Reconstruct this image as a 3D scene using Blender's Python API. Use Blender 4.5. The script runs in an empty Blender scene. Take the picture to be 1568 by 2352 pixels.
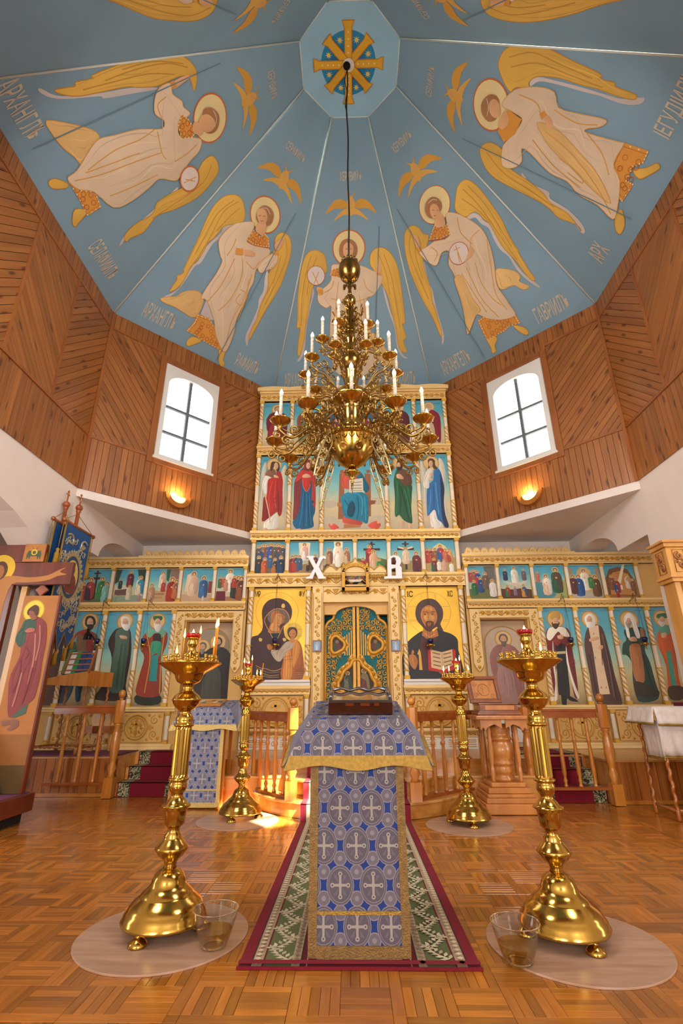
import bpy, math, random
from mathutils import Vector, Matrix
from math import sin, cos, pi, radians, sqrt
random.seed(7)
SC = bpy.context.scene
COL = SC.collection

# ------------------------------------------------------------------ camera
cam_d = bpy.data.cameras.new('camera'); cam = bpy.data.objects.new('camera', cam_d); COL.objects.link(cam)
_R = ((0.99977, 0.0209633, -0.0045207), (0.0117048, -0.3567795, 0.9341153), (-0.0179693, 0.9339534, 0.3569428))
_m = Matrix(((_R[0][0], _R[1][0], -_R[2][0]), (_R[0][1], _R[1][1], -_R[2][1]), (_R[0][2], _R[1][2], -_R[2][2]))).to_4x4()
_m.translation = (-0.0675, 0.0, 1.1)
cam.matrix_world = _m
cam_d.sensor_fit = 'HORIZONTAL'; cam_d.sensor_width = 24.0; cam_d.lens = 24.0 * 1135.9 / 1568.0
cam_d.clip_start = 0.02; cam_d.clip_end = 200
SC.camera = cam

# ------------------------------------------------------------------ sky, sun, daylight, exposure
W = bpy.data.worlds.new('sky'); SC.world = W; W.use_nodes = True
bg = W.node_tree.nodes['Background']; bg.inputs[0].default_value = (0.86, 0.93, 1.0, 1); bg.inputs[1].default_value = 4.0
def sun(name, to_sun, energy, col, ang):
    l = bpy.data.lights.new(name, 'SUN'); l.energy = energy; l.color = col; l.angle = radians(ang)
    o = bpy.data.objects.new(name, l); COL.objects.link(o); o.location = (8, -8, 12)
    o.rotation_euler = Vector(to_sun).to_track_quat('Z', 'Y').to_euler()
def area(name, loc, aim, sx, sy, power, col=(1, 0.95, 0.89)):
    l = bpy.data.lights.new(name, 'AREA'); l.shape = 'RECTANGLE'; l.size = sx; l.size_y = sy; l.energy = power; l.color = col
    o = bpy.data.objects.new(name, l); COL.objects.link(o); o.location = loc
    o.rotation_euler = (Vector(loc) - Vector(aim)).to_track_quat('Z', 'Y').to_euler()
    return o
sun('sun', (3.47, -4.03, 5.12), 48.0, (1.0, 0.88, 0.68), 0.7)
# daylight entering through the rear drum windows and the nave windows behind the camera
area('daylight_drum_window', (2.45, 1.99, 5.45), (-1.6, 7.6, 3.4), 1.0, 1.7, 88)
area('daylight_drum_window', (-2.45, 1.99, 5.45), (1.6, 7.6, 3.4), 1.0, 1.7, 88)
area('daylight_nave_window', (-2.2, -3.9, 2.2), (-0.8, 7.0, 2.3), 1.6, 2.2, 105)
area('daylight_nave_window', (2.2, -3.9, 2.2), (0.8, 7.0, 2.3), 1.6, 2.2, 105)
area('daylight_aisle_window', (6.35, 2.2, 2.0), (0.0, 4.6, 0.9), 2.0, 2.0, 40)
area('daylight_aisle_window', (-6.35, 2.2, 2.0), (0.0, 4.6, 0.9), 2.0, 2.0, 40)
VS = SC.view_settings
VS.view_transform = 'Standard'; VS.look = 'None'; VS.exposure = 0.36; VS.gamma = 1.0; VS.use_curve_mapping = False

SC.cycles.diffuse_bounces = 3; SC.cycles.max_bounces = 8; SC.cycles.caustics_reflective = False; SC.cycles.caustics_refractive = False

# ------------------------------------------------------------------ colour and material helpers
def hx(c):
    if not isinstance(c, str): return c
    c = c.lstrip('#'); v = [int(c[i:i+2], 16) / 255 for i in (0, 2, 4)]
    return tuple((x / 12.92 if x <= 0.04045 else ((x + 0.055) / 1.055) ** 2.4) for x in v)
MATS = {}
def _new(name):
    m = bpy.data.materials.new(name); m.use_nodes = True
    nt = m.node_tree; b = nt.nodes['Principled BSDF']; MATS[name] = m
    return m, nt, b
def _n(nt, t, **kw):
    n = nt.nodes.new(t)
    for k, v in kw.items(): setattr(n, k, v)
    return n
def mat(name, col, rough=0.5, metal=0.0, var=0.0, vscale=6.0, bump=0.0, bscale=40.0, coat=0.0, emit=None, es=0.0, trans=0.0, alpha=1.0, ior=1.45):
    m, nt, b = _new(name); col = hx(col)
    b.inputs['Base Color'].default_value = (*col, 1); b.inputs['Roughness'].default_value = rough; b.inputs['Metallic'].default_value = metal
    b.inputs['Coat Weight'].default_value = coat; b.inputs['Coat Roughness'].default_value = 0.12
    b.inputs['Transmission Weight'].default_value = trans; b.inputs['IOR'].default_value = ior; b.inputs['Alpha'].default_value = alpha
    if emit: b.inputs['Emission Color'].default_value = (*hx(emit), 1); b.inputs['Emission Strength'].default_value = es
    if var or bump:
        tc = _n(nt, 'ShaderNodeTexCoord')
    if var:
        no = _n(nt, 'ShaderNodeTexNoise'); no.inputs['Scale'].default_value = vscale; no.inputs['Detail'].default_value = 4
        nt.links.new(tc.outputs['Object'], no.inputs['Vector'])
        r = _n(nt, 'ShaderNodeValToRGB'); r.color_ramp.elements[0].position = 0.3; r.color_ramp.elements[1].position = 0.7
        r.color_ramp.elements[0].color = (*[max(0, c * (1 - var)) for c in col], 1); r.color_ramp.elements[1].color = (*[min(1, c * (1 + var)) for c in col], 1)
        nt.links.new(no.outputs['Fac'], r.inputs['Fac']); nt.links.new(r.outputs['Color'], b.inputs['Base Color'])
    if bump:
        n2 = _n(nt, 'ShaderNodeTexNoise'); n2.inputs['Scale'].default_value = bscale; n2.inputs['Detail'].default_value = 3
        nt.links.new(tc.outputs['Object'], n2.inputs['Vector'])
        bp = _n(nt, 'ShaderNodeBump'); bp.inputs['Strength'].default_value = bump; bp.inputs['Distance'].default_value = 0.01
        nt.links.new(n2.outputs['Fac'], bp.inputs['Height']); nt.links.new(bp.outputs['Normal'], b.inputs['Normal'])
    return m
def wood(name, c1, c2, rough=0.35, coat=0.3, mode='uv', grain=(1.6, 38, 1), rnd='attr', rv=0.35, knots=0.0):
    """boards: uv = (along, across); a per-piece random number shifts the tone"""
    m, nt, b = _new(name); c1 = hx(c1); c2 = hx(c2); L = nt.links.new
    tc = _n(nt, 'ShaderNodeTexCoord'); mp = _n(nt, 'ShaderNodeMapping'); mp.inputs['Scale'].default_value = grain
    L(tc.outputs['UV' if mode == 'uv' else 'Object'], mp.inputs['Vector'])
    oi = _n(nt, 'ShaderNodeObjectInfo')
    geo = _n(nt, 'ShaderNodeNewGeometry')
    rs = geo.outputs['Random Per Island'] if rnd == 'island' else oi.outputs['Random']
    no = _n(nt, 'ShaderNodeTexNoise', noise_dimensions='4D'); no.inputs['Scale'].default_value = 1.0; no.inputs['Detail'].default_value = 5; no.inputs['Distortion'].default_value = 0.4
    ml = _n(nt, 'ShaderNodeMath', operation='MULTIPLY'); ml.inputs[1].default_value = 57.0; L(rs, ml.inputs[0]); L(ml.outputs[0], no.inputs['W'])
    L(mp.outputs['Vector'], no.inputs['Vector'])
    r = _n(nt, 'ShaderNodeValToRGB'); r.color_ramp.elements[0].position = 0.32; r.color_ramp.elements[1].position = 0.68
    r.color_ramp.elements[0].color = (*c1, 1); r.color_ramp.elements[1].color = (*c2, 1); L(no.outputs['Fac'], r.inputs['Fac'])
    hs = _n(nt, 'ShaderNodeHueSaturation'); mr = _n(nt, 'ShaderNodeMapRange'); mr.inputs['To Min'].default_value = 1 - rv; mr.inputs['To Max'].default_value = 1 + rv * 0.8
    L(rs, mr.inputs['Value']); L(mr.outputs['Result'], hs.inputs['Value']); L(r.outputs['Color'], hs.inputs['Color'])
    out = hs.outputs['Color']
    if knots:
        vo = _n(nt, 'ShaderNodeTexVoronoi', voronoi_dimensions='2D'); vo.inputs['Scale'].default_value = 1.0; ad = _n(nt, 'ShaderNodeVectorMath', operation='ADD')
        m2 = _n(nt, 'ShaderNodeMapping'); m2.inputs['Scale'].default_value = (1.5, 5.0, 1); L(tc.outputs['UV' if mode == 'uv' else 'Object'], m2.inputs['Vector']); L(m2.outputs['Vector'], ad.inputs[0]); L(ml.outputs[0], ad.inputs[1]); L(ad.outputs[0], vo.inputs['Vector'])
        kr = _n(nt, 'ShaderNodeValToRGB'); kr.color_ramp.elements[0].position = 0.05; kr.color_ramp.elements[1].position = 0.12
        kr.color_ramp.elements[0].color = (knots, knots, knots, 1); kr.color_ramp.elements[1].color = (0, 0, 0, 1); L(vo.outputs['Distance'], kr.inputs['Fac'])
        mx = _n(nt, 'ShaderNodeMix', data_type='RGBA'); L(kr.outputs['Color'], mx.inputs['Factor']); L(out, mx.inputs['A']); mx.inputs['B'].default_value = (c1[0] * .28, c1[1] * .22, c1[2] * .2, 1)
        out = mx.outputs['Result']
    L(out, b.inputs['Base Color'])
    b.inputs['Roughness'].default_value = rough; b.inputs['Coat Weight'].default_value = coat; b.inputs['Coat Roughness'].default_value = 0.15
    bp = _n(nt, 'ShaderNodeBump'); bp.inputs['Strength'].default_value = 0.12; bp.inputs['Distance'].default_value = 0.003
    L(no.outputs['Fac'], bp.inputs['Height']); L(bp.outputs['Normal'], b.inputs['Normal'])
    return m
def painted(name, rough=0.6, var=0.08, vscale=14.0, metal=0.0, coat=0.0):
    """flat pigment colours carried by the mesh, with a little brushy unevenness"""
    m, nt, b = _new(name); L = nt.links.new
    at = _n(nt, 'ShaderNodeVertexColor', layer_name='Col')
    tc = _n(nt, 'ShaderNodeTexCoord'); no = _n(nt, 'ShaderNodeTexNoise'); no.inputs['Scale'].default_value = vscale; no.inputs['Detail'].default_value = 5
    L(tc.outputs['Object'], no.inputs['Vector'])
    mr = _n(nt, 'ShaderNodeMapRange'); mr.inputs['From Min'].default_value = 0.3; mr.inputs['From Max'].default_value = 0.7; mr.inputs['To Min'].default_value = 1 - var; mr.inputs['To Max'].default_value = 1 + var
    L(no.outputs['Fac'], mr.inputs['Value'])
    hs = _n(nt, 'ShaderNodeHueSaturation'); L(at.outputs['Color'], hs.inputs['Color']); L(mr.outputs['Result'], hs.inputs['Value'])
    L(hs.outputs['Color'], b.inputs['Base Color']); b.inputs['Roughness'].default_value = rough; b.inputs['Metallic'].default_value = metal; b.inputs['Coat Weight'].default_value = coat
    return m

# ------------------------------------------------------------------ mesh helpers
class Fr:
    """a flat frame in the room: a along u, b along v, c out of the surface"""
    def __init__(s, o, u, v):
        s.o = Vector(o); s.u = Vector(u).normalized(); s.v = Vector(v).normalized(); s.n = s.u.cross(s.v).normalized()
    def p(s, a, b, c=0.0): return s.o + s.u * a + s.v * b + s.n * c
    def off(s, a, b, c=0.0): return Fr(s.p(a, b, c), s.u, s.v)
FRONT = lambda x, y, z: Fr((x, y, z), (1, 0, 0), (0, 0, 1))
FLAT = lambda x, y, z: Fr((x, y, z), (1, 0, 0), (0, 1, 0))
def catmull(pts, k=3, closed=True):
    n = len(pts); out = []
    rng = range(n if closed else n - 1)
    for i in rng:
        if closed: p0, p1, p2, p3 = pts[i-1], pts[i], pts[(i+1) % n], pts[(i+2) % n]
        else: p0, p1, p2, p3 = pts[max(0, i-1)], pts[i], pts[i+1], pts[min(n-1, i+2)]
        for j in range(k):
            t = j / k; t2 = t * t; t3 = t2 * t
            out.append(tuple(0.5 * ((2*b) + (c-a)*t + (2*a-5*b+4*c-d)*t2 + (3*b-a-3*c+d)*t3) for a, b, c, d in zip(p0, p1, p2, p3)))
    if not closed: out.append(tuple(pts[-1]))
    return out
def wm(o):
    if o.parent: return wm(o.parent) @ o.matrix_parent_inverse @ o.matrix_basis
    return o.matrix_basis.copy()
def put(o, parent=None, label=None, cat=None, group=None, kind=None, local=False):
    COL.objects.link(o)
    if parent is not None:
        o.parent = parent
        if not local: o.matrix_parent_inverse = wm(parent).inverted()
    return tag(o, label, cat, group, kind)
def tag(o, label=None, cat=None, group=None, kind=None):
    if label: o['label'] = label
    if cat: o['category'] = cat
    if group: o['group'] = group
    if kind: o['kind'] = kind
    return o
def thing(name, label, cat, loc=(0, 0, 0), rz=0.0, group=None, kind=None):
    e = bpy.data.objects.new(name, None); e.empty_display_size = 0.1; e.location = loc; e.rotation_euler = (0, 0, rz)
    return put(e, None, label, cat, group, kind)
def copy_tree(o, parent=None):
    c = o.copy(); COL.objects.link(c)
    if parent is not None: c.parent = parent; c.matrix_parent_inverse = o.matrix_parent_inverse.copy()
    for ch in [x for x in KIDS.get(o.name, [])]: copy_tree(ch, c)
    return c
KIDS = {}
class MB:
    def __init__(s): s.v = []; s.f = []; s.c = []; s.uv = {}; s.sm = []
    def face(s, idx, col=None, uv=None, smooth=False):
        s.f.append(tuple(idx)); s.c.append(col); s.sm.append(smooth)
        if uv: s.uv[len(s.f) - 1] = uv
    def add(s, vs):
        b = len(s.v); s.v += [tuple(x) for x in vs]; return b
    def prism(s, fr, pts, n0, n1, col=None, uvang=None, caps=True):
        k = len(pts); b = s.add([fr.p(a, c, n0) for a, c in pts] + [fr.p(a, c, n1) for a, c in pts])
        top = list(range(b + k, b + 2 * k)); uv = None
        if uvang is not None:
            ca, sa = cos(uvang), sin(uvang); uv = [(a * ca + c * sa, -a * sa + c * ca) for a, c in pts]
        s.face(top, col, uv)
        if caps: s.face(list(range(b + k - 1, b - 1, -1)), col)
        for i in range(k):
            j = (i + 1) % k; s.face((b + i, b + j, b + k + j, b + k + i), col, [uv[i], uv[j], uv[j], uv[i]] if uv else None)
        return s
    def boxf(s, fr, a0, a1, b0, b1, n0, n1, col=None, uvang=None): return s.prism(fr, [(a0, b0), (a1, b0), (a1, b1), (a0, b1)], n0, n1, col, uvang)
    def box(s, cx, cy, z0, sx, sy, sz, rz=0.0, col=None):
        fr = Fr((cx, cy, z0), (cos(rz), sin(rz), 0), (-sin(rz), cos(rz), 0)); return s.boxf(fr, -sx/2, sx/2, -sy/2, sy/2, 0, sz, col)
    def lathe(s, prof, c=(0, 0, 0), seg=24, col=None, smooth=True, cap=True, ax=None, a0=0.0, a1=2*pi, rfun=None):
        """prof = (radius, height) from bottom to top"""
        ax = ax or Fr(c, (1, 0, 0), (0, 1, 0)); full = abs(a1 - a0 - 2 * pi) < 1e-6; m = seg if full else seg + 1; rings = []
        for r, z in prof:
            ring = []
            for i in range(m):
                t = a0 + (a1 - a0) * i / seg; q = r * (rfun(t, z) if rfun else 1)
                ring.append(ax.p(q * cos(t), q * sin(t), z))
            rings.append(s.add(ring))
        for k in range(len(prof) - 1):
            for i in range(seg):
                j = (i + 1) % m; cc = col(k) if callable(col) else col
                s.face((rings[k] + i, rings[k] + j, rings[k+1] + j, rings[k+1] + i), cc, None, smooth)
        if cap and full:
            cc = col(0) if callable(col) else col
            if prof[0][0] > 1e-5: s.face([rings[0] + i for i in range(m - 1, -1, -1)], cc)
            if prof[-1][0] > 1e-5: s.face([rings[-1] + i for i in range(m)], cc)
        return s
    def ball(s, c, r, seg=10, col=None, rz=None):
        k = max(4, seg // 2); return s.lathe([(max(1e-4, r * sin(pi * i / k)), -(rz or r) * cos(pi * i / k)) for i in range(k + 1)], c, seg, col)
    def tube(s, pts, r, seg=8, col=None, closed=False, flat=1.0, smooth=True):
        P = [Vector(p) for p in pts]; n = len(P); rings = []; up = None
        for i in range(n):
            if closed: t = P[(i+1) % n] - P[i-1]
            else: t = P[min(n-1, i+1)] - P[max(0, i-1)]
            t = t.normalized() if t.length > 1e-9 else Vector((0, 0, 1))
            if up is None:
                up = Vector((0, 0, 1)) if abs(t.z) < 0.9 else Vector((1, 0, 0))
            side = t.cross(up)
            if side.length < 1e-6: side = t.cross(Vector((0, 1, 0)))
            side.normalize(); up = side.cross(t).normalized()
            q = r[i] if isinstance(r, (list, tuple)) else r
            rings.append(s.add([P[i] + side * (q * cos(2*pi*k/seg)) + up * (q * flat * sin(2*pi*k/seg)) for k in range(seg)]))
        for i in range(n if closed else n - 1):
            a, b = rings[i], rings[(i+1) % n]
            for k in range(seg): s.face((a + k, a + (k+1) % seg, b + (k+1) % seg, b + k), col, None, smooth)
        if not closed:
            s.face([rings[0] + k for k in range(seg - 1, -1, -1)], col); s.face([rings[-1] + k for k in range(seg)], col)
        return s
    def sweep(s, fr_list, prof, col=None):
        """prof points (c out, b up) carried along stations given as functions p(out, up)"""
        rings = [s.add([st(o, h) for o, h in prof]) for st in fr_list]; k = len(prof)
        for i in range(len(rings) - 1):
            for j in range(k):
                s.face((rings[i] + j, rings[i] + (j+1) % k, rings[i+1] + (j+1) % k, rings[i+1] + j), col)
        s.face([rings[0] + j for j in range(k)], col); s.face([rings[-1] + j for j in range(k - 1, -1, -1)], col)
        return s
    def mesh(s, name):
        me = bpy.data.meshes.new(name); me.from_pydata(s.v, [], s.f); 
        if any(s.sm): me.polygons.foreach_set('use_smooth', s.sm)
        if any(c is not None for c in s.c):
            at = me.color_attributes.new('Col', 'FLOAT_COLOR', 'CORNER'); data = []
            for p, c in zip(me.polygons, s.c):
                if isinstance(c, list):
                    for q in c: data += [*hx(q), 1.0]
                else: data += [*(hx(c) if c is not None else (.5, .5, .5)), 1.0] * len(p.vertices)
            at.data.foreach_set('color', data)
        if s.uv:
            ul = me.uv_layers.new(name='UVMap')
            for fi, uv in s.uv.items():
                for li, q in zip(me.polygons[fi].loop_indices, uv): ul.data[li].uv = q
        me.validate(); return me
    def build(s, name, m, parent=None, label=None, cat=None, group=None, kind=None, local=False, bevel=0.0):
        me = s.mesh(name); me.materials.append(MATS[m] if isinstance(m, str) else m)
        return inst(name, me, parent, label, cat, group, kind, local, bevel)
def inst(name, me, parent=None, label=None, cat=None, group=None, kind=None, local=False, bevel=0.0):
    o = bpy.data.objects.new(name, me); put(o, parent, label, cat, group, kind, local)
    if parent is not None: KIDS.setdefault(parent.name, []).append(o)
    if bevel:
        b = o.modifiers.new('bevel', 'BEVEL'); b.width = bevel; b.segments = 2; b.limit_method = 'ANGLE'; b.angle_limit = radians(40)
    return o
class Paint(MB):
    """flat coloured shapes laid on a frame, each a hair above the last"""
    def __init__(s, fr, lift=0.002, step=0.0003): super().__init__(); s.fr = fr; s.z = lift; s.st = step; s.sh = 0.0
    def poly(s, pts, col, k=3, cols=None):
        if k > 1: pts = catmull(pts, k)
        s.z += s.st; b = s.add([s.fr.p(a, c, s.z) for a, c in pts])
        # keep faces pointing out of the wall
        ar = sum(pts[i][0] * pts[(i+1) % len(pts)][1] - pts[(i+1) % len(pts)][0] * pts[i][1] for i in range(len(pts)))
        idx = list(range(b, b + len(pts)))
        cols = col
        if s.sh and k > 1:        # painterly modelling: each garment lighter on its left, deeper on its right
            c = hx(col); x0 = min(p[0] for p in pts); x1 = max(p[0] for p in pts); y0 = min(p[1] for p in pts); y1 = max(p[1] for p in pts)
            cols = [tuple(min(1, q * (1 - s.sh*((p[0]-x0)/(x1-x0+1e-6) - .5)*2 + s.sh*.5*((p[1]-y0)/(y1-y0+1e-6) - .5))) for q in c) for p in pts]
        if ar < 0:
            idx.reverse()
            if isinstance(cols, list): cols.reverse()
        s.face(idx, cols); return s
    def folds(s, pts, col, n=4, w=.008, lo=.70, hi=1.22):
        """painted drapery lines running down a garment"""
        y0 = min(p[1] for p in pts); y1 = max(p[1] for p in pts); c = hx(col); m = len(pts)
        for j in range(n):
            f = (j + .6 + .25*sin(j*2.7 + y0*9)) / (n + .2); path = []
            t0 = .06 + .12*((j*7) % 3); t1 = .94 - .10*((j*5) % 4)
            for i in range(9):
                y = y0 + (y1 - y0)*(t0 + (t1 - t0)*i/8); xs = []
                for a, b in zip(pts, pts[1:] + pts[:1]):
                    if (a[1] - y)*(b[1] - y) < 0: xs.append(a[0] + (b[0] - a[0])*(y - a[1])/(b[1] - a[1]))
                xs.sort()
                if len(xs) < 2: continue
                g = max(zip(xs, xs[1:]), key=lambda q: q[1] - q[0]) if len(xs) == 2 else max([(xs[k], xs[k+1]) for k in range(0, len(xs) - 1, 2)], key=lambda q: q[1] - q[0])
                path.append((g[0] + (g[1] - g[0])*(f + .03*sin(i*1.3 + j)), y))
            if len(path) > 3: s.line(path, w, tuple(min(1, q*(lo if j % 2 == 0 else hi)) for q in c), 2, False, True)
        return s
    def rect(s, a0, a1, b0, b1, col): return s.poly([(a0, b0), (a1, b0), (a1, b1), (a0, b1)], col, 1)
    def grad(s, a0, a1, stops):
        """horizontal bands blending between (height, colour) stops"""
        s.z += s.st
        for (h0, c0), (h1, c1) in zip(stops, stops[1:]):
            b = s.add([s.fr.p(a0, h0, s.z), s.fr.p(a1, h0, s.z), s.fr.p(a1, h1, s.z), s.fr.p(a0, h1, s.z)]); s.face((b, b+1, b+2, b+3), [c0, c0, c1, c1])
        return s
    def circ(s, a, b, r, col, rb=None, n=24, rot=0.0):
        rb = rb or r; return s.poly([(a + r*cos(2*pi*i/n)*cos(rot) - rb*sin(2*pi*i/n)*sin(rot), b + r*cos(2*pi*i/n)*sin(rot) + rb*sin(2*pi*i/n)*cos(rot)) for i in range(n)], col, 1)
    def ring(s, a, b, r, w, col, rb=None, n=28):
        rb = rb or r; return s.line([(a + r*cos(2*pi*i/n), b + rb*sin(2*pi*i/n)) for i in range(n)], w, col, 1, True)
    def line(s, pts, w, col, k=3, closed=False, taper=False):
        if k > 1 and len(pts) > 2: pts = catmull(pts, k, closed)
        s.z += s.st; n = len(pts); L = []; R = []
        for i, (a, b) in enumerate(pts):
            p, q = (pts[i-1], pts[(i+1) % n]) if closed else (pts[max(0, i-1)], pts[min(n-1, i+1)])
            dx, dy = q[0]-p[0], q[1]-p[1]; l = math.hypot(dx, dy) or 1; h = w / 2 * (1 - 0.85 * abs(2*i/(n-1) - 1) if taper else 1)
            L.append(s.fr.p(a - dy/l*h, b + dx/l*h, s.z)); R.append(s.fr.p(a + dy/l*h, b - dx/l*h, s.z))
        l0 = s.add(L); r0 = s.add(R)
        for i in range(n if closed else n - 1):
            j = (i + 1) % n; s.face((r0+i, r0+j, l0+j, l0+i), col)
        return s
def text_mesh(name, body, fr, a, b, h, w, m, parent=None, lift=0.006, rot=0.0, extrude=0.0, align='CENTER', label=None):
    """lettering h tall, stretched to w wide, standing on a flat frame"""
    cu = bpy.data.curves.new(name, 'FONT'); cu.body = body; cu.align_x = align; cu.resolution_u = 2; cu.extrude = extrude; cu.offset = 0.012
    o = bpy.data.objects.new(name, cu); COL.objects.link(o)
    me = bpy.data.meshes.new_from_object(o.evaluated_get(bpy.context.evaluated_depsgraph_get())); bpy.data.objects.remove(o); bpy.data.curves.remove(cu)
    xs = [v.co.x for v in me.vertices]; ys = [v.co.y for v in me.vertices]
    x0, x1, y0, y1 = min(xs), max(xs), min(ys), max(ys); c, s_ = cos(rot), sin(rot)
    for v in me.vertices:
        q = (v.co.x - (x0+x1)/2) / (x1-x0) * w; t = (v.co.y - y0) / (y1-y0) * h; z = v.co.z
        v.co = fr.p(a + q*c - t*s_, b + q*s_ + t*c, lift + z)
    me.name = name; me.materials.clear(); me.materials.append(MATS[m])
    return inst(name, me, parent, label)
def clip(poly, a, b, c):
    """keep the side a*x+b*y<=c of a convex polygon"""
    out = []; n = len(poly)
    for i in range(n):
        p, q = poly[i], poly[(i+1) % n]; dp, dq = a*p[0]+b*p[1]-c, a*q[0]+b*q[1]-c
        if dp <= 1e-9: out.append(p)
        if (dp < -1e-9 and dq > 1e-9) or (dp > 1e-9 and dq < -1e-9):
            t = dp / (dp - dq); out.append((p[0]+(q[0]-p[0])*t, p[1]+(q[1]-p[1])*t))
    return out
def boards(name, fr, region, ang, width, m, parent, th=0.014, gap=0.0055, n0=0.0, start=0.0):
    """boards running at ang across a convex region, every board its own object"""
    ca, sa = cos(ang), sin(ang); ts = [-x*sa + y*ca for x, y in region]; t = min(ts) - start; k = 0
    while t < max(ts):
        p = clip(clip(region, -sa, ca, t + width - gap), sa, -ca, -t)
        if len(p) >= 3:
            ar = abs(sum(p[i][0]*p[(i+1) % len(p)][1] - p[(i+1) % len(p)][0]*p[i][1] for i in range(len(p))))
            if ar > 0.002:
                MB().prism(fr, p, n0, n0 + th, None, ang, False).build(name, m, parent); k += 1
        t += width
    return k

# ------------------------------------------------------------------ materials
wood('wall_pine', '#8e5222', '#a66a32', 0.42, 0.15, grain=(1.2, 18, 1), rv=0.17, knots=0.85)
wood('trim_pine', '#8c4c1e', '#a5632c', 0.4, 0.2, mode='obj', grain=(4, 4, 1.5), rv=0.08)
wood('solea_pine', '#8e4a18', '#b46c28', 0.36, 0.3, grain=(1.2, 26, 1), rv=0.18, knots=0.7)
wood('parquet', '#a05e1c', '#b57028', 0.22, 0.35, grain=(4, 34, 1), rv=0.36)
wood('parquet_far', '#a05e1c', '#b57028', 0.22, 0.35, grain=(4, 34, 1), rnd='island', rv=0.36)
wood('honey_wood', '#b5691f', '#d08a35', 0.28, 0.5, mode='obj', grain=(14, 14, 2), rv=0.06)
wood('step_wood', '#c07a2c', '#d99a4a', 0.26, 0.5, mode='obj', grain=(2, 14, 14), rv=0.05)
wood('carved_wood', '#b0692c', '#c9853f', 0.32, 0.4, mode='obj', grain=(10, 10, 2), rv=0.05)
wood('red_wood', '#5e2616', '#7a3420', 0.35, 0.3, mode='obj', grain=(10, 10, 2), rv=0.05)
wood('mat_laminate', '#a37e66', '#c29c84', 0.38, 0.15, mode='obj', grain=(3, 22, 1), rv=0.06)
mat('plaster', '#e9dcd2', 0.85, var=0.03, vscale=3, bump=0.08, bscale=90)
mat('ceiling_blue', '#7f9fb2', 0.8, var=0.07, vscale=0.9, bump=0.05, bscale=60)
mat('oculus_blue', '#93bfd6', 0.8, var=0.04, vscale=2)
mat('ridge_white', '#d9dcd2', 0.7)
mat('window_white', '#e6e2da', 0.5)
mat('window_bar', '#6d7274', 0.5)
mat('groove_dark', '#3a1c0c', 0.8)
mat('dark_void', '#20150d', 0.9)
mat('letter_pale', '#c9bda6', 0.7)
mat('brass', '#c8a24c', 0.17, 1.0, var=0.10, vscale=5)
mat('brass_old', '#9c7a3c', 0.26, 1.0, var=0.18, vscale=9)
mat('iron_dark', '#1c1714', 0.5, 0.6)
mat('gilt', '#cf9f48', 0.34, 0.75, var=0.10, vscale=9)
mat('cream', '#efcc8a', 0.5, var=0.03)
mat('cream_panel', '#dcae62', 0.5, var=0.05, vscale=5)
mat('gold_carving', '#cf9836', 0.4, 0.25, var=0.08, vscale=20)
mat('yellow_block', '#e3ac2c', 0.45, 0.2)
painted('paint', 0.6, 0.05, 9)
painted('mural', 0.78, 0.06, 2.5)
painted('icon_gloss', 0.5, 0.07, 14)
painted('cloth_print', 0.75, 0.05, 60)
mat('icon_gold', '#d0a134', 0.32, 0.5, var=0.10, vscale=3)
mat('letter_dark', '#5a4418', 0.6)
mat('glass', '#ffffff', 0.02, trans=1.0, ior=1.45)
mat('flame', '#ffd08a', 0.5, emit='#ffb04a', es=22)
mat('wax', '#e08a1a', 0.4, emit='#e07a10', es=0.12)
mat('bulb', '#f4f2ee', 0.25, emit='#fff4e4', es=0.25)
mat('candle_tube', '#ddd0bd', 0.4, var=0.06, vscale=60)

mat('door_beige', '#c4a684', 0.45, var=0.05)
mat('curtain_teal', '#0d5658', 0.8, var=0.25, vscale=9)
mat('door_teal', '#12666c', 0.7, var=0.15, vscale=12)
mat('letter_white', '#f2eef0', 0.5)
mat('blue_glass', '#0a1650', 0.08, coat=0.6)
mat('carpet_red', '#7d1024', 0.95, var=0.12, vscale=40, bump=0.4, bscale=400)
mat('rug_purple', '#7a4462', 0.95, var=0.2, vscale=30, bump=0.5, bscale=300)
painted('carpet_print', 0.95, 0.14, 160)
wood('deck_wood', '#b87a3a', '#d29a58', 0.3, 0.4, grain=(2, 26, 1), rv=0.1)
wood('tread_wood', '#c98a3e', '#e0aa60', 0.26, 0.5, mode='obj', grain=(2, 14, 14), rv=0.05)
wood('rail_wood', '#8a4216', '#a85a22', 0.26, 0.5, mode='obj', grain=(4, 14, 14), rv=0.05)
def floral():
    m, nt, b = _new('carpet_floral'); L = nt.links.new
    tc = _n(nt, 'ShaderNodeTexCoord'); no = _n(nt, 'ShaderNodeTexNoise'); no.inputs['Scale'].default_value = 26; no.inputs['Detail'].default_value = 2; no.inputs['Distortion'].default_value = 2.2
    L(tc.outputs['Object'], no.inputs['Vector']); r = _n(nt, 'ShaderNodeValToRGB'); e = r.color_ramp.elements; e[0].position = .42; e[0].color = (*hx('#22241a'), 1); e[1].position = .56; e[1].color = (*hx('#b9ab88'), 1); q = e.new(.48); q.color = (*hx('#4c5434'), 1)
    L(no.outputs['Fac'], r.inputs['Fac']); L(r.outputs['Color'], b.inputs['Base Color']); b.inputs['Roughness'].default_value = .95
floral()

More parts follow.
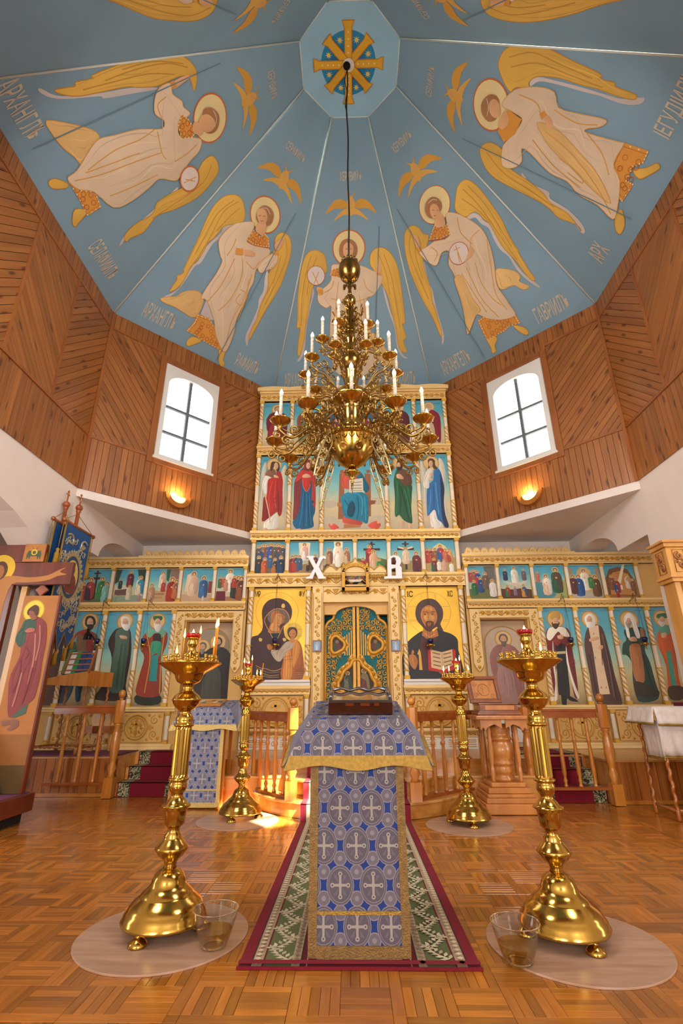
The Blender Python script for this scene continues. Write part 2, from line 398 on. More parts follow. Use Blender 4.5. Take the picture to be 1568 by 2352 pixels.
mat('gold_braid', '#a27f36', 0.42, 0.5, var=0.22, vscale=60, bump=0.5, bscale=140)
mat('tan_braid', '#86683a', 0.5, 0.35, var=0.2, vscale=50, bump=0.5, bscale=140)
mat('inlay', '#6a300e', 0.2, coat=0.6)
mat('pale_braid', '#cdb06a', 0.5, 0.3, var=0.12, vscale=60, bump=0.4, bscale=140)
mat('dark_case', '#3a1608', 0.12, coat=0.8, var=0.35, vscale=16)
mat('dark_silver', '#8a8690', 0.18, 0.95, var=0.2, vscale=20)
mat('mirror_glass', '#b09a84', 0.05, 0.85)
mat('book_plain', '#888888', 0.6)
painted('book_cover', 0.55, 0.04, 30)
mat('black_enamel', '#0b0b0c', 0.2, coat=0.5)
wood('leg_wood', '#95501e', '#b56d2e', 0.28, 0.5, mode='obj', grain=(12, 12, 3), rv=0.05)
wood('light_wood', '#c58a3c', '#dca658', 0.32, 0.4, mode='obj', grain=(10, 10, 2), rv=0.05)
wood('chest_wood', '#7c3e1c', '#995430', 0.3, 0.4, mode='obj', grain=(10, 3, 10), rv=0.05)
wood('shrine_wood', '#c4873a', '#dca256', 0.34, 0.4, mode='obj', grain=(9, 9, 2), rv=0.05)
wood('shrine_carving', '#8a5420', '#a86c30', 0.36, 0.3, mode='obj', grain=(9, 9, 9), rv=0.05)
wood('pole_wood', '#8a3f1c', '#a85428', 0.3, 0.4, mode='obj', grain=(9, 9, 2), rv=0.05)
mat('lamp_wood', '#b06a24', 0.35, var=0.15, vscale=12)
mat('lamp_glass', '#fff0d0', 0.3, emit='#ffd79a', es=1.5)
mat('white_damask', '#dcd2ca', 0.55, var=0.10, vscale=18)
mat('velvet_red', '#5a0c1e', 0.8)
mat('ochre', '#b5743a', 0.6, var=0.08, vscale=7)
mat('yellow_cloth', '#c98a12', 0.6, var=0.12, vscale=5)
mat('banner_blue', '#14508c', 0.6, var=0.12, vscale=14)
mat('cord_gold', '#a8802c', 0.5, 0.4)
mat('tassel_gold', '#a87c22', 0.7, 0.2, var=0.2, vscale=80)
mat('silver_thread', '#b5ad92', 0.4, 0.5)

mat('ruby_glass', '#8a0a10', 0.15, coat=0.5, emit='#c01010', es=0.15)

mat('cord_dark', '#2a1a12', 0.7)
mat('brass_scroll', '#a07c3c', 0.28, 0.95, var=0.2, vscale=14)
mat('cup_gilt', '#c79a48', 0.22, 1.0, var=0.15, vscale=20)
mat('pale_gilt', '#e0cf98', 0.25, 0.8)

def window_glass():
    m, nt, b = _new('pane_glass'); L = nt.links.new
    t = _n(nt, 'ShaderNodeBsdfTransparent'); t.inputs[0].default_value = (0.97, 0.985, 1, 1)
    g = _n(nt, 'ShaderNodeBsdfGlossy'); g.inputs['Roughness'].default_value = 0.02
    f = _n(nt, 'ShaderNodeLayerWeight'); f.inputs[0].default_value = 0.08; mx = _n(nt, 'ShaderNodeMixShader')
    L(f.outputs['Facing'], mx.inputs[0]); L(t.outputs[0], mx.inputs[1]); L(g.outputs[0], mx.inputs[2]); L(mx.outputs[0], nt.nodes['Material Output'].inputs['Surface'])
window_glass()
def thin_glass(name, tint, f0):
    m, nt, b = _new(name); L = nt.links.new
    t = _n(nt, 'ShaderNodeBsdfTransparent'); t.inputs[0].default_value = (*hx(tint), 1)
    g = _n(nt, 'ShaderNodeBsdfGlossy'); g.inputs['Roughness'].default_value = 0.03
    f = _n(nt, 'ShaderNodeLayerWeight'); f.inputs[0].default_value = f0; mx = _n(nt, 'ShaderNodeMixShader')
    L(f.outputs['Facing'], mx.inputs[0]); L(t.outputs[0], mx.inputs[1]); L(g.outputs[0], mx.inputs[2]); L(mx.outputs[0], nt.nodes['Material Output'].inputs['Surface'])
thin_glass('tumbler', '#f6f9f5', 0.20); thin_glass('water', '#ecd9a0', 0.10)

# ------------------------------------------------------------------ the octagonal drum
CY, AP = 4.44, 3.70
HS = AP * math.tan(pi / 8)
ZB, ZL, ZT, ZE = 3.77, 4.56, 6.44, 6.72
AU, ZU = 0.709, 9.84
def wall_frame(phi):
    return Fr((AP * cos(phi), CY + AP * sin(phi), 0), (sin(phi), -cos(phi), 0), (0, 0, 1))
WIN = {135: (-0.61, 0.37, 4.56, 6.28), 45: (-0.39, 0.59, 4.55, 6.27), 225: (-0.5, 0.5, 4.56, 6.28), 315: (-0.45, 0.45, 4.66, 6.18)}
WNAME = {90: 'wall_front', 135: 'wall_front_left', 45: 'wall_front_right', 180: 'wall_left', 0: 'wall_right', 225: 'wall_back_left', 315: 'wall_back_right', 270: 'wall_back'}
DRUM = {}
for deg, nm in WNAME.items():
    fr = wall_frame(radians(deg)); b = MB(); T = -0.22
    if deg in WIN:
        w0, w1, z0, z1 = WIN[deg]
        for r in ((-HS, w0, ZB, ZE), (w1, HS, ZB, ZE), (w0, w1, ZB, z0), (w0, w1, z1, ZE)): b.boxf(fr, *r, T, 0)
    else: b.boxf(fr, -HS, HS, ZB, ZE, T, 0)
    DRUM[deg] = b.build(nm, 'groove_dark' if deg not in (225, 315, 270) else 'trim_pine', kind='structure', label='%s of the octagonal pine drum' % nm.replace('_', ' '))
BW = 0.086
def strip(fr, a0, a1, b0, b1, n, name='moulding', parent=None, m='trim_pine'): return MB().boxf(fr, a0, a1, b0, b1, 0.0, n).build(name, m, parent)
for deg in (135, 45, 180, 0):
    fr = wall_frame(radians(deg)); W_ = DRUM[deg]; e = HS - 0.012
    lo, hi = (-e, e)
    if deg == 180: lo = -1.2
    if deg == 0: hi = 1.2
    boards('plank', fr, [(lo, ZB), (hi, ZB), (hi, ZL), (lo, ZL)], pi / 2, BW, 'wall_pine', W_)
    if deg in WIN:
        w0, w1, z0, z1 = WIN[deg]; t = 0.10; a0, a1 = w0 - t, w1 + t
        down, up = -pi / 4, pi / 4
        L_, R_ = (-pi / 4, pi / 4)
        boards('plank', fr, [(-e, ZL), (a0, ZL), (a0, ZT), (-e, ZT)], L_ - 0.12, BW, 'wall_pine', W_)
        boards('plank', fr, [(a1, ZL), (e, ZL), (e, ZT), (a1, ZT)], R_ - (0 if deg == 135 else -0.0), BW, 'wall_pine', W_)
        for q in ((-e, a0), (a1, e)): boards('plank', fr, [(q[0], ZT), (q[1], ZT), (q[1], ZE), (q[0], ZE)], pi / 2, BW, 'wall_pine', W_)
        boards('plank', fr, [(a0, z1 + t), (a1, z1 + t), (a1, ZE), (a0, ZE)], pi / 2, BW, 'wall_pine', W_)
        strip(fr, -e, a0, ZL - 0.02, ZL + 0.02, 0.026, parent=W_); strip(fr, a1, e, ZL - 0.02, ZL + 0.02, 0.026, parent=W_)
        strip(fr, -e, a0, ZT - 0.02, ZT + 0.02, 0.026, parent=W_); strip(fr, a1, e, ZT - 0.02, ZT + 0.02, 0.026, parent=W_)
        for q in ((a0, w0, z0 - t, z1 + t), (w1, a1, z0 - t, z1 + t), (w0, w1, z0 - t, z0), (w0, w1, z1, z1 + t)):
            MB().boxf(fr, *q, 0, 0.04).build('window_casing', 'trim_pine', W_, bevel=0.008)
    else:
        s = 1 if deg == 180 else -1
        cuts = [s * e, s * 0.60, s * -0.28, s * -1.2]
        for i in range(3):
            a, c = sorted((cuts[i], cuts[i + 1]))
            boards('plank', fr, [(a, ZL), (c, ZL), (c, ZT), (a, ZT)], s * (pi / 4 if i % 2 == 0 else -pi / 4), BW, 'wall_pine', W_)
            if i < 2: strip(fr, cuts[i + 1] - 0.02, cuts[i + 1] + 0.02, ZL, ZT, 0.024, parent=W_)
        boards('plank', fr, [(lo, ZT), (hi, ZT), (hi, ZE), (lo, ZE)], pi / 2, BW, 'wall_pine', W_)
        strip(fr, lo, hi, ZL - 0.02, ZL + 0.02, 0.026, parent=W_); strip(fr, lo, hi, ZT - 0.02, ZT + 0.02, 0.026, parent=W_)
for deg in (112.5, 157.5, 67.5, 22.5):       # corner battens
    r = (AP - 0.01) / cos(pi / 8); t = radians(deg); MB().box(r * cos(t), CY + r * sin(t), ZB, 0.05, 0.05, ZE - ZB, t).build('corner_batten', 'trim_pine', DRUM[135 if deg > 90 else 45])
# windows
def arch_pts(a0, a1, zs, rise, n=14):
    m = (a0 + a1) / 2; h = (a1 - a0) / 2; return [(m + h * cos(pi * i / n), zs + rise * sin(pi * i / n)) for i in range(n + 1)]
for k, deg in enumerate((135, 45, 225, 315)):
    fr = wall_frame(radians(deg)); w0, w1, z0, z1 = WIN[deg]; t = 0.09
    root = thing('window_%d' % (k + 1), 'six-pane white window with segmental arched head in the pine drum, %s' % ['left of the iconostasis', 'right of the iconostasis', 'behind on the left', 'behind on the right'][k], 'window', fr.p((w0 + w1) / 2, z0), kind='structure')
    i0, i1, j0, j1 = w0 + t, w1 - t, z0 + 0.08, z1 - 0.34
    ar = arch_pts(i0, i1, j1, 0.2)
    out = [(w0, z0), (w1, z0), (w1, z1), (w0, z1)]
    f = MB()                                   # frame: sides, sill and an arched head
    f.boxf(fr, w0, i0, z0, z1, -0.10, 0.012); f.boxf(fr, i1, w1, z0, z1, -0.10, 0.012); f.boxf(fr, i0, i1, z0, j0, -0.10, 0.012)
    f.prism(fr, [(i1, z1), (i0, z1)] + ar[::-1], -0.10, 0.012)
    f.build('window_frame', 'window_white', root)
    MB().boxf(fr, w0 - 0.02, w1 + 0.02, z0 - 0.02, z0 + 0.015, 0, 0.06).build('window_sill', 'window_white', root)
    m = (i0 + i1) / 2
    MB().boxf(fr, m - 0.024, m + 0.024, j0, j1 + 0.2, -0.09, -0.045).build('glazing_bar', 'window_bar', root)
    hz = [j0, j0 + 0.44, j0 + 0.90]
    for z in hz[1:]: MB().boxf(fr, i0, i1, z - 0.018, z + 0.018, -0.09, -0.05).build('glazing_bar', 'window_bar', root)
    for (a, c) in ((i0, m - 0.024), (m + 0.024, i1)):
        for r in range(3):
            if r < 2: MB().boxf(fr, a, c, hz[r] + 0.018, hz[r + 1] - 0.018, -0.075, -0.071).build('pane', 'pane_glass', root)
            else:
                top = [p for p in ar if a - 1e-6 <= p[0] <= c + 1e-6]
                MB().prism(fr, [(a, hz[2] + 0.018), (c, hz[2] + 0.018)] + top, -0.075, -0.071).build('pane', 'pane_glass', root)

# ------------------------------------------------------------------ painted ceiling
def facet_frame(phi):
    o = Vector((AP * cos(phi), CY + AP * sin(phi), ZE)); up = Vector((AU * cos(phi), CY + AU * sin(phi), ZU)) - o
    return Fr(o, (sin(phi), -cos(phi), 0), up)
SL = sqrt((AP - AU) ** 2 + (ZU - ZE) ** 2); HU = AU * math.tan(pi / 8)
ceil = thing('ceiling', 'blue octagonal tent ceiling painted with archangels', 'ceiling', (0, CY, ZE), kind='structure')
for k in range(8):
    fr = facet_frame(radians(45 * k)); MB().prism(fr, [(-HS, 0), (HS, 0), (HU, SL), (-HU, SL)], -0.06, 0).build('ceiling_panel', 'ceiling_blue', ceil)
    a = radians(45 * k + 22.5); c8 = cos(pi / 8)
    p = Vector((AP / c8 * cos(a), CY + AP / c8 * sin(a), ZE)); q = Vector((AU / c8 * cos(a), CY + AU / c8 * sin(a), ZU)); inn = Vector((0, CY, 6.0))
    MB().tube([p + (inn - p) * 0.002, q + (inn - q) * 0.004], 0.012, 6).build('ridge_line', 'ridge_white', ceil)
    b_ = radians(45 * k - 22.5); q2 = Vector((AU / c8 * cos(b_), CY + AU / c8 * sin(b_), ZU))
    MB().tube([q, q2], 0.008, 6).build('ridge_line', 'ridge_white', ceil)
oc = [(AU / cos(pi/8) * cos(radians(45*k + 22.5)), AU / cos(pi/8) * sin(radians(45*k + 22.5))) for k in range(8)]
OF = Fr((0, CY, ZU), (1, 0, 0), (0, -1, 0))
MB().prism(OF, oc, -0.05, 0).build('oculus_panel', 'oculus_blue', ceil)
P = Paint(OF, 0.001, 0.0006)
P.circ(-0.02, 0, 0.40, '#1f83ae', n=40); P.circ(-0.02, 0, 0.26, '#1674a4', n=36)
def arm(P, ang, L, w, col, edge):
    c, s = cos(ang), sin(ang); tr = lambda x, y: (-0.02 + x*c - y*s, x*s + y*c)
    P.poly([tr(0.05, -w-.012), tr(L*.85, -w-.012), tr(L+.012, -w*1.7-.012), tr(L+.012, w*1.7+.012), tr(L*.85, w+.012), tr(0.05, w+.012)], edge, 1)
    P.poly([tr(0.05, -w), tr(L*.85, -w), tr(L, -w*1.7), tr(L, w*1.7), tr(L*.85, w), tr(0.05, w)], col, 1)
for k in range(8):
    arm(P, radians(45*k), 0.50 if k % 2 == 0 else 0.43, 0.045, '#d9a527', '#b97720')
    a = radians(45*k + 22.5); sx, sy = -0.02 + 0.31*cos(a), 0.31*sin(a)
    P.poly([(sx + (0.05 if i % 2 == 0 else 0.02)*cos(pi*i/8), sy + (0.05 if i % 2 == 0 else 0.02)*sin(pi*i/8)) for i in range(16)], '#d9c06a', 1)
    if k % 2 == 0:
        for t in (0.14, 0.22, 0.30, 0.38):
            c, s = cos(radians(45*k)), sin(radians(45*k)); P.circ(-0.02 + t*c, t*s, 0.012, '#e6cf9a', n=8)
P.circ(-0.02, 0, 0.085, '#dcd8cf', n=24)
P.build('cross_mural', 'mural', ceil, label='golden eight-armed cross with stars on a blue disc')

# ------------------------------------------------------------------ lower hall: side walls with arches, flat ceilings, beam
def arch_wall(name, x, s, label):
    fr = Fr((x, 0, 0), (0, 1, 0), (0, 0, 1)) if s < 0 else Fr((x, 0, 0), (0, -1, 0), (0, 0, 1))
    y0, y1, top = -4.0, 8.4, ZB
    def arch(c, h, zs, rise): return [(c - h, 0), (c - h, zs)] + [(c - h*cos(pi*i/16), zs + rise*sin(pi*i/16)) for i in range(1, 16)] + [(c + h, zs), (c + h, 0)]
    pts = [(y0, 0)] + arch(4.35, 1.50, 2.01, 1.12) + [(6.05, 0), (6.05, 3.06), (6.80, 3.06)] + [(7.55 - .75*cos(pi*i/16), 3.06 + .36*sin(pi*i/16)) for i in range(1, 16)] + [(8.3, 3.06), (8.3, 0)] + [(y1, 0), (y1, top), (y0, top)]
    if s > 0: pts = [(-a, b) for a, b in pts][::-1]
    MB().prism(fr, pts, -0.34, 0).build(name, 'plaster', kind='structure', label=label)
arch_wall('wall_left_hall', -AP, -1, 'white plaster wall with arches on the left of the hall')
arch_wall('wall_right_hall', AP, 1, 'white plaster wall with arches on the right of the hall')
soff = thing('ceiling_low', 'flat white ceiling around the octagon', 'ceiling', (0, CY, 3.66), kind='structure')
ZS = 3.66
FD = Fr((0, 0, ZS), (1, 0, 0), (0, -1, 0))     # faces down
def slab(pts, nm='soffit'): MB().prism(FD, [(x, -y) for x, y in pts][::-1], -0.11, 0).build(nm, 'plaster', soff)
c_ = AP - HS * 0
for sx in (-1, 1):
    tri = [(sx*HS, CY + AP), (sx*AP, CY + HS), (sx*AP, 8.25), (sx*HS, 8.25)]
    slab(tri if sx < 0 else tri[::-1])
    tri = [(sx*HS, CY - AP), (sx*AP, CY - HS), (sx*AP, CY - AP)]
    slab(tri[::-1] if sx < 0 else tri)
    q = [(sx*(AP + .34), -4), (sx*6.6, -4), (sx*6.6, 8.25), (sx*(AP + .34), 8.25)]
    slab(q[::-1] if sx < 0 else q)
slab([(-AP, -4), (AP, -4), (AP, CY - AP), (-AP, CY - AP)])
MB().boxf(FRONT(0, 8.25, 0), -6.6, 6.6, 0, ZB, -0.2, 0).build('wall_altar', 'plaster', kind='structure', label='white wall behind the iconostasis wings')
for sx, nm in ((-1, 'wall_left_aisle'), (1, 'wall_right_aisle')):
    fr = Fr((sx*6.6, 0, 0), (0, -sx, 0), (0, 0, 1)); b = MB()
    for (a0, a1, b0, b1) in ((-4, 1.2, 0, ZS), (3.2, 8.25, 0, ZS), (1.2, 3.2, 0, 1.0), (1.2, 3.2, 3.0, ZS)):
        e0, e1 = (a0, a1) if sx < 0 else (-a1, -a0); b.boxf(fr, e0, e1, b0, b1, -0.2, 0)
    b.build(nm, 'plaster', kind='structure', label='white outer wall of the %s aisle' % ('left' if sx < 0 else 'right'))
b = MB(); fr = Fr((0, -4, 0), (-1, 0, 0), (0, 0, 1))
for r in ((-6.6, -3.0, 0, ZS), (-1.4, 1.4, 0, ZS), (3.0, 6.6, 0, ZS), (-3.0, -1.4, 0, 1.1), (1.4, 3.0, 0, 1.1), (-3.0, -1.4, 3.3, ZS), (1.4, 3.0, 3.3, ZS)): b.boxf(fr, *r, -0.2, 0)
b.build('wall_nave_back', 'plaster', kind='structure', label='white back wall of the nave behind the viewer')
for deg in (135, 45, 225, 315, 90, 270):       # white beam carrying the drum
    fr = wall_frame(radians(deg)); MB().boxf(fr, -HS - 0.02, HS + 0.02, ZS - 0.006, ZB, -0.2, 0.004).build('trim_beam', 'plaster', kind='structure', label='white edge beam under the pine drum wall')

# ------------------------------------------------------------------ parquet floor
floor = MB().boxf(FLAT(0, 0, 0), -6.6, 6.6, -4, 8.25, -0.1, -0.009).build('floor', 'dark_void', kind='structure', label='wooden parquet floor in basket weave')
SQ, NS, BD = 0.20, 5, 0.05; PITCH = 4 * SQ + BD
pieces = []
def put_strip(x, y, lx, ly):
    if y > 8.0 or y < 0.4 or abs(x) > 6.3: return
    if abs(x) > 1.0 + 0.75 * y + 0.8 or (y > 7.1): return
    pieces.append((x, y, lx, ly))
for ix in range(-8, 8):
    for iy in range(0, 10):
        X0, Y0 = ix * PITCH + 0.12, iy * PITCH - 0.15
        for a in range(4):
            for b_ in range(4):
                x0, y0 = X0 + a * SQ, Y0 + b_ * SQ; w = SQ / NS
                for k in range(NS):
                    if (a + b_) % 2: put_strip(x0 + SQ/2, y0 + (k + .5) * w, SQ, w)
                    else: put_strip(x0 + (k + .5) * w, y0 + SQ/2, w, SQ)
        for k in range(2):
            put_strip(X0 + (k + .5) * 2 * SQ, Y0 + 4*SQ + BD/2, 2*SQ, BD); put_strip(X0 + 4*SQ + BD/2, Y0 + (k + .5) * 2 * SQ, BD, 2*SQ)
        put_strip(X0 + 4*SQ + BD/2, Y0 + 4*SQ + BD/2, BD, BD)
def visible_size(p):
    x, y = p[0], p[1]; d = math.hypot(x, y)
    if y < 1.75 or abs(x + 0.07) > 0.62 * y + 0.15: return 0
    return 1 / d
pieces.sort(key=visible_size, reverse=True)
gp = 0.0012
def strip_mesh(lx, ly):
    b = MB(); hx_, hy = lx/2 - gp/2, ly/2 - gp/2; e = 0.0012
    i = b.add([(-hx_, -hy, -.008), (hx_, -hy, -.008), (hx_, hy, -.008), (-hx_, hy, -.008), (-hx_, -hy, -e), (hx_, -hy, -e), (hx_, hy, -e), (-hx_, hy, -e), (-hx_+e, -hy+e, 0), (hx_-e, -hy+e, 0), (hx_-e, hy-e, 0), (-hx_+e, hy-e, 0)])
    al = lx >= ly; uv = [((x, y) if al else (y, x)) for x, y in ((-hx_, -hy), (hx_, -hy), (hx_, hy), (-hx_, hy))]
    b.face((i+8, i+9, i+10, i+11), None, uv)
    for k in range(4):
        j = (k + 1) % 4; b.face((i+4+k, i+4+j, i+8+j, i+8+k), None, [uv[k], uv[j], uv[j], uv[k]]); b.face((i+k, i+j, i+4+j, i+4+k), None, [uv[k], uv[j], uv[j], uv[k]])
    return b
SM = {}
for p in pieces[:300]:
    key = (round(p[2], 3), round(p[3], 3))
    if key not in SM: SM[key] = strip_mesh(p[2], p[3]).mesh('parquet_strip'); SM[key].materials.append(MATS['parquet'])
    o = inst('parquet_strip', SM[key], floor); o.location = (p[0], p[1], 0)
far = MB()
for p in pieces[300:]:
    s = strip_mesh(p[2], p[3]); base = len(far.v); r = random.uniform(0, 9)
    far.v += [(x + p[0], y + p[1], z) for x, y, z in s.v]
    for fi, f in enumerate(s.f): far.face([base + i for i in f], None, [(u + r, v + r) for u, v in s.uv[fi]])
far.build('parquet_strips', 'parquet_far', floor, kind='stuff')

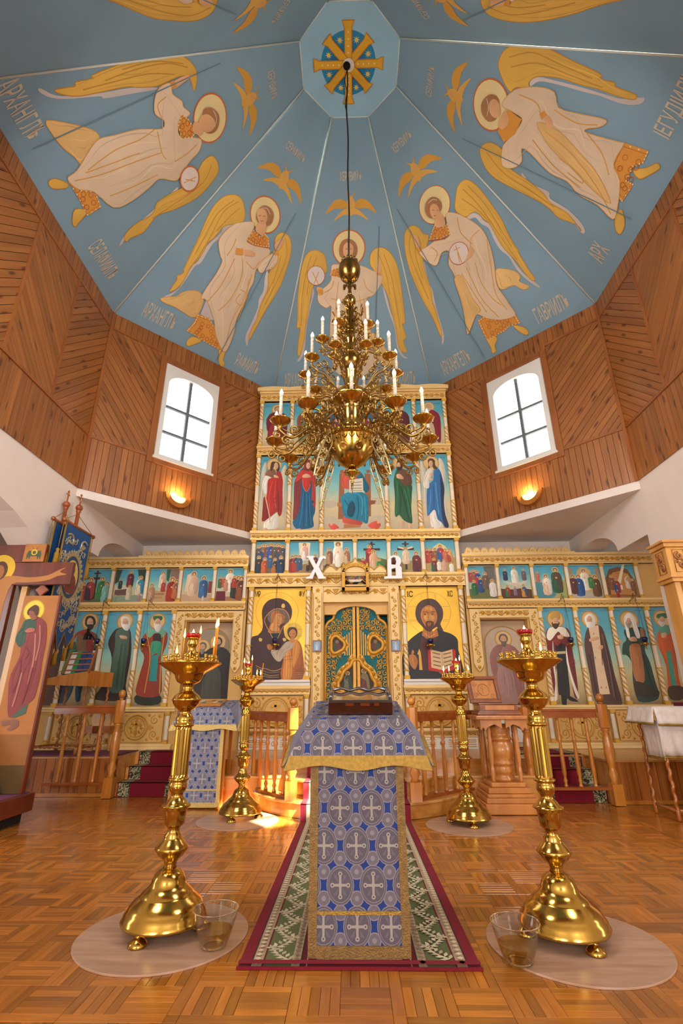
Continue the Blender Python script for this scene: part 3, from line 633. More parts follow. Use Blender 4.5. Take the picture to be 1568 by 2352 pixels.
# painted archangels, centimetres on each ceiling panel (right, up the slope)
ANGELS = {
 135: [('p','w',[-38,210,-46,209,-55,200,-55,190,-61,175,-67,159,-70,133,-77,119,-78,94,-83,76,-97,57,-89,61,-80,81,-75,103,-71,125,-65,133,-62,155,-59,171,-52,183,-50,196,-40,207]),
  ('p','G',[-31,230,-42,246,-53,250,-64,245,-74,234,-81,216,-83,194,-83,168,-84,141,-85,115,-83,106,-90,97,-88,93,-90,82,-91,70,-84,78,-79,91,-77,109,-76,122,-72,132,-68,151,-67,166,-62,176,-59,187,-55,200,-46,209,-34,217]),
  ('l','g',[-50,243,-64,218,-67,182,-71,147,-77,114]),
  ('l','g',[-57,241,-71,211,-75,177,-78,140]),
  ('l','g',[-44,237,-54,214,-62,188]),
  ('p','w',[39,182,41,168,48,150,47,134,52,120,53,99,53,82,54,66,63,53,64,57,60,71,61,100,56,121,56,138,53,164]),
  ('p','G',[29,229,29,239,36,247,48,248,58,240,65,224,69,202,72,175,70,149,67,125,66,111,65,94,64,82,63,66,59,71,58,87,59,102,55,119,54,138,53,158,44,177,44,196,38,213]),
  ('l','g',[44,242,59,220,63,180,61,131]),
  ('l','g',[50,215,56,181,56,147]),
  ('c','R',[-3,252,27]),
  ('c','H',[-3,252,25]),
  ('p','Y',[-49,93,-63,88,-74,78,-79,69,-99,55,-93,51,-75,53,-59,52,-39,54,-37,84]),
  ('q','w',[-34,89,-18,92,-9,84,-9,65,-18,62,-33,63]),
  ('p','G',[-19,26,-31,23,-36,12,-31,6,-25,11,-14,23]),
  ('p','G',[20,26,31,29,34,13,40,8,38,0,29,6]),
  ('q','O',[-38,61,-17,64,-1,54,11,41,32,30,32,23,13,25,-4,25,-22,27,-44,28,-40,39,-38,48]),
  ('p','W',[-35,219,-14,232,-12,205,-9,201,25,212,29,202,21,177,21,166,25,153,24,137,26,117,25,95,26,81,31,65,33,44,32,28,23,28,2,47,-9,65,-33,87,-43,86,-42,105,-37,130,-36,153,-41,158,-50,169,-54,181,-49,199,-42,212]),
  ('p','W',[36,211,44,211,48,201,45,189,37,181,30,172,21,177,23,191,29,202]),
  ('l','y',[-20,168,-22,121,-32,85]),
  ('l','y',[-10,176,3,151,1,108,-9,82]),
  ('l','y',[-33,165,-30,182,-31,195]),
  ('l','y',[17,162,22,119,19,78,28,36]),
  ('l','y',[-1,174,16,171,19,186]),
  ('l','y',[10,131,25,129,23,110,11,111,13,125]),
  ('l','y',[16,153,26,117,27,85]),
  ('q','O',[-11,222,2,220,9,228,17,226,25,215,11,208,-4,203,-15,203]),
  ('l','R',[-14,202,-4,202,11,207,26,214]),
  ('p','B',[-11,263,-1,265,8,260,11,249,8,241,1,237,-10,236,-17,242,-17,254]),
  ('p','S',[-8,237,1,243,8,231,3,222,-9,224]),
  ('p','S',[-1,253,2,247,2,241,-2,237,-9,237,-14,241,-18,247,-17,253,-13,256,-7,257]),
  ('l','B',[-13,244,-10,247]),
  ('l','B',[-6,248,-3,250]),
  ('l','B',[-7,240,-3,242]),
  ('l','w',[-14,256,-6,261,3,257]),
  ('p','S',[-14,186,-2,193,7,193,7,188,-7,181]),
  ('q','O',[-25,183,-14,188,-11,179,-22,174]),
  ('p','S',[31,224,37,238,43,234,41,219,34,218]),
  ('q','O',[33,214,42,216,43,211,35,208]),
  ('l','s',[41,283,23,7])],
 45: [('p','w',[-54,201,-60,178,-63,164,-63,153,-68,137,-73,117,-76,101,-82,76,-90,65,-92,66,-86,78,-79,106,-74,126,-71,143,-65,176,-61,192]),
  ('p','G',[-27,230,-34,238,-36,250,-43,259,-55,261,-65,254,-76,232,-83,206,-86,178,-87,148,-86,127,-86,105,-88,78,-82,85,-78,106,-75,118,-72,139,-66,152,-61,179,-59,191,-53,206,-42,215]),
  ('l','g',[-50,254,-67,231,-74,192,-76,144]),
  ('l','g',[-46,244,-62,217,-69,179]),
  ('p','w',[39,216,50,216,58,207,60,197,67,184,67,165,69,146,73,133,77,110,81,93,93,67,90,66,80,86,73,108,71,129,64,146,62,164,62,183,55,195,51,208,42,211]),
  ('p','G',[29,237,37,250,48,262,61,262,69,252,75,235,80,210,84,182,84,156,86,136,88,130,86,126,88,108,89,95,92,79,87,79,82,95,78,117,73,134,69,147,67,168,66,187,60,201,58,211,51,217,40,217,33,225]),
  ('l','g',[52,254,62,224,69,188,74,151,80,118]),
  ('l','g',[61,252,72,214,77,173,81,139]),
  ('l','g',[45,243,58,217,67,189]),
  ('c','R',[3,262,27]),
  ('c','H',[3,262,26]),
  ('p','Y',[45,123,58,117,71,104,74,93,69,88,80,74,70,74,59,89,45,90,38,99]),
  ('p','G',[-16,34,-4,35,0,26,-9,17,-11,8,-18,8,-16,18]),
  ('p','G',[33,32,46,22,50,11,45,8,37,19]),
  ('q','O',[-16,69,-1,70,11,55,28,49,44,44,45,30,28,34,16,31,0,31,-17,32,-17,54]),
  ('p','W',[13,239,28,231,42,211,52,190,54,172,52,153,47,132,37,102,40,80,42,63,43,45,20,50,0,64,-13,79,-27,68,-37,66,-33,85,-24,118,-17,152,-18,173,-8,190,-20,195,-35,184,-44,190,-52,208,-52,219,-34,217,-22,217,2,209]),
  ('p','Y',[-20,148,-7,145,-7,106,-3,82,-13,79,-27,68,-42,57,-33,85,-25,116]),
  ('l','y',[49,189,31,185,22,163]),
  ('l','y',[22,152,17,120,22,88,30,71]),
  ('l','y',[6,153,6,98,18,56]),
  ('l','y',[53,170,41,131,30,92,35,60]),
  ('l','y',[-5,149,-2,116,4,73]),
  ('l','y',[27,224,22,203,30,178]),
  ('l','y',[-31,213,-26,199,-37,191]),
  ('q','O',[-11,237,-2,227,9,226,6,211,-10,214,-29,224,-18,232]),
  ('l','R',[-29,223,-10,213,6,210]),
  ('c','R',[5,178,17]),
  ('c','P',[5,178,16]),
  ('l','O',[6,191,3,163]),
  ('l','O',[0,186,11,185]),
  ('l','O',[4,180,0,165]),
  ('p','S',[13,161,22,163,29,168,26,175,15,167,7,160]),
  ('p','S',[-49,245,-43,239,-47,224,-53,225,-52,237]),
  ('q','O',[-53,227,-47,221,-51,217,-55,222]),
  ('p','B',[6,274,13,267,15,257,11,250,6,249,0,245,-10,249,-14,257,-12,267,-4,274]),
  ('p','S',[-2,244,8,245,7,228,-4,229,-10,237]),
  ('p','S',[7,250,4,245,-1,243,-6,245,-8,251,-7,258,-4,263,1,265,6,262,8,257]),
  ('l','B',[-2,258,0,255]),
  ('l','B',[3,253,6,252]),
  ('l','B',[-4,249,-1,247]),
  ('l','w',[-4,270,5,270,11,265]),
  ('l','s',[-54,296,-33,10])],
 180: [('p','w',[-72,187,-83,159,-92,126,-102,93,-112,71,-123,60,-121,57,-111,67,-102,87,-91,119,-87,123,-78,156,-68,192]),
  ('p','G',[-45,242,-60,253,-76,247,-90,229,-100,200,-105,171,-109,142,-111,119,-108,120,-113,99,-110,97,-113,86,-116,73,-110,78,-101,95,-93,126,-86,154,-79,170,-71,193,-69,213,-67,229,-60,241]),
  ('l','g',[-71,242,-86,214,-96,172,-101,132]),
  ('l','g',[-72,221,-86,187,-95,147,-104,103]),
  ('l','g',[-77,237,-94,198,-102,157]),
  ('p','w',[53,134,57,101,61,72,69,57,69,63,65,73,60,99,56,133,52,167,46,174]),
  ('p','G',[36,227,36,243,47,250,62,247,71,226,76,199,71,159,64,129,70,110,73,97,69,79,70,70,61,72,56,93,58,124,48,137,49,168,52,191,46,210]),
  ('l','g',[48,239,62,217,64,170,63,121]),
  ('c','R',[-7,256,29]),
  ('c','H',[-7,256,27]),
  ('p','G',[-45,16,-45,25,-33,36,-30,31,-37,17]),
  ('p','G',[-4,28,6,41,12,24,14,17,7,17]),
  ('p','Y',[-59,98,-71,89,-82,74,-97,49,-82,48,-66,52,-53,59,-41,64,-44,88]),
  ('q','O',[-35,38,-19,47,-8,63,11,60,11,38,-10,39]),
  ('p','W',[-26,227,-37,220,-44,220,-56,210,-67,212,-69,195,-60,183,-47,178,-36,187,-29,180,-42,151,-51,116,-56,95,-50,76,-40,54,-39,40,-32,39,-21,45,-9,61,20,75,26,102,24,133,22,153,36,174,34,187,25,206,20,225,9,233,0,220,-11,202,-24,208]),
  ('l','y',[-33,171,-32,146,-37,108,-34,66]),
  ('l','y',[-5,169,-13,129,-22,79,-32,45]),
  ('l','y',[-29,173,-5,169,5,172]),
  ('l','y',[-19,139,-28,89,-33,62]),
  ('l','y',[16,152,11,109,5,77]),
  ('l','y',[-57,200,-54,185,-39,185]),
  ('l','y',[11,224,14,207,14,183]),
  ('q','O',[-32,214,-22,222,-3,230,0,220,-6,203,-23,204]),
  ('c','R',[45,197,17]),
  ('c','P',[45,197,15]),
  ('l','O',[45,186,48,208]),
  ('l','O',[42,190,52,204]),
  ('p','S',[-67,214,-66,236,-62,241,-61,230,-60,214]),
  ('q','O',[-69,211,-68,217,-61,218,-61,211]),
  ('p','B',[-22,248,-19,261,-7,270,5,266,10,256,5,244,-7,241]),
  ('p','S',[-16,230,-5,240,4,234,-7,223]),
  ('p','S',[6,252,4,244,-3,238,-10,235,-15,238,-17,244,-15,252,-9,258,-2,261,4,259]),
  ('l','w',[-15,263,-4,265,4,259]),
  ('l','s',[-82,20,-58,290])],
 0: [('p','w',[58,213,65,206,71,176,76,147,80,119,84,95,94,73,87,74,80,93,77,121,73,143,68,175,62,201,53,211]),
  ('p','G',[37,239,52,261,65,264,78,255,89,232,94,202,94,169,95,130,90,131,94,111,91,108,93,83,88,83,84,104,82,126,78,148,74,177,65,206,55,215,51,213,44,231]),
  ('l','g',[69,251,84,221,86,183,88,138]),
  ('l','g',[61,245,77,211,81,168,85,122]),
  ('p','w',[-42,186,-49,168,-46,138,-53,132,-53,102,-59,77,-66,66,-71,69,-63,90,-60,121,-55,142,-53,177]),
  ('p','G',[-30,226,-29,246,-38,259,-49,261,-64,246,-70,224,-68,187,-65,149,-66,126,-70,109,-65,81,-69,71,-58,99,-58,129,-52,143,-48,172,-47,196,-44,217]),
  ('l','g',[-44,249,-56,216,-58,168,-60,121]),
  ('c','R',[12,261,30]),
  ('c','H',[12,261,28]),
  ('p','G',[28,46,37,33,46,25,43,19,33,25,23,34]),
  ('p','G',[-28,38,-17,35,-31,22,-45,21,-42,30]),
  ('q','O',[48,74,53,40,41,39,32,48,14,47,14,37,-10,39,-6,48,23,73]),
  ('p','W',[20,244,42,231,56,202,60,177,48,165,53,135,60,102,51,106,43,120,39,118,47,76,47,70,24,71,11,54,-17,41,-33,39,-27,66,-28,96,-21,118,-23,146,-14,183,-15,197,-29,191,-43,201,-48,219,-28,226,-17,223,8,210,18,210,19,225]),
  ('p','Y',[22,187,26,154,16,116,5,83,-17,51,-13,84,-3,123,5,159]),
  ('l','y',[44,170,43,136,52,109]),
  ('l','y',[2,185,-13,143,-19,97]),
  ('l','y',[18,171,11,127,-9,76,-28,45]),
  ('l','y',[39,118,28,90,11,70]),
  ('l','y',[40,223,41,195,29,183]),
  ('l','y',[-1,142,-5,108,-13,97,-11,122]),
  ('q','O',[19,232,17,209,-3,213,-19,226,-11,240]),
  ('p','S',[36,183,33,167,23,166,27,176]),
  ('q','O',[32,187,38,182,35,177,28,181]),
  ('p','B',[23,267,26,255,19,247,2,247,-6,258,-1,271,10,275]),
  ('p','S',[-1,242,17,237,6,227,-6,234]),
  ('p','S',[16,245,10,243,5,245,2,250,3,256,7,261,14,263,19,261,22,256,21,250]),
  ('l','w',[18,269,10,263,-1,262]),
  ('l','s',[-44,294,-20,18])],
 90: [('p','w',[-70,184,-73,165,-80,145,-83,125,-88,121,-91,97,-96,72,-104,59,-99,59,-90,76,-84,117,-76,149,-68,174]),
  ('p','G',[-44,221,-47,236,-57,243,-69,244,-80,236,-88,218,-93,196,-98,165,-100,133,-102,117,-96,117,-99,101,-102,84,-103,70,-99,68,-94,80,-88,101,-86,117,-80,141,-75,165,-70,184,-61,199,-44,210]),
  ('l','g',[-70,236,-81,207,-90,165,-94,121]),
  ('l','g',[-60,234,-73,207,-81,171]),
  ('p','w',[56,187,65,162,71,142,81,118,86,90,95,67,104,61,103,59,93,64,84,81,79,114,69,138,60,166]),
  ('p','G',[33,221,34,236,43,245,55,246,67,239,78,224,85,204,90,177,95,146,98,122,93,120,101,98,96,91,103,71,93,73,86,85,81,114,74,138,65,170,54,189,39,212]),
  ('l','g',[57,236,70,204,80,162,89,114]),
  ('l','g',[49,234,62,204,69,170]),
  ('c','R',[-4,246,29]),
  ('c','H',[-4,246,27]),
  ('p','Y',[35,103,49,101,60,82,75,60,89,50,71,46,49,61]),
  ('p','W',[-35,219,-19,221,18,218,37,210,54,206,54,191,39,170,27,165,31,139,35,107,40,78,45,44,5,25,-31,37,-41,100,-37,152,-46,150,-60,160,-60,176,-45,187,-36,198]),
  ('l','y',[-23,194,-29,152,-34,100]),
  ('l','y',[22,165,27,119,36,78]),
  ('l','y',[-3,163,-8,120,-13,58]),
  ('l','y',[14,171,18,131,18,78]),
  ('l','y',[-49,176,-36,183,-32,195]),
  ('l','y',[39,174,27,182,22,197]),
  ('l','y',[-37,166,-3,159,27,165]),
  ('q','O',[-35,213,-19,217,12,216,16,207,-3,196,-39,204]),
  ('c','R',[-63,204,16]),
  ('c','P',[-63,204,15]),
  ('l','O',[-69,210,-59,189]),
  ('l','O',[-58,210,-67,191]),
  ('p','S',[-63,184,-53,184,-51,174,-59,172]),
  ('q','O',[-62,182,-52,180,-53,173,-60,175]),
  ('p','S',[44,210,47,225,52,219,53,204]),
  ('q','O',[44,207,53,205,53,201,44,204]),
  ('p','B',[-5,261,6,256,11,246,8,233,-5,229,-19,233,-21,246,-16,257]),
  ('p','S',[4,243,2,236,-2,232,-8,232,-13,236,-14,243,-13,250,-8,255,-2,254,3,250]),
  ('q','S',[-11,233,1,233,4,216,-6,209,-14,217]),
  ('l','B',[-10,245,-6,245]),
  ('l','B',[-3,245,1,245]),
  ('l','B',[-7,237,-3,237]),
  ('l','s',[49,279,42,78])],
}

# painted figures of the icons, millimetres in the plane of the screen (right, up); last number of a line = stroke width in mm
FIG = {
 'red_angel': [('p','#c9c4ac',[-1553,5066,-1598,5014,-1629,4832,-1628,4487,-1647,3994,-1604,4152,-1581,4361,-1547,4831]),
  ('p','#c9c4ac',[-1212,5015,-1181,4864,-1198,4633,-1171,4207,-1217,4049,-1256,4608,-1277,4866]),
  ('c','#c49a5e',[-1408,5011,135]),
  ('c','#dcb97c',[-1408,5011,116]),
  ('p','#e4e0d2',[-1416,4040,-1328,4112,-1298,3990,-1294,3834,-1405,3811,-1530,3825,-1525,3944]),
  ('p','#d8a883',[-1553,3825,-1486,3836,-1467,3800,-1517,3789]),
  ('p','#d8a883',[-1350,3835,-1294,3840,-1287,3810,-1332,3799]),
  ('p','#b3281f',[-1484,4752,-1368,4776,-1361,4880,-1290,4879,-1242,4710,-1241,4532,-1232,4135,-1279,4038,-1317,4124,-1416,4040,-1565,3951,-1568,4115,-1565,4386,-1510,4435,-1509,4663]),
  ('p','#861e1e',[-1562,3957,-1569,4237,-1562,4386,-1524,4373,-1460,4125,-1460,4016]),
  ('p','#861e1e',[-1327,4635,-1292,4357,-1286,4074,-1312,4136,-1332,4483]),
  ('l','#d8473a',[-1423,4700,-1469,4435,-1443,4137],15),
  ('l','#d8473a',[-1365,4712,-1376,4421,-1343,4197],13),
  ('l','#7d1a1a',[-1419,4359,-1362,4371,-1306,4408],9),
  ('l','#7d1a1a',[-1416,4285,-1348,4308,-1292,4357],9),
  ('p','#8a5c40',[-1554,4857,-1504,4914,-1434,4940,-1385,4906,-1370,4815,-1426,4764,-1545,4798]),
  ('p','#e6e2d4',[-1546,4805,-1444,4765,-1495,4733,-1511,4637,-1514,4460,-1551,4448,-1592,4613,-1582,4715]),
  ('p','#d8a883',[-1552,4461,-1510,4435,-1514,4398,-1543,4404]),
  ('p','#4a3020',[-1457,5065,-1393,5077,-1320,5043,-1309,4918,-1349,4880,-1381,4945,-1401,4998,-1444,4894,-1475,4921]),
  ('p','#d8a883',[-1333,4990,-1338,4950,-1357,4926,-1380,4926,-1400,4951,-1409,4992,-1404,5032,-1386,5057,-1362,5056,-1342,5031]),
  ('l','#6e4a32',[-1396,5000,-1378,4998],3),
  ('l','#6e4a32',[-1365,4998,-1347,4999],3),
  ('l','#a97a58',[-1371,4995,-1374,4966],3),
  ('l','#a85a48',[-1381,4952,-1358,4951],4),
  ('p','#d8a883',[-1405,4816,-1333,4795,-1320,4756,-1391,4770]),
  ('l','#d9b793',[-1531,4398,-1452,4077,-1427,3919],17)],
 'mother': [('c','#c49a5e',[-798,5028,126]),
  ('c','#dcb97c',[-798,5028,108]),
  ('p','#7e2f30',[-891,4951,-761,4949,-682,4818,-668,4651,-667,4140,-739,4350,-742,4525,-792,4730,-886,4731,-915,4477,-920,4229,-982,3998,-1044,3975,-1038,4354,-1041,4656,-993,4797]),
  ('p','#c33427',[-959,4861,-878,4912,-772,4910,-688,4805,-674,4651,-667,4189,-720,4276,-739,4350,-739,4703,-863,4769,-967,4707,-1025,4682]),
  ('p','#0f5c84',[-908,4706,-757,4729,-736,4525,-726,4276,-667,4140,-704,3995,-691,3851,-819,3811,-989,3818,-1049,3939,-983,4022,-931,4229,-916,4528]),
  ('p','#083f5e',[-727,4325,-686,4300,-726,4263]),
  ('l','#1f78a2',[-880,4477,-894,4106,-933,3865],15),
  ('l','#1f78a2',[-821,4451,-814,4105,-820,3852],15),
  ('l','#1f78a2',[-775,4450,-757,4104,-730,3875],13),
  ('l','#07405f',[-851,4464,-854,4106,-865,3841],11),
  ('l','#07405f',[-792,4451,-780,4105,-764,3852],11),
  ('p','#c33427',[-898,4757,-769,4755,-760,4602,-799,4501,-846,4502,-889,4603]),
  ('l','#e88a4c',[-897,4731,-882,4591,-834,4495,-788,4526,-764,4627],6),
  ('p','#7e2f30',[-858,5095,-787,5107,-739,5054,-737,4923,-795,4885,-878,4912]),
  ('p','#d8a883',[-767,4989,-773,4951,-791,4928,-813,4928,-831,4952,-839,4990,-833,5028,-815,5051,-793,5051,-774,5027]),
  ('l','#6e4a32',[-827,4998,-809,4996],3),
  ('l','#6e4a32',[-797,4996,-780,4997],3),
  ('l','#a97a58',[-803,4993,-806,4965],3),
  ('l','#a85a48',[-813,4952,-792,4952],4),
  ('p','#d8a883',[-899,4796,-841,4833,-782,4813,-758,4761,-886,4757]),
  ('p','#d8a883',[-971,3806,-910,3818,-914,3782,-954,3782])],
 'enthroned': [('q','#9a5f38',[-252,4835,-167,4833,-172,3976,-278,3977]),
  ('q','#9a5f38',[187,4828,296,4813,282,4021,182,4022]),
  ('c','#9a5f38',[252,4861,34]),
  ('c','#9a5f38',[-209,4868,34]),
  ('q','#b4713f',[-289,4282,-170,4281,-171,4204,-290,4205]),
  ('q','#8a5230',[248,4314,373,4312,353,4248,246,4224]),
  ('q','#b9733f',[-173,3889,120,3885,96,3824,-185,3814]),
  ('p','#c4503c',[-184,4014,-54,4000,121,3923,108,3873,-79,3888,-196,3914]),
  ('c','#c49a5e',[-42,5035,151]),
  ('c','#dcb97c',[-42,5035,131]),
  ('p','#c4503c',[-178,4888,-19,4926,102,4870,149,4748,133,4537,-168,4541,-216,4674]),
  ('p','#12647c',[-19,4926,90,4870,150,4815,220,4667,266,4561,215,4457,121,4563,63,4723]),
  ('p','#1f7f9c',[-229,4385,-97,4474,84,4485,226,4405,247,4275,226,3909,110,3935,-31,3974,-148,4001,-195,4102,-218,4256]),
  ('p','#0b4d63',[-99,4229,-27,4305,19,4176,-30,4012,-124,4051]),
  ('l','#3fa3bd',[-73,4448,71,4433,140,4302,123,4048],16),
  ('l','#3fa3bd',[178,4380,185,4174,192,3947],13),
  ('l','#0b4d63',[58,4381,78,4175,40,3974],13),
  ('l','#0b4d63',[-170,4332,-99,4203,-66,4025],13),
  ('q','#d9cfb5',[-82,4698,155,4735,161,4471,-85,4461]),
  ('l','#6d6455',[-59,4645,135,4662],11),
  ('l','#6d6455',[-59,4592,134,4602],11),
  ('l','#6d6455',[-60,4539,133,4543],11),
  ('l','#6d6455',[-60,4493,138,4495],9),
  ('p','#5a3a26',[-109,5119,-41,5145,27,5116,43,4979,5,4912,-99,4913,-123,4995]),
  ('p','#4a2f1d',[-94,5022,-90,4946,-44,4887,3,4945,9,5021]),
  ('p','#d8a883',[2,5021,-7,4974,-30,4945,-57,4945,-78,4975,-86,5022,-77,5069,-55,5098,-28,5098,-6,5068]),
  ('l','#6e4a32',[-71,5032,-50,5030],3),
  ('l','#6e4a32',[-35,5030,-14,5031],3),
  ('l','#a97a58',[-42,5026,-47,4992],3),
  ('p','#4a2f1d',[-84,4984,-43,4992,-2,4983,-13,4928,-44,4887,-74,4929]),
  ('p','#d8523c',[225,3859,344,3932,425,3906,435,3844,363,3771,329,3808,294,3797]),
  ('c','#d8a883',[402,3913,25]),
  ('p','#d8523c',[-443,3880,-337,3891,-255,3815,-314,3804,-349,3755,-395,3805]),
  ('c','#d8a883',[-390,3885,25])],
 'green_forerunner': [('c','#c49a5e',[811,5022,124]),
  ('c','#dcb97c',[811,5022,104]),
  ('p','#d8a883',[789,3927,836,3939,832,3840,760,3797,743,3810,791,3852]),
  ('p','#d8a883',[904,3888,957,3888,958,3801,921,3777,905,3802]),
  ('p','#6a4330',[786,4887,884,4899,977,4817,1008,4710,995,4591,867,4553,777,4686]),
  ('p','#215a35',[749,4887,785,4873,790,4713,868,4579,1001,4590,992,4421,970,4138,975,3912,939,3888,836,3939,759,4040,711,4003,684,4066,701,4373,692,4687]),
  ('l','#3b8350',[752,4660,739,4372,713,4066],13),
  ('l','#143b22',[808,4580,855,4319,920,3963],16),
  ('l','#143b22',[785,4607,795,4294,772,4065],13),
  ('l','#3b8350',[866,4527,913,4292,944,3988],13),
  ('l','#3b8350',[927,4552,953,4369,966,4164],11),
  ('p','#d8a883',[745,4793,807,4806,864,4738,850,4705,754,4726]),
  ('p','#3a271c',[776,5078,827,5104,867,5049,854,4913,785,4873,751,4915]),
  ('p','#3a271c',[755,4969,756,4908,787,4860,822,4907,829,4968]),
  ('p','#d8a883',[823,4968,816,4930,799,4907,780,4907,765,4931,761,4969,769,5007,785,5030,805,5030,819,5006]),
  ('l','#6e4a32',[772,4977,787,4975],3),
  ('l','#6e4a32',[798,4975,813,4976],3),
  ('l','#a97a58',[792,4972,788,4944],3),
  ('p','#3a271c',[761,4938,791,4944,820,4937,811,4893,787,4860,767,4894])],
 'blue_angel': [('p','#cdc6b2',[1186,5058,1261,4893,1251,4548,1217,4212,1181,4212,1179,4549,1156,4868]),
  ('p','#cdc6b2',[1508,5108,1585,4997,1601,4741,1561,4387,1594,4055,1522,4031,1492,4414,1486,4810]),
  ('c','#c49a5e',[1360,5007,144]),
  ('c','#dcb97c',[1360,5007,125]),
  ('p','#e2ddd2',[1290,4071,1364,4121,1411,3957,1477,3906,1470,3820,1295,3803]),
  ('p','#d8a883',[1267,3816,1331,3815,1317,3791,1271,3791]),
  ('p','#d8a883',[1464,3820,1510,3813,1496,3776,1462,3789]),
  ('p','#2c6ca3',[1263,4547,1380,4678,1405,4864,1492,4890,1531,4769,1560,4517,1530,4284,1533,4030,1576,3831,1516,3807,1464,3894,1399,3957,1365,4133,1264,4034,1230,4059]),
  ('p','#1d2c4c',[1510,4809,1534,4649,1557,4517,1530,4259,1539,4030,1581,3831,1521,3807,1481,3956,1482,4285]),
  ('l','#4f93c8',[1413,4638,1417,4363,1428,4032],16),
  ('l','#4f93c8',[1319,4494,1305,4287,1255,4072],13),
  ('l','#1b4a78',[1372,4572,1369,4351,1355,4159],11),
  ('p','#e0d8ca',[1285,4880,1383,4892,1362,4771,1307,4679,1299,4547,1261,4521,1204,4561,1217,4680]),
  ('p','#d8a883',[1316,4799,1366,4825,1380,4771,1337,4751]),
  ('p','#d8a883',[1316,4718,1370,4711,1361,4671,1319,4679]),
  ('p','#5c3a28',[1309,5070,1373,5103,1431,5061,1431,4972,1469,4904,1407,4891,1374,4946,1298,4893,1314,4960]),
  ('p','#d8a883',[1394,4993,1384,4955,1364,4932,1341,4933,1324,4956,1319,4994,1329,5032,1349,5056,1373,5055,1390,5031]),
  ('l','#6e4a32',[1333,5002,1351,5001],3),
  ('l','#6e4a32',[1364,5000,1381,5002],3),
  ('l','#a97a58',[1357,4997,1352,4970],3),
  ('l','#a85a48',[1343,4957,1365,4956],4)],
 'warrior': [('c','#b88c4c',[-4217,2297,139]),
  ('c','#d8b878',[-4217,2297,116]),
  ('p','#7b5a3a',[-4343,2116,-4142,2133,-4030,2025,-4000,1743,-4019,1536,-4049,1401,-4300,1402,-4369,1572,-4360,1815,-4385,2045]),
  ('p','#3e5c4a',[-4429,1885,-4394,1991,-4333,1815,-4334,1675,-4389,1676]),
  ('p','#9c2c26',[-4350,2153,-4223,2170,-4117,2097,-4092,1954,-4104,1813,-4164,1744,-4234,2026,-4358,2099,-4419,2027,-4414,2099]),
  ('p','#27485c',[-4390,1403,-4300,1402,-4304,1235,-4366,1095,-4446,1096,-4387,1202]),
  ('p','#27485c',[-4264,1402,-4157,1401,-4162,1234,-4158,1119,-4232,1136]),
  ('p','#2f5a46',[-4389,1676,-4091,1743,-4109,1537,-4193,1402,-4372,1403]),
  ('p','#d8a883',[-4101,2007,-4026,1998,-4038,1962,-4104,1972]),
  ('p','#3a2a1c',[-4293,2353,-4234,2389,-4152,2352,-4124,2242,-4270,2224]),
  ('p','#3a2a1c',[-4269,2279,-4250,2210,-4187,2156,-4143,2209,-4149,2278]),
  ('p','#d8a883',[-4158,2278,-4160,2236,-4181,2209,-4212,2210,-4242,2236,-4260,2279,-4258,2322,-4237,2348,-4205,2348,-4175,2321]),
  ('l','#6e4a32',[-4243,2288,-4219,2286],6),
  ('l','#6e4a32',[-4201,2286,-4177,2288],6),
  ('l','#a97a58',[-4209,2282,-4209,2252],6),
  ('p','#3a2a1c',[-4250,2244,-4204,2252,-4155,2244,-4158,2194,-4187,2156,-4229,2195]),
  ('l','#8a6a3a',[-4203,2062,-4269,1814,-4326,1538],15)],
 'green_monk': [('c','#b88c4c',[-3656,2293,134]),
  ('c','#d8b878',[-3656,2293,112]),
  ('p','#3a2620',[-3760,2184,-3574,2183,-3503,1950,-3485,1705,-3500,1331,-3470,1132,-3931,1134,-3900,1266,-3773,1467,-3781,1741,-3871,1952,-3839,2095]),
  ('p','#4e6656',[-3773,2148,-3593,2183,-3542,1968,-3536,1568,-3544,1265,-3740,1266,-3770,1672,-3755,1916]),
  ('l','#38503f',[-3650,1951,-3645,1568,-3635,1282],19),
  ('l','#38503f',[-3595,1951,-3573,1568,-3564,1281],15),
  ('p','#d8a883',[-3706,2076,-3603,2066,-3587,2022,-3681,2031]),
  ('p','#e4ddd2',[-3730,2348,-3669,2375,-3588,2338,-3564,2237,-3597,2147,-3689,2202]),
  ('p','#e8e2d8',[-3704,2275,-3688,2209,-3630,2158,-3588,2208,-3592,2274]),
  ('p','#d8a883',[-3600,2274,-3603,2233,-3623,2209,-3652,2209,-3680,2234,-3695,2275,-3693,2316,-3673,2341,-3643,2340,-3615,2315]),
  ('l','#6e4a32',[-3680,2283,-3657,2282],6),
  ('l','#6e4a32',[-3640,2282,-3618,2283],6),
  ('l','#a97a58',[-3648,2278,-3648,2249],6),
  ('p','#e8e2d8',[-3688,2242,-3644,2249,-3598,2241,-3602,2194,-3630,2158,-3669,2195])],
 'green_mitre': [('c','#b88c4c',[-3139,2289,133]),
  ('c','#d8b878',[-3139,2289,111]),
  ('p','#2a2f22',[-3321,1197,-2967,1196,-2967,1065,-3284,1066]),
  ('p','#9a3c26',[-3305,2109,-2995,2143,-2945,1964,-2999,1737,-2965,1463,-2966,1187,-3312,1197,-3319,1431,-3272,1738,-3355,1878]),
  ('p','#6fa887',[-3277,2181,-3143,2144,-3036,2179,-2979,2089,-3090,2018,-3157,2108,-3221,2037,-3293,2091]),
  ('p','#3b2a22',[-3173,2090,-3062,2089,-3053,1947,-3154,1948]),
  ('p','#3f9a76',[-3193,1966,-3067,1982,-3021,1911,-3038,1754,-3099,1807,-3167,1772]),
  ('q','#2f8f8c',[-3167,1772,-3058,1772,-3037,1396,-3153,1396]),
  ('l','#d6a23c',[-3284,2091,-3181,1738,-3201,1230],13),
  ('l','#d6a23c',[-3007,2089,-3004,1702,-2969,1212],13),
  ('p','#2f6a44',[-3210,2372,-3079,2371,-3075,2307,-3192,2307]),
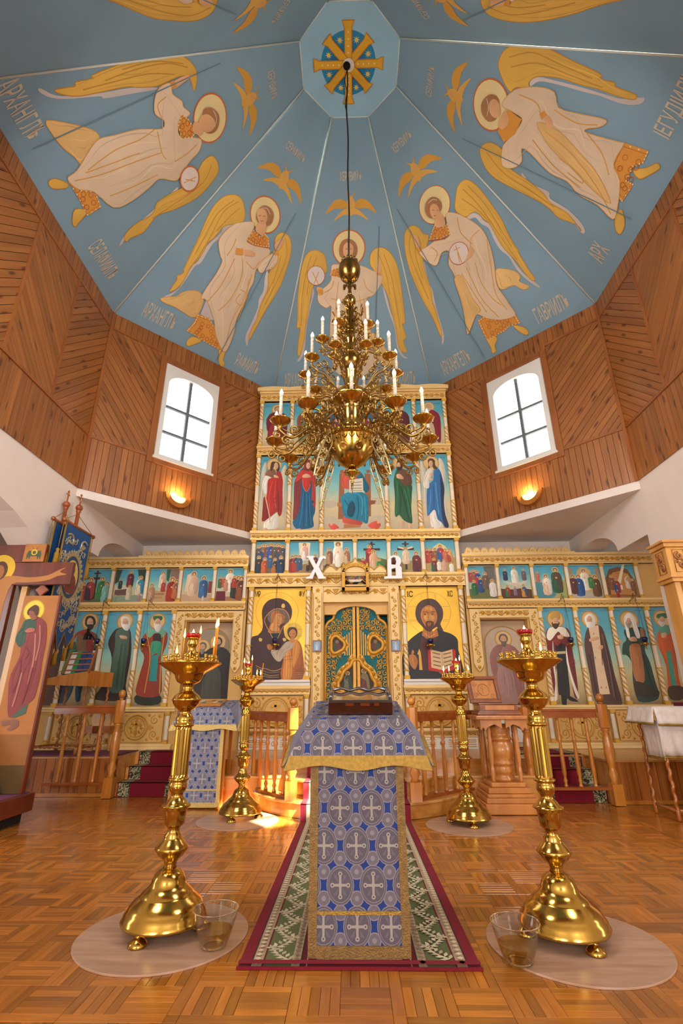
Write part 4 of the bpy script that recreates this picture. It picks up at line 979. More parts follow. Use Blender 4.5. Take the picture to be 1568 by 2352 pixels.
  ('p','#ddd6cc',[-3187,2271,-3174,2209,-3117,2160,-3073,2208,-3076,2270]),
  ('p','#d8a883',[-3084,2270,-3088,2232,-3109,2208,-3138,2208,-3165,2232,-3179,2271,-3175,2310,-3154,2333,-3125,2333,-3098,2309]),
  ('l','#6e4a32',[-3163,2279,-3141,2277],6),
  ('l','#6e4a32',[-3124,2277,-3102,2279],6),
  ('l','#a97a58',[-3132,2274,-3133,2246],6),
  ('p','#ddd6cc',[-3172,2240,-3128,2246,-3083,2239,-3088,2194,-3117,2160,-3155,2195]),
  ('p','#ddd6cc',[-3182,2235,-3071,2234,-3086,2134,-3142,2135])],
 'tsar': [('c','#b88c4c',[3104,2274,136]),
  ('c','#d8b878',[3104,2274,115]),
  ('p','#7a2a26',[2964,2134,3278,2131,3289,1870,3292,1571,3272,1194,3205,1152,3179,1720,2994,1721,2978,1426,2948,1139,2888,1139,2879,1573,2901,1873]),
  ('p','#2a2422',[3048,1872,3190,1886,3179,1630,3152,1195,3113,1138,3034,1026,3009,1054,3012,1167,2979,1195,3016,1572]),
  ('p','#eadfcb',[3204,1871,3202,1630,3237,1337,3280,1151,3246,1130,3202,1309,3172,1631]),
  ('p','#eadfcb',[3016,1963,2995,1632,2972,1339,2951,1110,2898,1111,2957,1339,2964,1632]),
  ('p','#1d1a1a',[3023,1138,3085,1152,3072,1026,3026,1019]),
  ('p','#1d1a1a',[3102,1166,3173,1138,3246,1088,3222,1074,3121,1096]),
  ('p','#efe4cc',[2979,2133,3093,2156,3218,2147,3268,2069,3273,2008,3166,2024,3114,2086,2984,1956,2928,2002]),
  ('p','#8f3a34',[3032,1963,3159,1978,3079,1871]),
  ('q','#c9b88a',[3035,1788,3183,1795,3177,1757,3029,1751]),
  ('p','#d8a883',[3096,2024,3177,2039,3174,1978,3104,1978]),
  ('p','#c79a4a',[3047,2369,3124,2400,3182,2368,3175,2273,3033,2274]),
  ('p','#4a3322',[3049,2235,3044,2171,3085,2122,3141,2170,3156,2234]),
  ('p','#d8a883',[3148,2234,3133,2195,3106,2170,3078,2171,3059,2195,3057,2235,3072,2274,3098,2298,3127,2298,3146,2273]),
  ('l','#6e4a32',[3074,2243,3095,2241],5),
  ('l','#6e4a32',[3112,2241,3133,2242],5),
  ('l','#a97a58',[3103,2238,3094,2210],5),
  ('p','#4a3322',[3054,2203,3098,2210,3140,2202,3122,2157,3085,2122,3058,2157])],
 'monk': [('c','#b88c4c',[3636,2269,137]),
  ('c','#d8b878',[3636,2269,116]),
  ('p','#5a3f36',[3597,2160,3759,2182,3818,2081,3846,1746,3858,1421,3888,1050,3749,1023,3570,1023,3487,1136,3484,1452,3476,1748,3499,1960]),
  ('q','#e6c8a2',[3594,2145,3751,2182,3717,1717,3734,1178,3583,1171,3593,1628,3600,1747]),
  ('l','#3f2a24',[3538,1748,3540,1423,3546,1051],16),
  ('l','#3f2a24',[3797,1973,3820,1538,3819,1078],16),
  ('l','#7d6154',[3781,2050,3798,1656,3786,1135],15),
  ('p','#d8a883',[3579,1975,3710,2005,3710,1966,3587,1929]),
  ('p','#d8a883',[3692,1867,3763,1874,3745,1822,3689,1814]),
  ('l','#6b4a34',[3729,1822,3699,1583],10),
  ('l','#8a8378',[3659,2067,3653,2036],13),
  ('l','#8a8378',[3616,1710,3610,1680],13),
  ('l','#8a8378',[3627,1285,3622,1256],13),
  ('l','#8a8378',[3698,1285,3693,1256],13),
  ('p','#efe8dc',[3560,2302,3650,2364,3718,2300,3705,2190,3674,2152,3579,2145,3562,2207]),
  ('p','#efe8dc',[3576,2254,3570,2191,3605,2134,3661,2190,3677,2253]),
  ('p','#d8a883',[3670,2253,3654,2214,3628,2190,3602,2190,3585,2215,3584,2254,3599,2294,3625,2318,3652,2318,3669,2293]),
  ('l','#6e4a32',[3601,2262,3621,2261],5),
  ('l','#6e4a32',[3636,2261,3656,2262],5),
  ('l','#a97a58',[3627,2257,3618,2229],5),
  ('p','#efe8dc',[3581,2222,3622,2229,3661,2222,3643,2176,3605,2134,3583,2177])],
 'white_hood': [('c','#b88c4c',[4237,2257,145]),
  ('c','#d8b878',[4237,2257,124]),
  ('p','#2d4a3e',[4136,2109,4394,2146,4450,2045,4381,1802,4418,1623,4434,1360,4445,1146,4340,1076,4173,1063,4111,1119,4104,1333,4143,1625,4088,1729,4030,1745,4069,1895,4135,1956]),
  ('p','#b5764a',[4163,1864,4308,1894,4322,1743,4283,1361,4148,1362,4143,1625]),
  ('p','#3a3424',[4130,1347,4289,1318,4449,1231,4430,1146,4248,1133,4108,1176]),
  ('l','#1c302a',[4337,1743,4357,1418,4388,1160],20),
  ('p','#8b6a46',[4374,2123,4448,2107,4432,1999,4371,1969]),
  ('p','#d8a883',[3993,1980,4069,1933,4046,1895,4008,1941]),
  ('p','#d8a883',[4171,1978,4269,2001,4295,1939,4208,1932]),
  ('p','#f2ece2',[4167,2297,4260,2367,4324,2296,4337,2170,4355,2000,4297,1985,4268,2140,4244,2249,4205,2140,4199,2001,4159,1994,4155,2125]),
  ('p','#9a978c',[4181,2234,4175,2183,4202,2127,4253,2183,4269,2233]),
  ('p','#d8a883',[4262,2233,4248,2202,4226,2183,4202,2183,4188,2202,4187,2234,4201,2265,4224,2285,4247,2284,4261,2265]),
  ('l','#6e4a32',[4202,2240,4219,2239],5),
  ('l','#6e4a32',[4232,2239,4250,2240],5),
  ('l','#a97a58',[4225,2236,4217,2214],5),
  ('p','#9a978c',[4184,2208,4220,2214,4254,2208,4238,2172,4202,2127,4185,2172])],
 'orange_bishop': [('c','#b88c4c',[4751,2269,138]),
  ('c','#d8b878',[4751,2269,117]),
  ('p','#c8622e',[4666,2106,4841,2120,4841,1860,4794,1416,4783,1130,4590,1131,4647,1563,4586,1892]),
  ('q','#3f9a82',[4696,1770,4761,1785,4732,1287,4654,1273]),
  ('p','#4a3626',[4609,1273,4818,1272,4776,1102,4598,1103]),
  ('p','#5f9a80',[4696,2167,4821,2167,4807,2043,4664,2029]),
  ('p','#d8a883',[4683,2044,4757,2059,4750,1997,4684,1982]),
  ('p','#3a7050',[4689,2340,4834,2355,4833,2284,4682,2277]),
  ('p','#d8d2c8',[4689,2246,4682,2189,4719,2146,4777,2189,4796,2245]),
  ('p','#d8a883',[4788,2245,4771,2210,4743,2189,4715,2189,4698,2211,4697,2246,4714,2281,4742,2302,4770,2302,4787,2280]),
  ('l','#6e4a32',[4715,2253,4736,2252],5),
  ('l','#6e4a32',[4752,2251,4773,2253],5),
  ('l','#a97a58',[4743,2248,4733,2223],5),
  ('p','#d8d2c8',[4693,2217,4737,2223,4778,2217,4758,2176,4719,2146,4695,2177])],
 'madonna': [('l','#7a5a18',[-1587,2415,-1572,2557,-1509,2659,-1402,2720,-1265,2736,-1120,2710,-1008,2634,-930,2524,-913,2403,-949,2250],4),
  ('l','#7a5a18',[-1587,2415,-1557,2295,-1462,2152],4),
  ('p','#3a1718',[-1268,2643,-1172,2628,-1074,2573,-1016,2471,-1013,2364,-1044,2284,-1129,2205,-1110,2048,-1048,1990,-1013,1944,-1060,1754,-1126,1419,-1605,1421,-1645,1981,-1537,2064,-1474,2136,-1466,2241,-1489,2407,-1467,2522,-1390,2610]),
  ('p','#6d5a50',[-1321,2446,-1247,2473,-1152,2459,-1075,2391,-1052,2324,-1071,2271,-1157,2238,-1291,2233,-1381,2287,-1386,2380]),
  ('p','#b06a2c',[-1313,2433,-1232,2439,-1121,2358,-1144,2258,-1196,2206,-1192,2101,-1365,2102,-1368,2155,-1334,2286,-1344,2366]),
  ('p','#d28f4c',[-1270,2379,-1203,2392,-1160,2311,-1184,2232,-1236,2206,-1299,2253]),
  ('p','#d9974f',[-1312,2253,-1222,2193,-1199,2127,-1300,2128,-1342,2167]),
  ('l','#5a3214',[-1223,2372,-1189,2358],8),
  ('l','#5a3214',[-1146,2311,-1112,2304],8),
  ('l','#5a3214',[-1231,2252,-1197,2239],6),
  ('l','#7a4520',[-1195,2345,-1219,2285,-1199,2272],5),
  ('l','#5a3214',[-1231,2412,-1177,2405,-1093,2344],5),
  ('q','#183030',[-1332,2092,-1191,2094,-1240,1991,-1294,1991]),
  ('l','#c98850',[-1254,2476,-1321,2453,-1393,2387,-1441,2280,-1345,2102,-1280,1991,-1234,1997,-1191,2081,-1142,2192,-1057,2264,-1053,2337,-1082,2404,-1138,2458,-1254,2480],11),
  ('l','#c98850',[-1339,2099,-1192,2101],10),
  ('c','#c9a24a',[-981,2112,141]),
  ('c','#e0b83c',[-981,2112,137]),
  ('l','#7a5a18',[-1050,2244,-1040,2159],3),
  ('l','#7a5a18',[-942,2237,-940,2158],3),
  ('l','#7a5a18',[-919,2148,-853,2147],3),
  ('l','#7a5a18',[-917,2050,-857,2050],3),
  ('p','#a85a20',[-1047,1970,-981,1989,-908,1982,-854,1911,-820,1752,-816,1417,-1139,1419,-1123,1691,-1121,1817]),
  ('p','#d3852e',[-1080,1958,-1026,1944,-1008,1785,-985,1671,-996,1418,-1113,1418,-1110,1691,-1102,1843]),
  ('p','#b9a58c',[-1106,1945,-1034,1964,-960,1944,-984,1867,-1055,1817,-1124,1723,-1174,1666,-1241,1692,-1311,1793,-1300,1844,-1195,1843]),
  ('p','#c9812e',[-962,1989,-894,1944,-865,1841,-900,1690,-962,1565,-981,1753]),
  ('l','#e8b056',[-1074,1792,-1068,1443],10),
  ('l','#e8b056',[-1030,1659,-1029,1430],7),
  ('l','#e8b056',[-984,1653,-991,1442],7),
  ('l','#6e3814',[-962,1565,-913,1677,-851,1790],5),
  ('l','#e0a048',[-914,1944,-941,1753,-963,1596],7),
  ('q','#8a4a24',[-935,1528,-852,1590,-818,1515,-816,1423,-945,1424]),
  ('l','#c98a4c',[-941,1503,-824,1503],5),
  ('l','#c98a4c',[-943,1473,-820,1472],5),
  ('l','#c98a4c',[-942,1442,-819,1441],5),
  ('l','#7d3a1a',[-1118,1729,-988,1759],5),
  ('l','#7d3a1a',[-1116,1691,-986,1703],5),
  ('p','#b9752f',[-1377,1921,-1317,1921,-1289,1889,-1307,1844,-1353,1844,-1374,1870]),
  ('p','#4a281a',[-997,2185,-940,2171,-915,2112,-930,2041,-988,2002,-1050,2041,-1075,2113,-1054,2172]),
  ('p','#bf7a3c',[-996,2152,-946,2125,-937,2060,-982,2009,-1030,2048,-1045,2100]),
  ('l','#4a2410',[-1028,2083,-1008,2083],7),
  ('l','#4a2410',[-981,2083,-961,2083],7),
  ('l','#6a3518',[-1006,2041,-983,2041],5),
  ('q','#bf7a3c',[-1022,2015,-962,2015,-948,1963,-993,1944,-1041,1970]),
  ('p','#d9b45a',[-1175,2540,-1155,2553,-1128,2539,-1126,2492,-1153,2482,-1180,2499]),
  ('p','#d9b45a',[-1514,2012,-1491,2022,-1461,2005,-1466,1973,-1499,1970]),
  ('p','#d9b45a',[-1142,2010,-1115,2019,-1088,2003,-1094,1971,-1127,1971]),
  ('l','#b98a50',[-1538,1612,-1457,1574,-1372,1562,-1299,1536,-1221,1536,-1144,1566],10),
  ('l','#9a7a4a',[-1536,1581,-1429,1537,-1311,1506,-1168,1517],7),
  ('l','#8a7048',[-1520,1531,-1414,1494,-1309,1462,-1180,1474],15),
  ('l','#8a7048',[-1452,1475,-1321,1438,-1178,1443],11)],
 'teacher': [('l','#7a5a18',[978,2093,861,2217,814,2376,835,2515,934,2642,1050,2702,1172,2719,1304,2689,1418,2609,1485,2482,1486,2363,1437,2226,1359,2118],4),
  ('l','#7a5a18',[1046,2684,1044,2598],4),
  ('l','#7a5a18',[1255,2689,1263,2604],4),
  ('l','#7a5a18',[1280,2689,1272,2582],4),
  ('l','#7a5a18',[844,2487,967,2490],4),
  ('l','#7a5a18',[1339,2490,1469,2489],4),
  ('l','#7a5a18',[843,2279,948,2281],4),
  ('l','#7a5a18',[1358,2282,1455,2281],4),
  ('l','#7a5a18',[842,2261,947,2261],4),
  ('l','#7a5a18',[1356,2257,1453,2257],4),
  ('p','#1d1a1c',[1042,2113,1134,2051,1272,2159,1358,2104,1472,2063,1561,1981,1560,1822,1555,1389,729,1394,739,1860,806,1960,921,2053]),
  ('q','#4a1a14',[1009,2032,1089,1991,1213,2004,1269,2024,1208,1937,1105,1825,1085,1532,991,1526,979,1760,973,1892]),
  ('p','#4a2e28',[1165,2615,1255,2597,1321,2533,1370,2434,1360,2309,1319,2227,1329,2172,1352,2118,1290,2118,1253,2173,1137,2099,1070,2133,1019,2195,961,2264,935,2368,960,2493,1043,2584]),
  ('q','#b9702c',[1044,2147,1110,2106,1207,2105,1258,2145,1274,2037,1214,2011,1150,1988,1089,1991,1017,2046]),
  ('p','#c27a36',[1123,2506,1179,2506,1245,2456,1274,2365,1267,2275,1212,2187,1139,2133,1074,2188,1031,2277,1019,2367,1049,2451]),
  ('p','#d9964c',[1070,2339,1141,2366,1223,2338,1226,2283,1148,2256,1080,2284]),
  ('p','#d9964c',[1092,2464,1163,2485,1217,2449,1159,2422]),
  ('p','#5c3420',[1092,2249,1149,2269,1210,2248,1213,2193,1173,2112,1130,2099,1099,2147,1082,2201]),
  ('p','#a8602c',[1119,2242,1175,2242,1157,2187,1122,2187]),
  ('l','#3a2010',[1053,2402,1095,2405,1129,2394],9),
  ('l','#3a2010',[1178,2394,1214,2404,1255,2400],9),
  ('p','#2c1a10',[1065,2374,1086,2380,1103,2370,1085,2360]),
  ('p','#2c1a10',[1184,2373,1202,2380,1218,2369,1200,2359]),
  ('l','#7a4520',[1140,2394,1133,2297],6),
  ('l','#7a4520',[1115,2283,1157,2283],6),
  ('l','#4a2414',[1112,2239,1181,2238],7),
  ('l','#e0a860',[1067,2079,1132,2018,1217,2064],10),
  ('q','#e0a83a',[963,1846,984,1786,995,1532,948,1533,951,1747,931,1767]),
  ('p','#b9752f',[845,1800,860,1826,886,1800,870,1761,903,1741,932,1669,915,1597,878,1540,827,1591,797,1669,808,1748,836,1761]),
  ('l','#7a4a1c',[841,1734,881,1708,890,1643],6),
  ('q','#c01c14',[1091,1818,1133,1835,1299,1784,1466,1836,1513,1822,1505,1575,1447,1523,1324,1492,1085,1526]),
  ('q','#dcb888',[1136,1831,1303,1791,1466,1829,1464,1607,1313,1524,1131,1567]),
  ('l','#a8895e',[1305,1787,1306,1527],7),
  ('l','#8a6a48',[1163,1785,1277,1758],19),
  ('l','#8a6a48',[1163,1726,1276,1699],19),
  ('l','#8a6a48',[1163,1667,1276,1641],19),
  ('l','#8a6a48',[1163,1609,1276,1582],19),
  ('l','#8a6a48',[1324,1758,1445,1783],19),
  ('l','#8a6a48',[1325,1699,1444,1727],19),
  ('l','#8a6a48',[1326,1640,1444,1672],19),
  ('l','#8a6a48',[1327,1582,1443,1617],19),
  ('p','#8a5426',[1237,1499,1338,1505,1349,1473,1295,1460])],
 'mourner': [('c','#d8ae2c',[-3562,2045,118]),
  ('c','#f0cf4a',[-3562,2045,106]),
  ('p','#8a5a4a',[-3647,923,-3552,931,-3552,895,-3626,875]),
  ('p','#8a5a4a',[-3554,939,-3477,931,-3464,875,-3521,835,-3575,843,-3545,883]),
  ('p','#3f5a48',[-3632,1944,-3520,1952,-3488,1888,-3509,1816,-3591,1807,-3580,1717,-3621,1651,-3685,1709,-3695,1772,-3660,1862]),
  ('q','#4a6350',[-3434,1109,-3412,1092,-3417,995,-3522,955,-3586,963]),
  ('p','#8c3c3a',[-3517,1980,-3422,1933,-3380,1860,-3356,1707,-3355,1531,-3345,1359,-3347,1241,-3361,1141,-3412,1092,-3509,1011,-3586,963,-3649,1226,-3658,1378,-3607,1550,-3612,1655,-3573,1726,-3589,1798,-3502,1825,-3497,1888]),
  ('l','#b5705f',[-3486,1797,-3447,1531,-3453,1275],19),
  ('l','#b5705f',[-3459,1888,-3420,1707,-3425,1514],16),
  ('l','#7a3236',[-3568,1664,-3517,1602,-3538,1532],14),
  ('l','#7a3236',[-3584,1532,-3563,1360,-3596,1192],14),
  ('l','#b5705f',[-3543,1394,-3551,1192,-3565,1060],19),
  ('l','#7a3236',[-3437,1445,-3450,1258,-3475,1093],14),
  ('p','#b5675a',[-3605,1825,-3565,1857,-3502,1847,-3509,1816,-3582,1807]),
  ('p','#5a3a30',[-3596,2083,-3554,2106,-3511,2082,-3501,2017,-3517,1980,-3566,1990,-3616,1999,-3626,2046]),
  ('p','#9a5a44',[-3605,2036,-3558,2036,-3528,1989,-3549,1953,-3588,1981]),
  ('q','#9a5a44',[-3562,1990,-3519,1989,-3502,1952,-3554,1934])],
}

# ------------------------------------------------------------------ murals on the ceiling panels
PAL = {'G': '#dcb050', 'g': '#bf8e38', 'w': '#c9bfbb', 'W': '#dcc5a8', 'Y': '#dfb878', 'y': '#d79d49', 'O': '#d8963f', 'R': '#c56a3a', 'H': '#e6d39a', 'S': '#dcaa7c', 'B': '#a8764c', 'P': '#dcd0c8', 's': '#64808f'}
EDGE = {'W': '#d3a158', 'G': '#bd8830', 'Y': '#cf9a4c', 'O': '#b86c2c'}
def draw(P, items, mul, lw):
    for it in items:
        k, c, n = it[0], PAL.get(it[1], it[1]), [q / mul for q in it[2]]
        pts = list(zip(n[::2], n[1::2]))
        if k == 'p':
            P.poly(pts, c, 3)
            if it[1] in EDGE: P.line(pts, lw*.8, EDGE[it[1]], 3, True)
            hh = max(p[1] for p in pts) - min(p[1] for p in pts); ww = max(p[0] for p in pts) - min(p[0] for p in pts)
            if it[1] in ('W', 'Y') and hh > .3: P.folds(catmull(pts, 3), c, 7 if it[1] == 'W' else 4, .016, .82, 1.1)
            elif it[1] == 'G' and hh > .6: P.folds(catmull(pts, 3), c, 5, .014, .84, 1.12)
            elif it[1].startswith('#') and hh > .22 and ww > .07: P.folds(catmull(pts, 3), c, max(3, min(8, int(ww/.045))), .010, .66, 1.28)
        elif k == 'q':
            P.poly(pts, c, 1)
            if it[1] == 'O' and len(pts) > 5:      # embroidered border: beads and little scrolls
                mx_ = sum(p[0] for p in pts)/len(pts); my_ = sum(p[1] for p in pts)/len(pts)
                P.line([(mx_ + (x - mx_)*.86, my_ + (y - my_)*.86) for x, y in pts], .008, '#b9682c', 1, True)
                for i, (x, y) in enumerate(pts):
                    x2, y2 = pts[(i+1) % len(pts)]
                    for f in (.0, .33, .66): P.circ(mx_ + (x + (x2-x)*f - mx_)*.93, my_ + (y + (y2-y)*f - my_)*.93, .010, '#ead6ac', n=8)
                    P.ring(mx_ + (x - mx_)*.5, my_ + (y - my_)*.5, .030, .009, '#b9682c', n=12)
        elif k == 'c': P.circ(n[0], n[1], n[2], c, n=28)
        else: P.line(pts, (it[3] / mul if len(it) > 3 else lw), c, 4)
ANGEL_LABEL = {90: 'archangel mural above the iconostasis, holding a white disc', 135: 'archangel mural with crossed sash and staff', 45: 'archangel mural holding a white disc at the waist', 180: 'archangel mural with raised arm and white disc', 0: 'archangel mural with clasped hands'}
def dove(P, a, b, s=1.0):
    for sx in (-1, 1):
        P.poly([(a + sx*.05*s, b + .02*s), (a + sx*.16*s, b + .10*s), (a + sx*.30*s, b + .06*s), (a + sx*.44*s, b - .12*s), (a + sx*.28*s, b - .04*s), (a + sx*.12*s, b - .04*s)], '#d29c3c', 3)
        P.poly([(a + sx*.04*s, b - .03*s), (a + sx*.16*s, b - .08*s), (a + sx*.30*s, b - .22*s), (a + sx*.14*s, b - .14*s), (a + sx*.03*s, b - .12*s)], '#d9a94f', 3)
        P.poly([(a + sx*.02*s, b + .10*s), (a + sx*.09*s, b + .22*s), (a + sx*.045*s, b + .17*s), (a, b + .13*s)], '#cf9a3a', 2)
    P.poly([(a, b + .14*s), (a + .07*s, b + .05*s), (a + .05*s, b - .10*s), (a, b - .15*s), (a - .05*s, b - .10*s), (a - .07*s, b + .05*s)], '#d9a750', 3)
    P.circ(a, b + .06*s, .035*s, '#d7a06a', n=12)
WORDS = {90: ('АРХАНГЕЛЪ', -1.02, .10, 'МИХАИЛЪ', .98, .10, 'ХЕРУВИМЪ'), 135: ('АРХАНГЛЪ', -.90, .16, 'РАФАИЛЪ', .80, .12, 'СЕРАФИМЪ'), 45: ('АРХАНГЕЛЪ', -.86, .12, 'ГАВРIИЛЪ', .95, .14, 'ХЕРУВИМЪ'),
         180: ('АРХАНГЛЪ', -1.15, .18, 'СЕЛАФИИЛЪ', .74, .16, 'ХЕРУВИМЪ'), 0: ('АРХ', -.82, .22, 'IЕГУДIИЛЪ', 1.0, .22, 'СЕРАФИМЪ')}
for deg in (90, 135, 45, 180, 0, 225, 315):
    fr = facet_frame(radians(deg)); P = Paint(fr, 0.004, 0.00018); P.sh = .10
    src = deg if deg in ANGELS else {225: 135, 315: 45}[deg]; sh = {225: -22, 315: 22}.get(deg, 0)
    draw(P, [(q[0], q[1], [v + (sh if i % 2 == 0 and not (q[0] == 'c' and i == 2) else 0) for i, v in enumerate(q[2])]) for q in ANGELS[src]], 100, 0.012); P.build('archangel_mural', 'mural', ceil, label=ANGEL_LABEL.get(deg))
    P = Paint(fr, 0.004, 0.00018); dove(P, 0.0, {90: 3.1, 135: 3.13, 45: 3.2, 180: 3.27, 0: 3.22}.get(deg, 3.1)); P.build('winged_spirit_mural', 'mural', ceil)
    if deg in WORDS:
        w = WORDS[deg]
        text_mesh('lettering', w[0], fr, w[1], w[2], 0.26, 0.058 * len(w[0]) + 0.06, 'letter_pale', ceil); text_mesh('lettering', w[3], fr, w[4], w[5], 0.26, 0.058 * len(w[3]) + 0.06, 'letter_pale', ceil)
        text_mesh('lettering', w[6], fr, 0.0, {90: 3.46, 135: 3.5, 45: 3.62, 180: 3.66, 0: 3.62}[deg], 0.13, 0.36, 'letter_pale', ceil)
    else: text_mesh('lettering', 'СЕРАФИМЪ', fr, 0.0, 3.5, 0.13, 0.36, 'letter_pale', ceil)

# ------------------------------------------------------------------ iconostasis: carving helpers
IY = 7.88
IF = FRONT(0, IY, 0)
SOL = 0.45
CRM, GLD = '#efdfc4', '#dca846'
def leaf(b, fr, a, c, s, rot, n, h=0.010):
    pts = []
    for i, r in enumerate((1.0, .62, .86, .5, .8, .35, .8, .5, .86, .62)):
        t = rot + 2*pi*i/10; pts.append((a + s*r*cos(t), c + s*r*sin(t)))
    i0 = b.add([fr.p(x, y, n) for x, y in pts] + [fr.p(a + s*.12*cos(rot), c + s*.12*sin(rot), n + h)])
    for i in range(10): b.face((i0 + i, i0 + (i+1) % 10, i0 + 10))
def knob(b, fr, a, c, r, n, sides=6, h=None):
    h = h or r * 0.9
    i0 = b.add([fr.p(a + r*cos(2*pi*i/sides), c + r*sin(2*pi*i/sides), n) for i in range(sides)] + [fr.p(a + .55*r*cos(2*pi*i/sides), c + .55*r*sin(2*pi*i/sides), n + h) for i in range(sides)])
    for i in range(sides): b.face((i0+i, i0+(i+1) % sides, i0+sides+(i+1) % sides, i0+sides+i), None, None, True)
    b.face([i0 + sides + i for i in range(sides)], None, None, True)
def vine(fr, a0, a1, b0, b1, n, parent, m='gold_carving'):
    b = MB(); h = b1 - b0; mid = (b0 + b1) / 2; w = a1 - a0; k = max(1, round(w / (h * 1.9))); p = w / k
    pts = [fr.p(a0 + w * i / (k * 6), mid + 0.30 * h * sin(2*pi*i/6), n + 0.004) for i in range(k * 6 + 1)]
    b.tube(pts, 0.008, 5)
    for j in range(k):
        x = a0 + p * (j + 0.25); leaf(b, fr, x, mid + 0.02*h, 0.47 * h, 0.6, n, 0.014)
        x = a0 + p * (j + 0.75)
        for r in range(4):
            for q in range(4 - r): knob(b, fr, x + (q - (3-r)/2) * h * .2, mid + 0.3*h - r * h * .19, h * .105, n, 5)
    return b.build('vine_carving', m, parent)
def spiral(fr, a, c, r, turns, n, start=0.0, sgn=1, k=16):
    return [fr.p(a + (r * (1 - 0.85*i/k)) * cos(start + sgn*turns*2*pi*i/k), c + (r * (1 - 0.85*i/k)) * sin(start + sgn*turns*2*pi*i/k), n) for i in range(k + 1)]
def ringpts(fr, a, c, r, n, k=24, rb=None): return [fr.p(a + r*cos(2*pi*i/k), c + (rb or r)*sin(2*pi*i/k), n) for i in range(k)]
def beam(fr, a0, a1, b0, b1, n, parent, name='entablature', lip=0.022):
    """frieze board with a projecting moulding above and below"""
    b = MB(); b.boxf(fr, a0, a1, b0, b1, 0, n)
    b.boxf(fr, a0 - .01, a1 + .01, b1 - 0.035, b1, 0, n + lip * 1.6); b.boxf(fr, a0 - .005, a1 + .005, b1 - 0.055, b1 - 0.035, 0, n + lip)
    b.boxf(fr, a0, a1, b0, b0 + 0.022, 0, n + lip)
    b.build(name, 'cream', parent, bevel=0.004)
    g = MB(); g.boxf(fr, a0 - .006, a1 + .006, b1 - 0.041, b1 - 0.034, 0, n + lip * 1.6 + .001); g.boxf(fr, a0, a1, b0 + .02, b0 + .027, 0, n + lip + .001); g.build('gilt_fillet', 'gilt', parent)
    vine(fr, a0 + .02, a1 - .02, b0 + 0.03, b1 - 0.06, n, parent)
def col_mesh(h, r, twist=True, blk=0.05):
    b = MB(); S = 12
    b.box(0, 0, 0, r*2.3, r*2.3, blk, 0, '#dda934'); b.box(0, 0, h - blk, r*2.3, r*2.3, blk, 0, '#dda934')
    def plain(z0, z1, c=CRM, rr=r): b.lathe([(rr*.96, z0), (rr*.96, z1)], (0, 0, 0), S, c, True, False)
    def ring(z, t=0.012): b.lathe([(r*.95, z - t), (r*1.22, z - t*.4), (r*1.22, z + t*.4), (r*.95, z + t)], (0, 0, 0), S, GLD, True, False)
    def tw(z0, z1):
        K = max(6, int((z1 - z0) / 0.018)); rows = []
        for i in range(K + 1):
            z = z0 + (z1 - z0) * i / K; rows.append(b.add([((r*(1.0 + .13*sin(3*(2*pi*k/S) + z*75)))*cos(2*pi*k/S), (r*(1.0 + .13*sin(3*(2*pi*k/S) + z*75)))*sin(2*pi*k/S), z) for k in range(S)]))
        for i in range(K):
            zz = z0 + (z1 - z0) * (i + .5) / K
            for k in range(S):
                j = (k + 1) % S; b.face((rows[i]+k, rows[i]+j, rows[i+1]+j, rows[i+1]+k), CRM if sin(3*(2*pi*(k+.5)/S) + zz*75) > -.1 else '#cf962f', None, True)
    if not twist:
        plain(blk, h - blk); ring(blk + .015); ring(h - blk - .015)
    else:
        c0, c1 = blk, h - blk; L = c1 - c0; plain(c0, c0 + .05*L); ring(c0 + .055*L); tw(c0 + .06*L, c0 + .34*L); ring(c0 + .345*L); plain(c0 + .35*L, c0 + .60*L); ring(c0 + .605*L); tw(c0 + .61*L, c0 + .91*L); ring(c0 + .915*L); plain(c0 + .92*L, c1)
    me = b.mesh('column'); me.materials.append(MATS['paint']); return me
CM = {}
def column(parent, x, z0, z1, r, twist=True, y=None):
    key = (round(z1 - z0, 3), r, twist)
    if key not in CM: CM[key] = col_mesh(z1 - z0, r, twist, 0.055 if twist else 0.03)
    o = bpy.data.objects.new('column', CM[key]); o.location = (x, (IY - 0.035) if y is None else y, z0)
    COL.objects.link(o); o.parent = parent; o.matrix_parent_inverse = wm(parent).inverted(); KIDS.setdefault(parent.name, []).append(o)
def icon_board(a0, a1, b0, b1, label, group=None, fr=IF, m='cream_panel', cat='icon', name='icon_painting', n0=0.0, th=0.012):
    return MB().boxf(fr, a0, a1, b0, b1, n0, n0 + th).build(name, m, None, label, cat, group)
def script_marks(P, a, b, w, h=0.02, col='#5a4a34'):
    """the small inscription at an icon's top edge"""
    x = a
    while x < a + w:
        P.line([(x, b), (x, b + h)], 0.005, col, 1); 
        if int(x * 1000) % 3: P.line([(x, b + h*.5), (x + .012, b + h*.7)], 0.004, col, 1)
        x += 0.017
SKY = [(0.0, '#c4ae84'), (0.22, '#d2c296'), (0.5, '#93c4b8'), (0.75, '#58a9ba'), (1.0, '#4a9fba')]
def sky(P, a0, a1, b0, b1, stops=SKY): P.grad(a0, a1, [(b0 + (b1 - b0)*t, c) for t, c in stops])
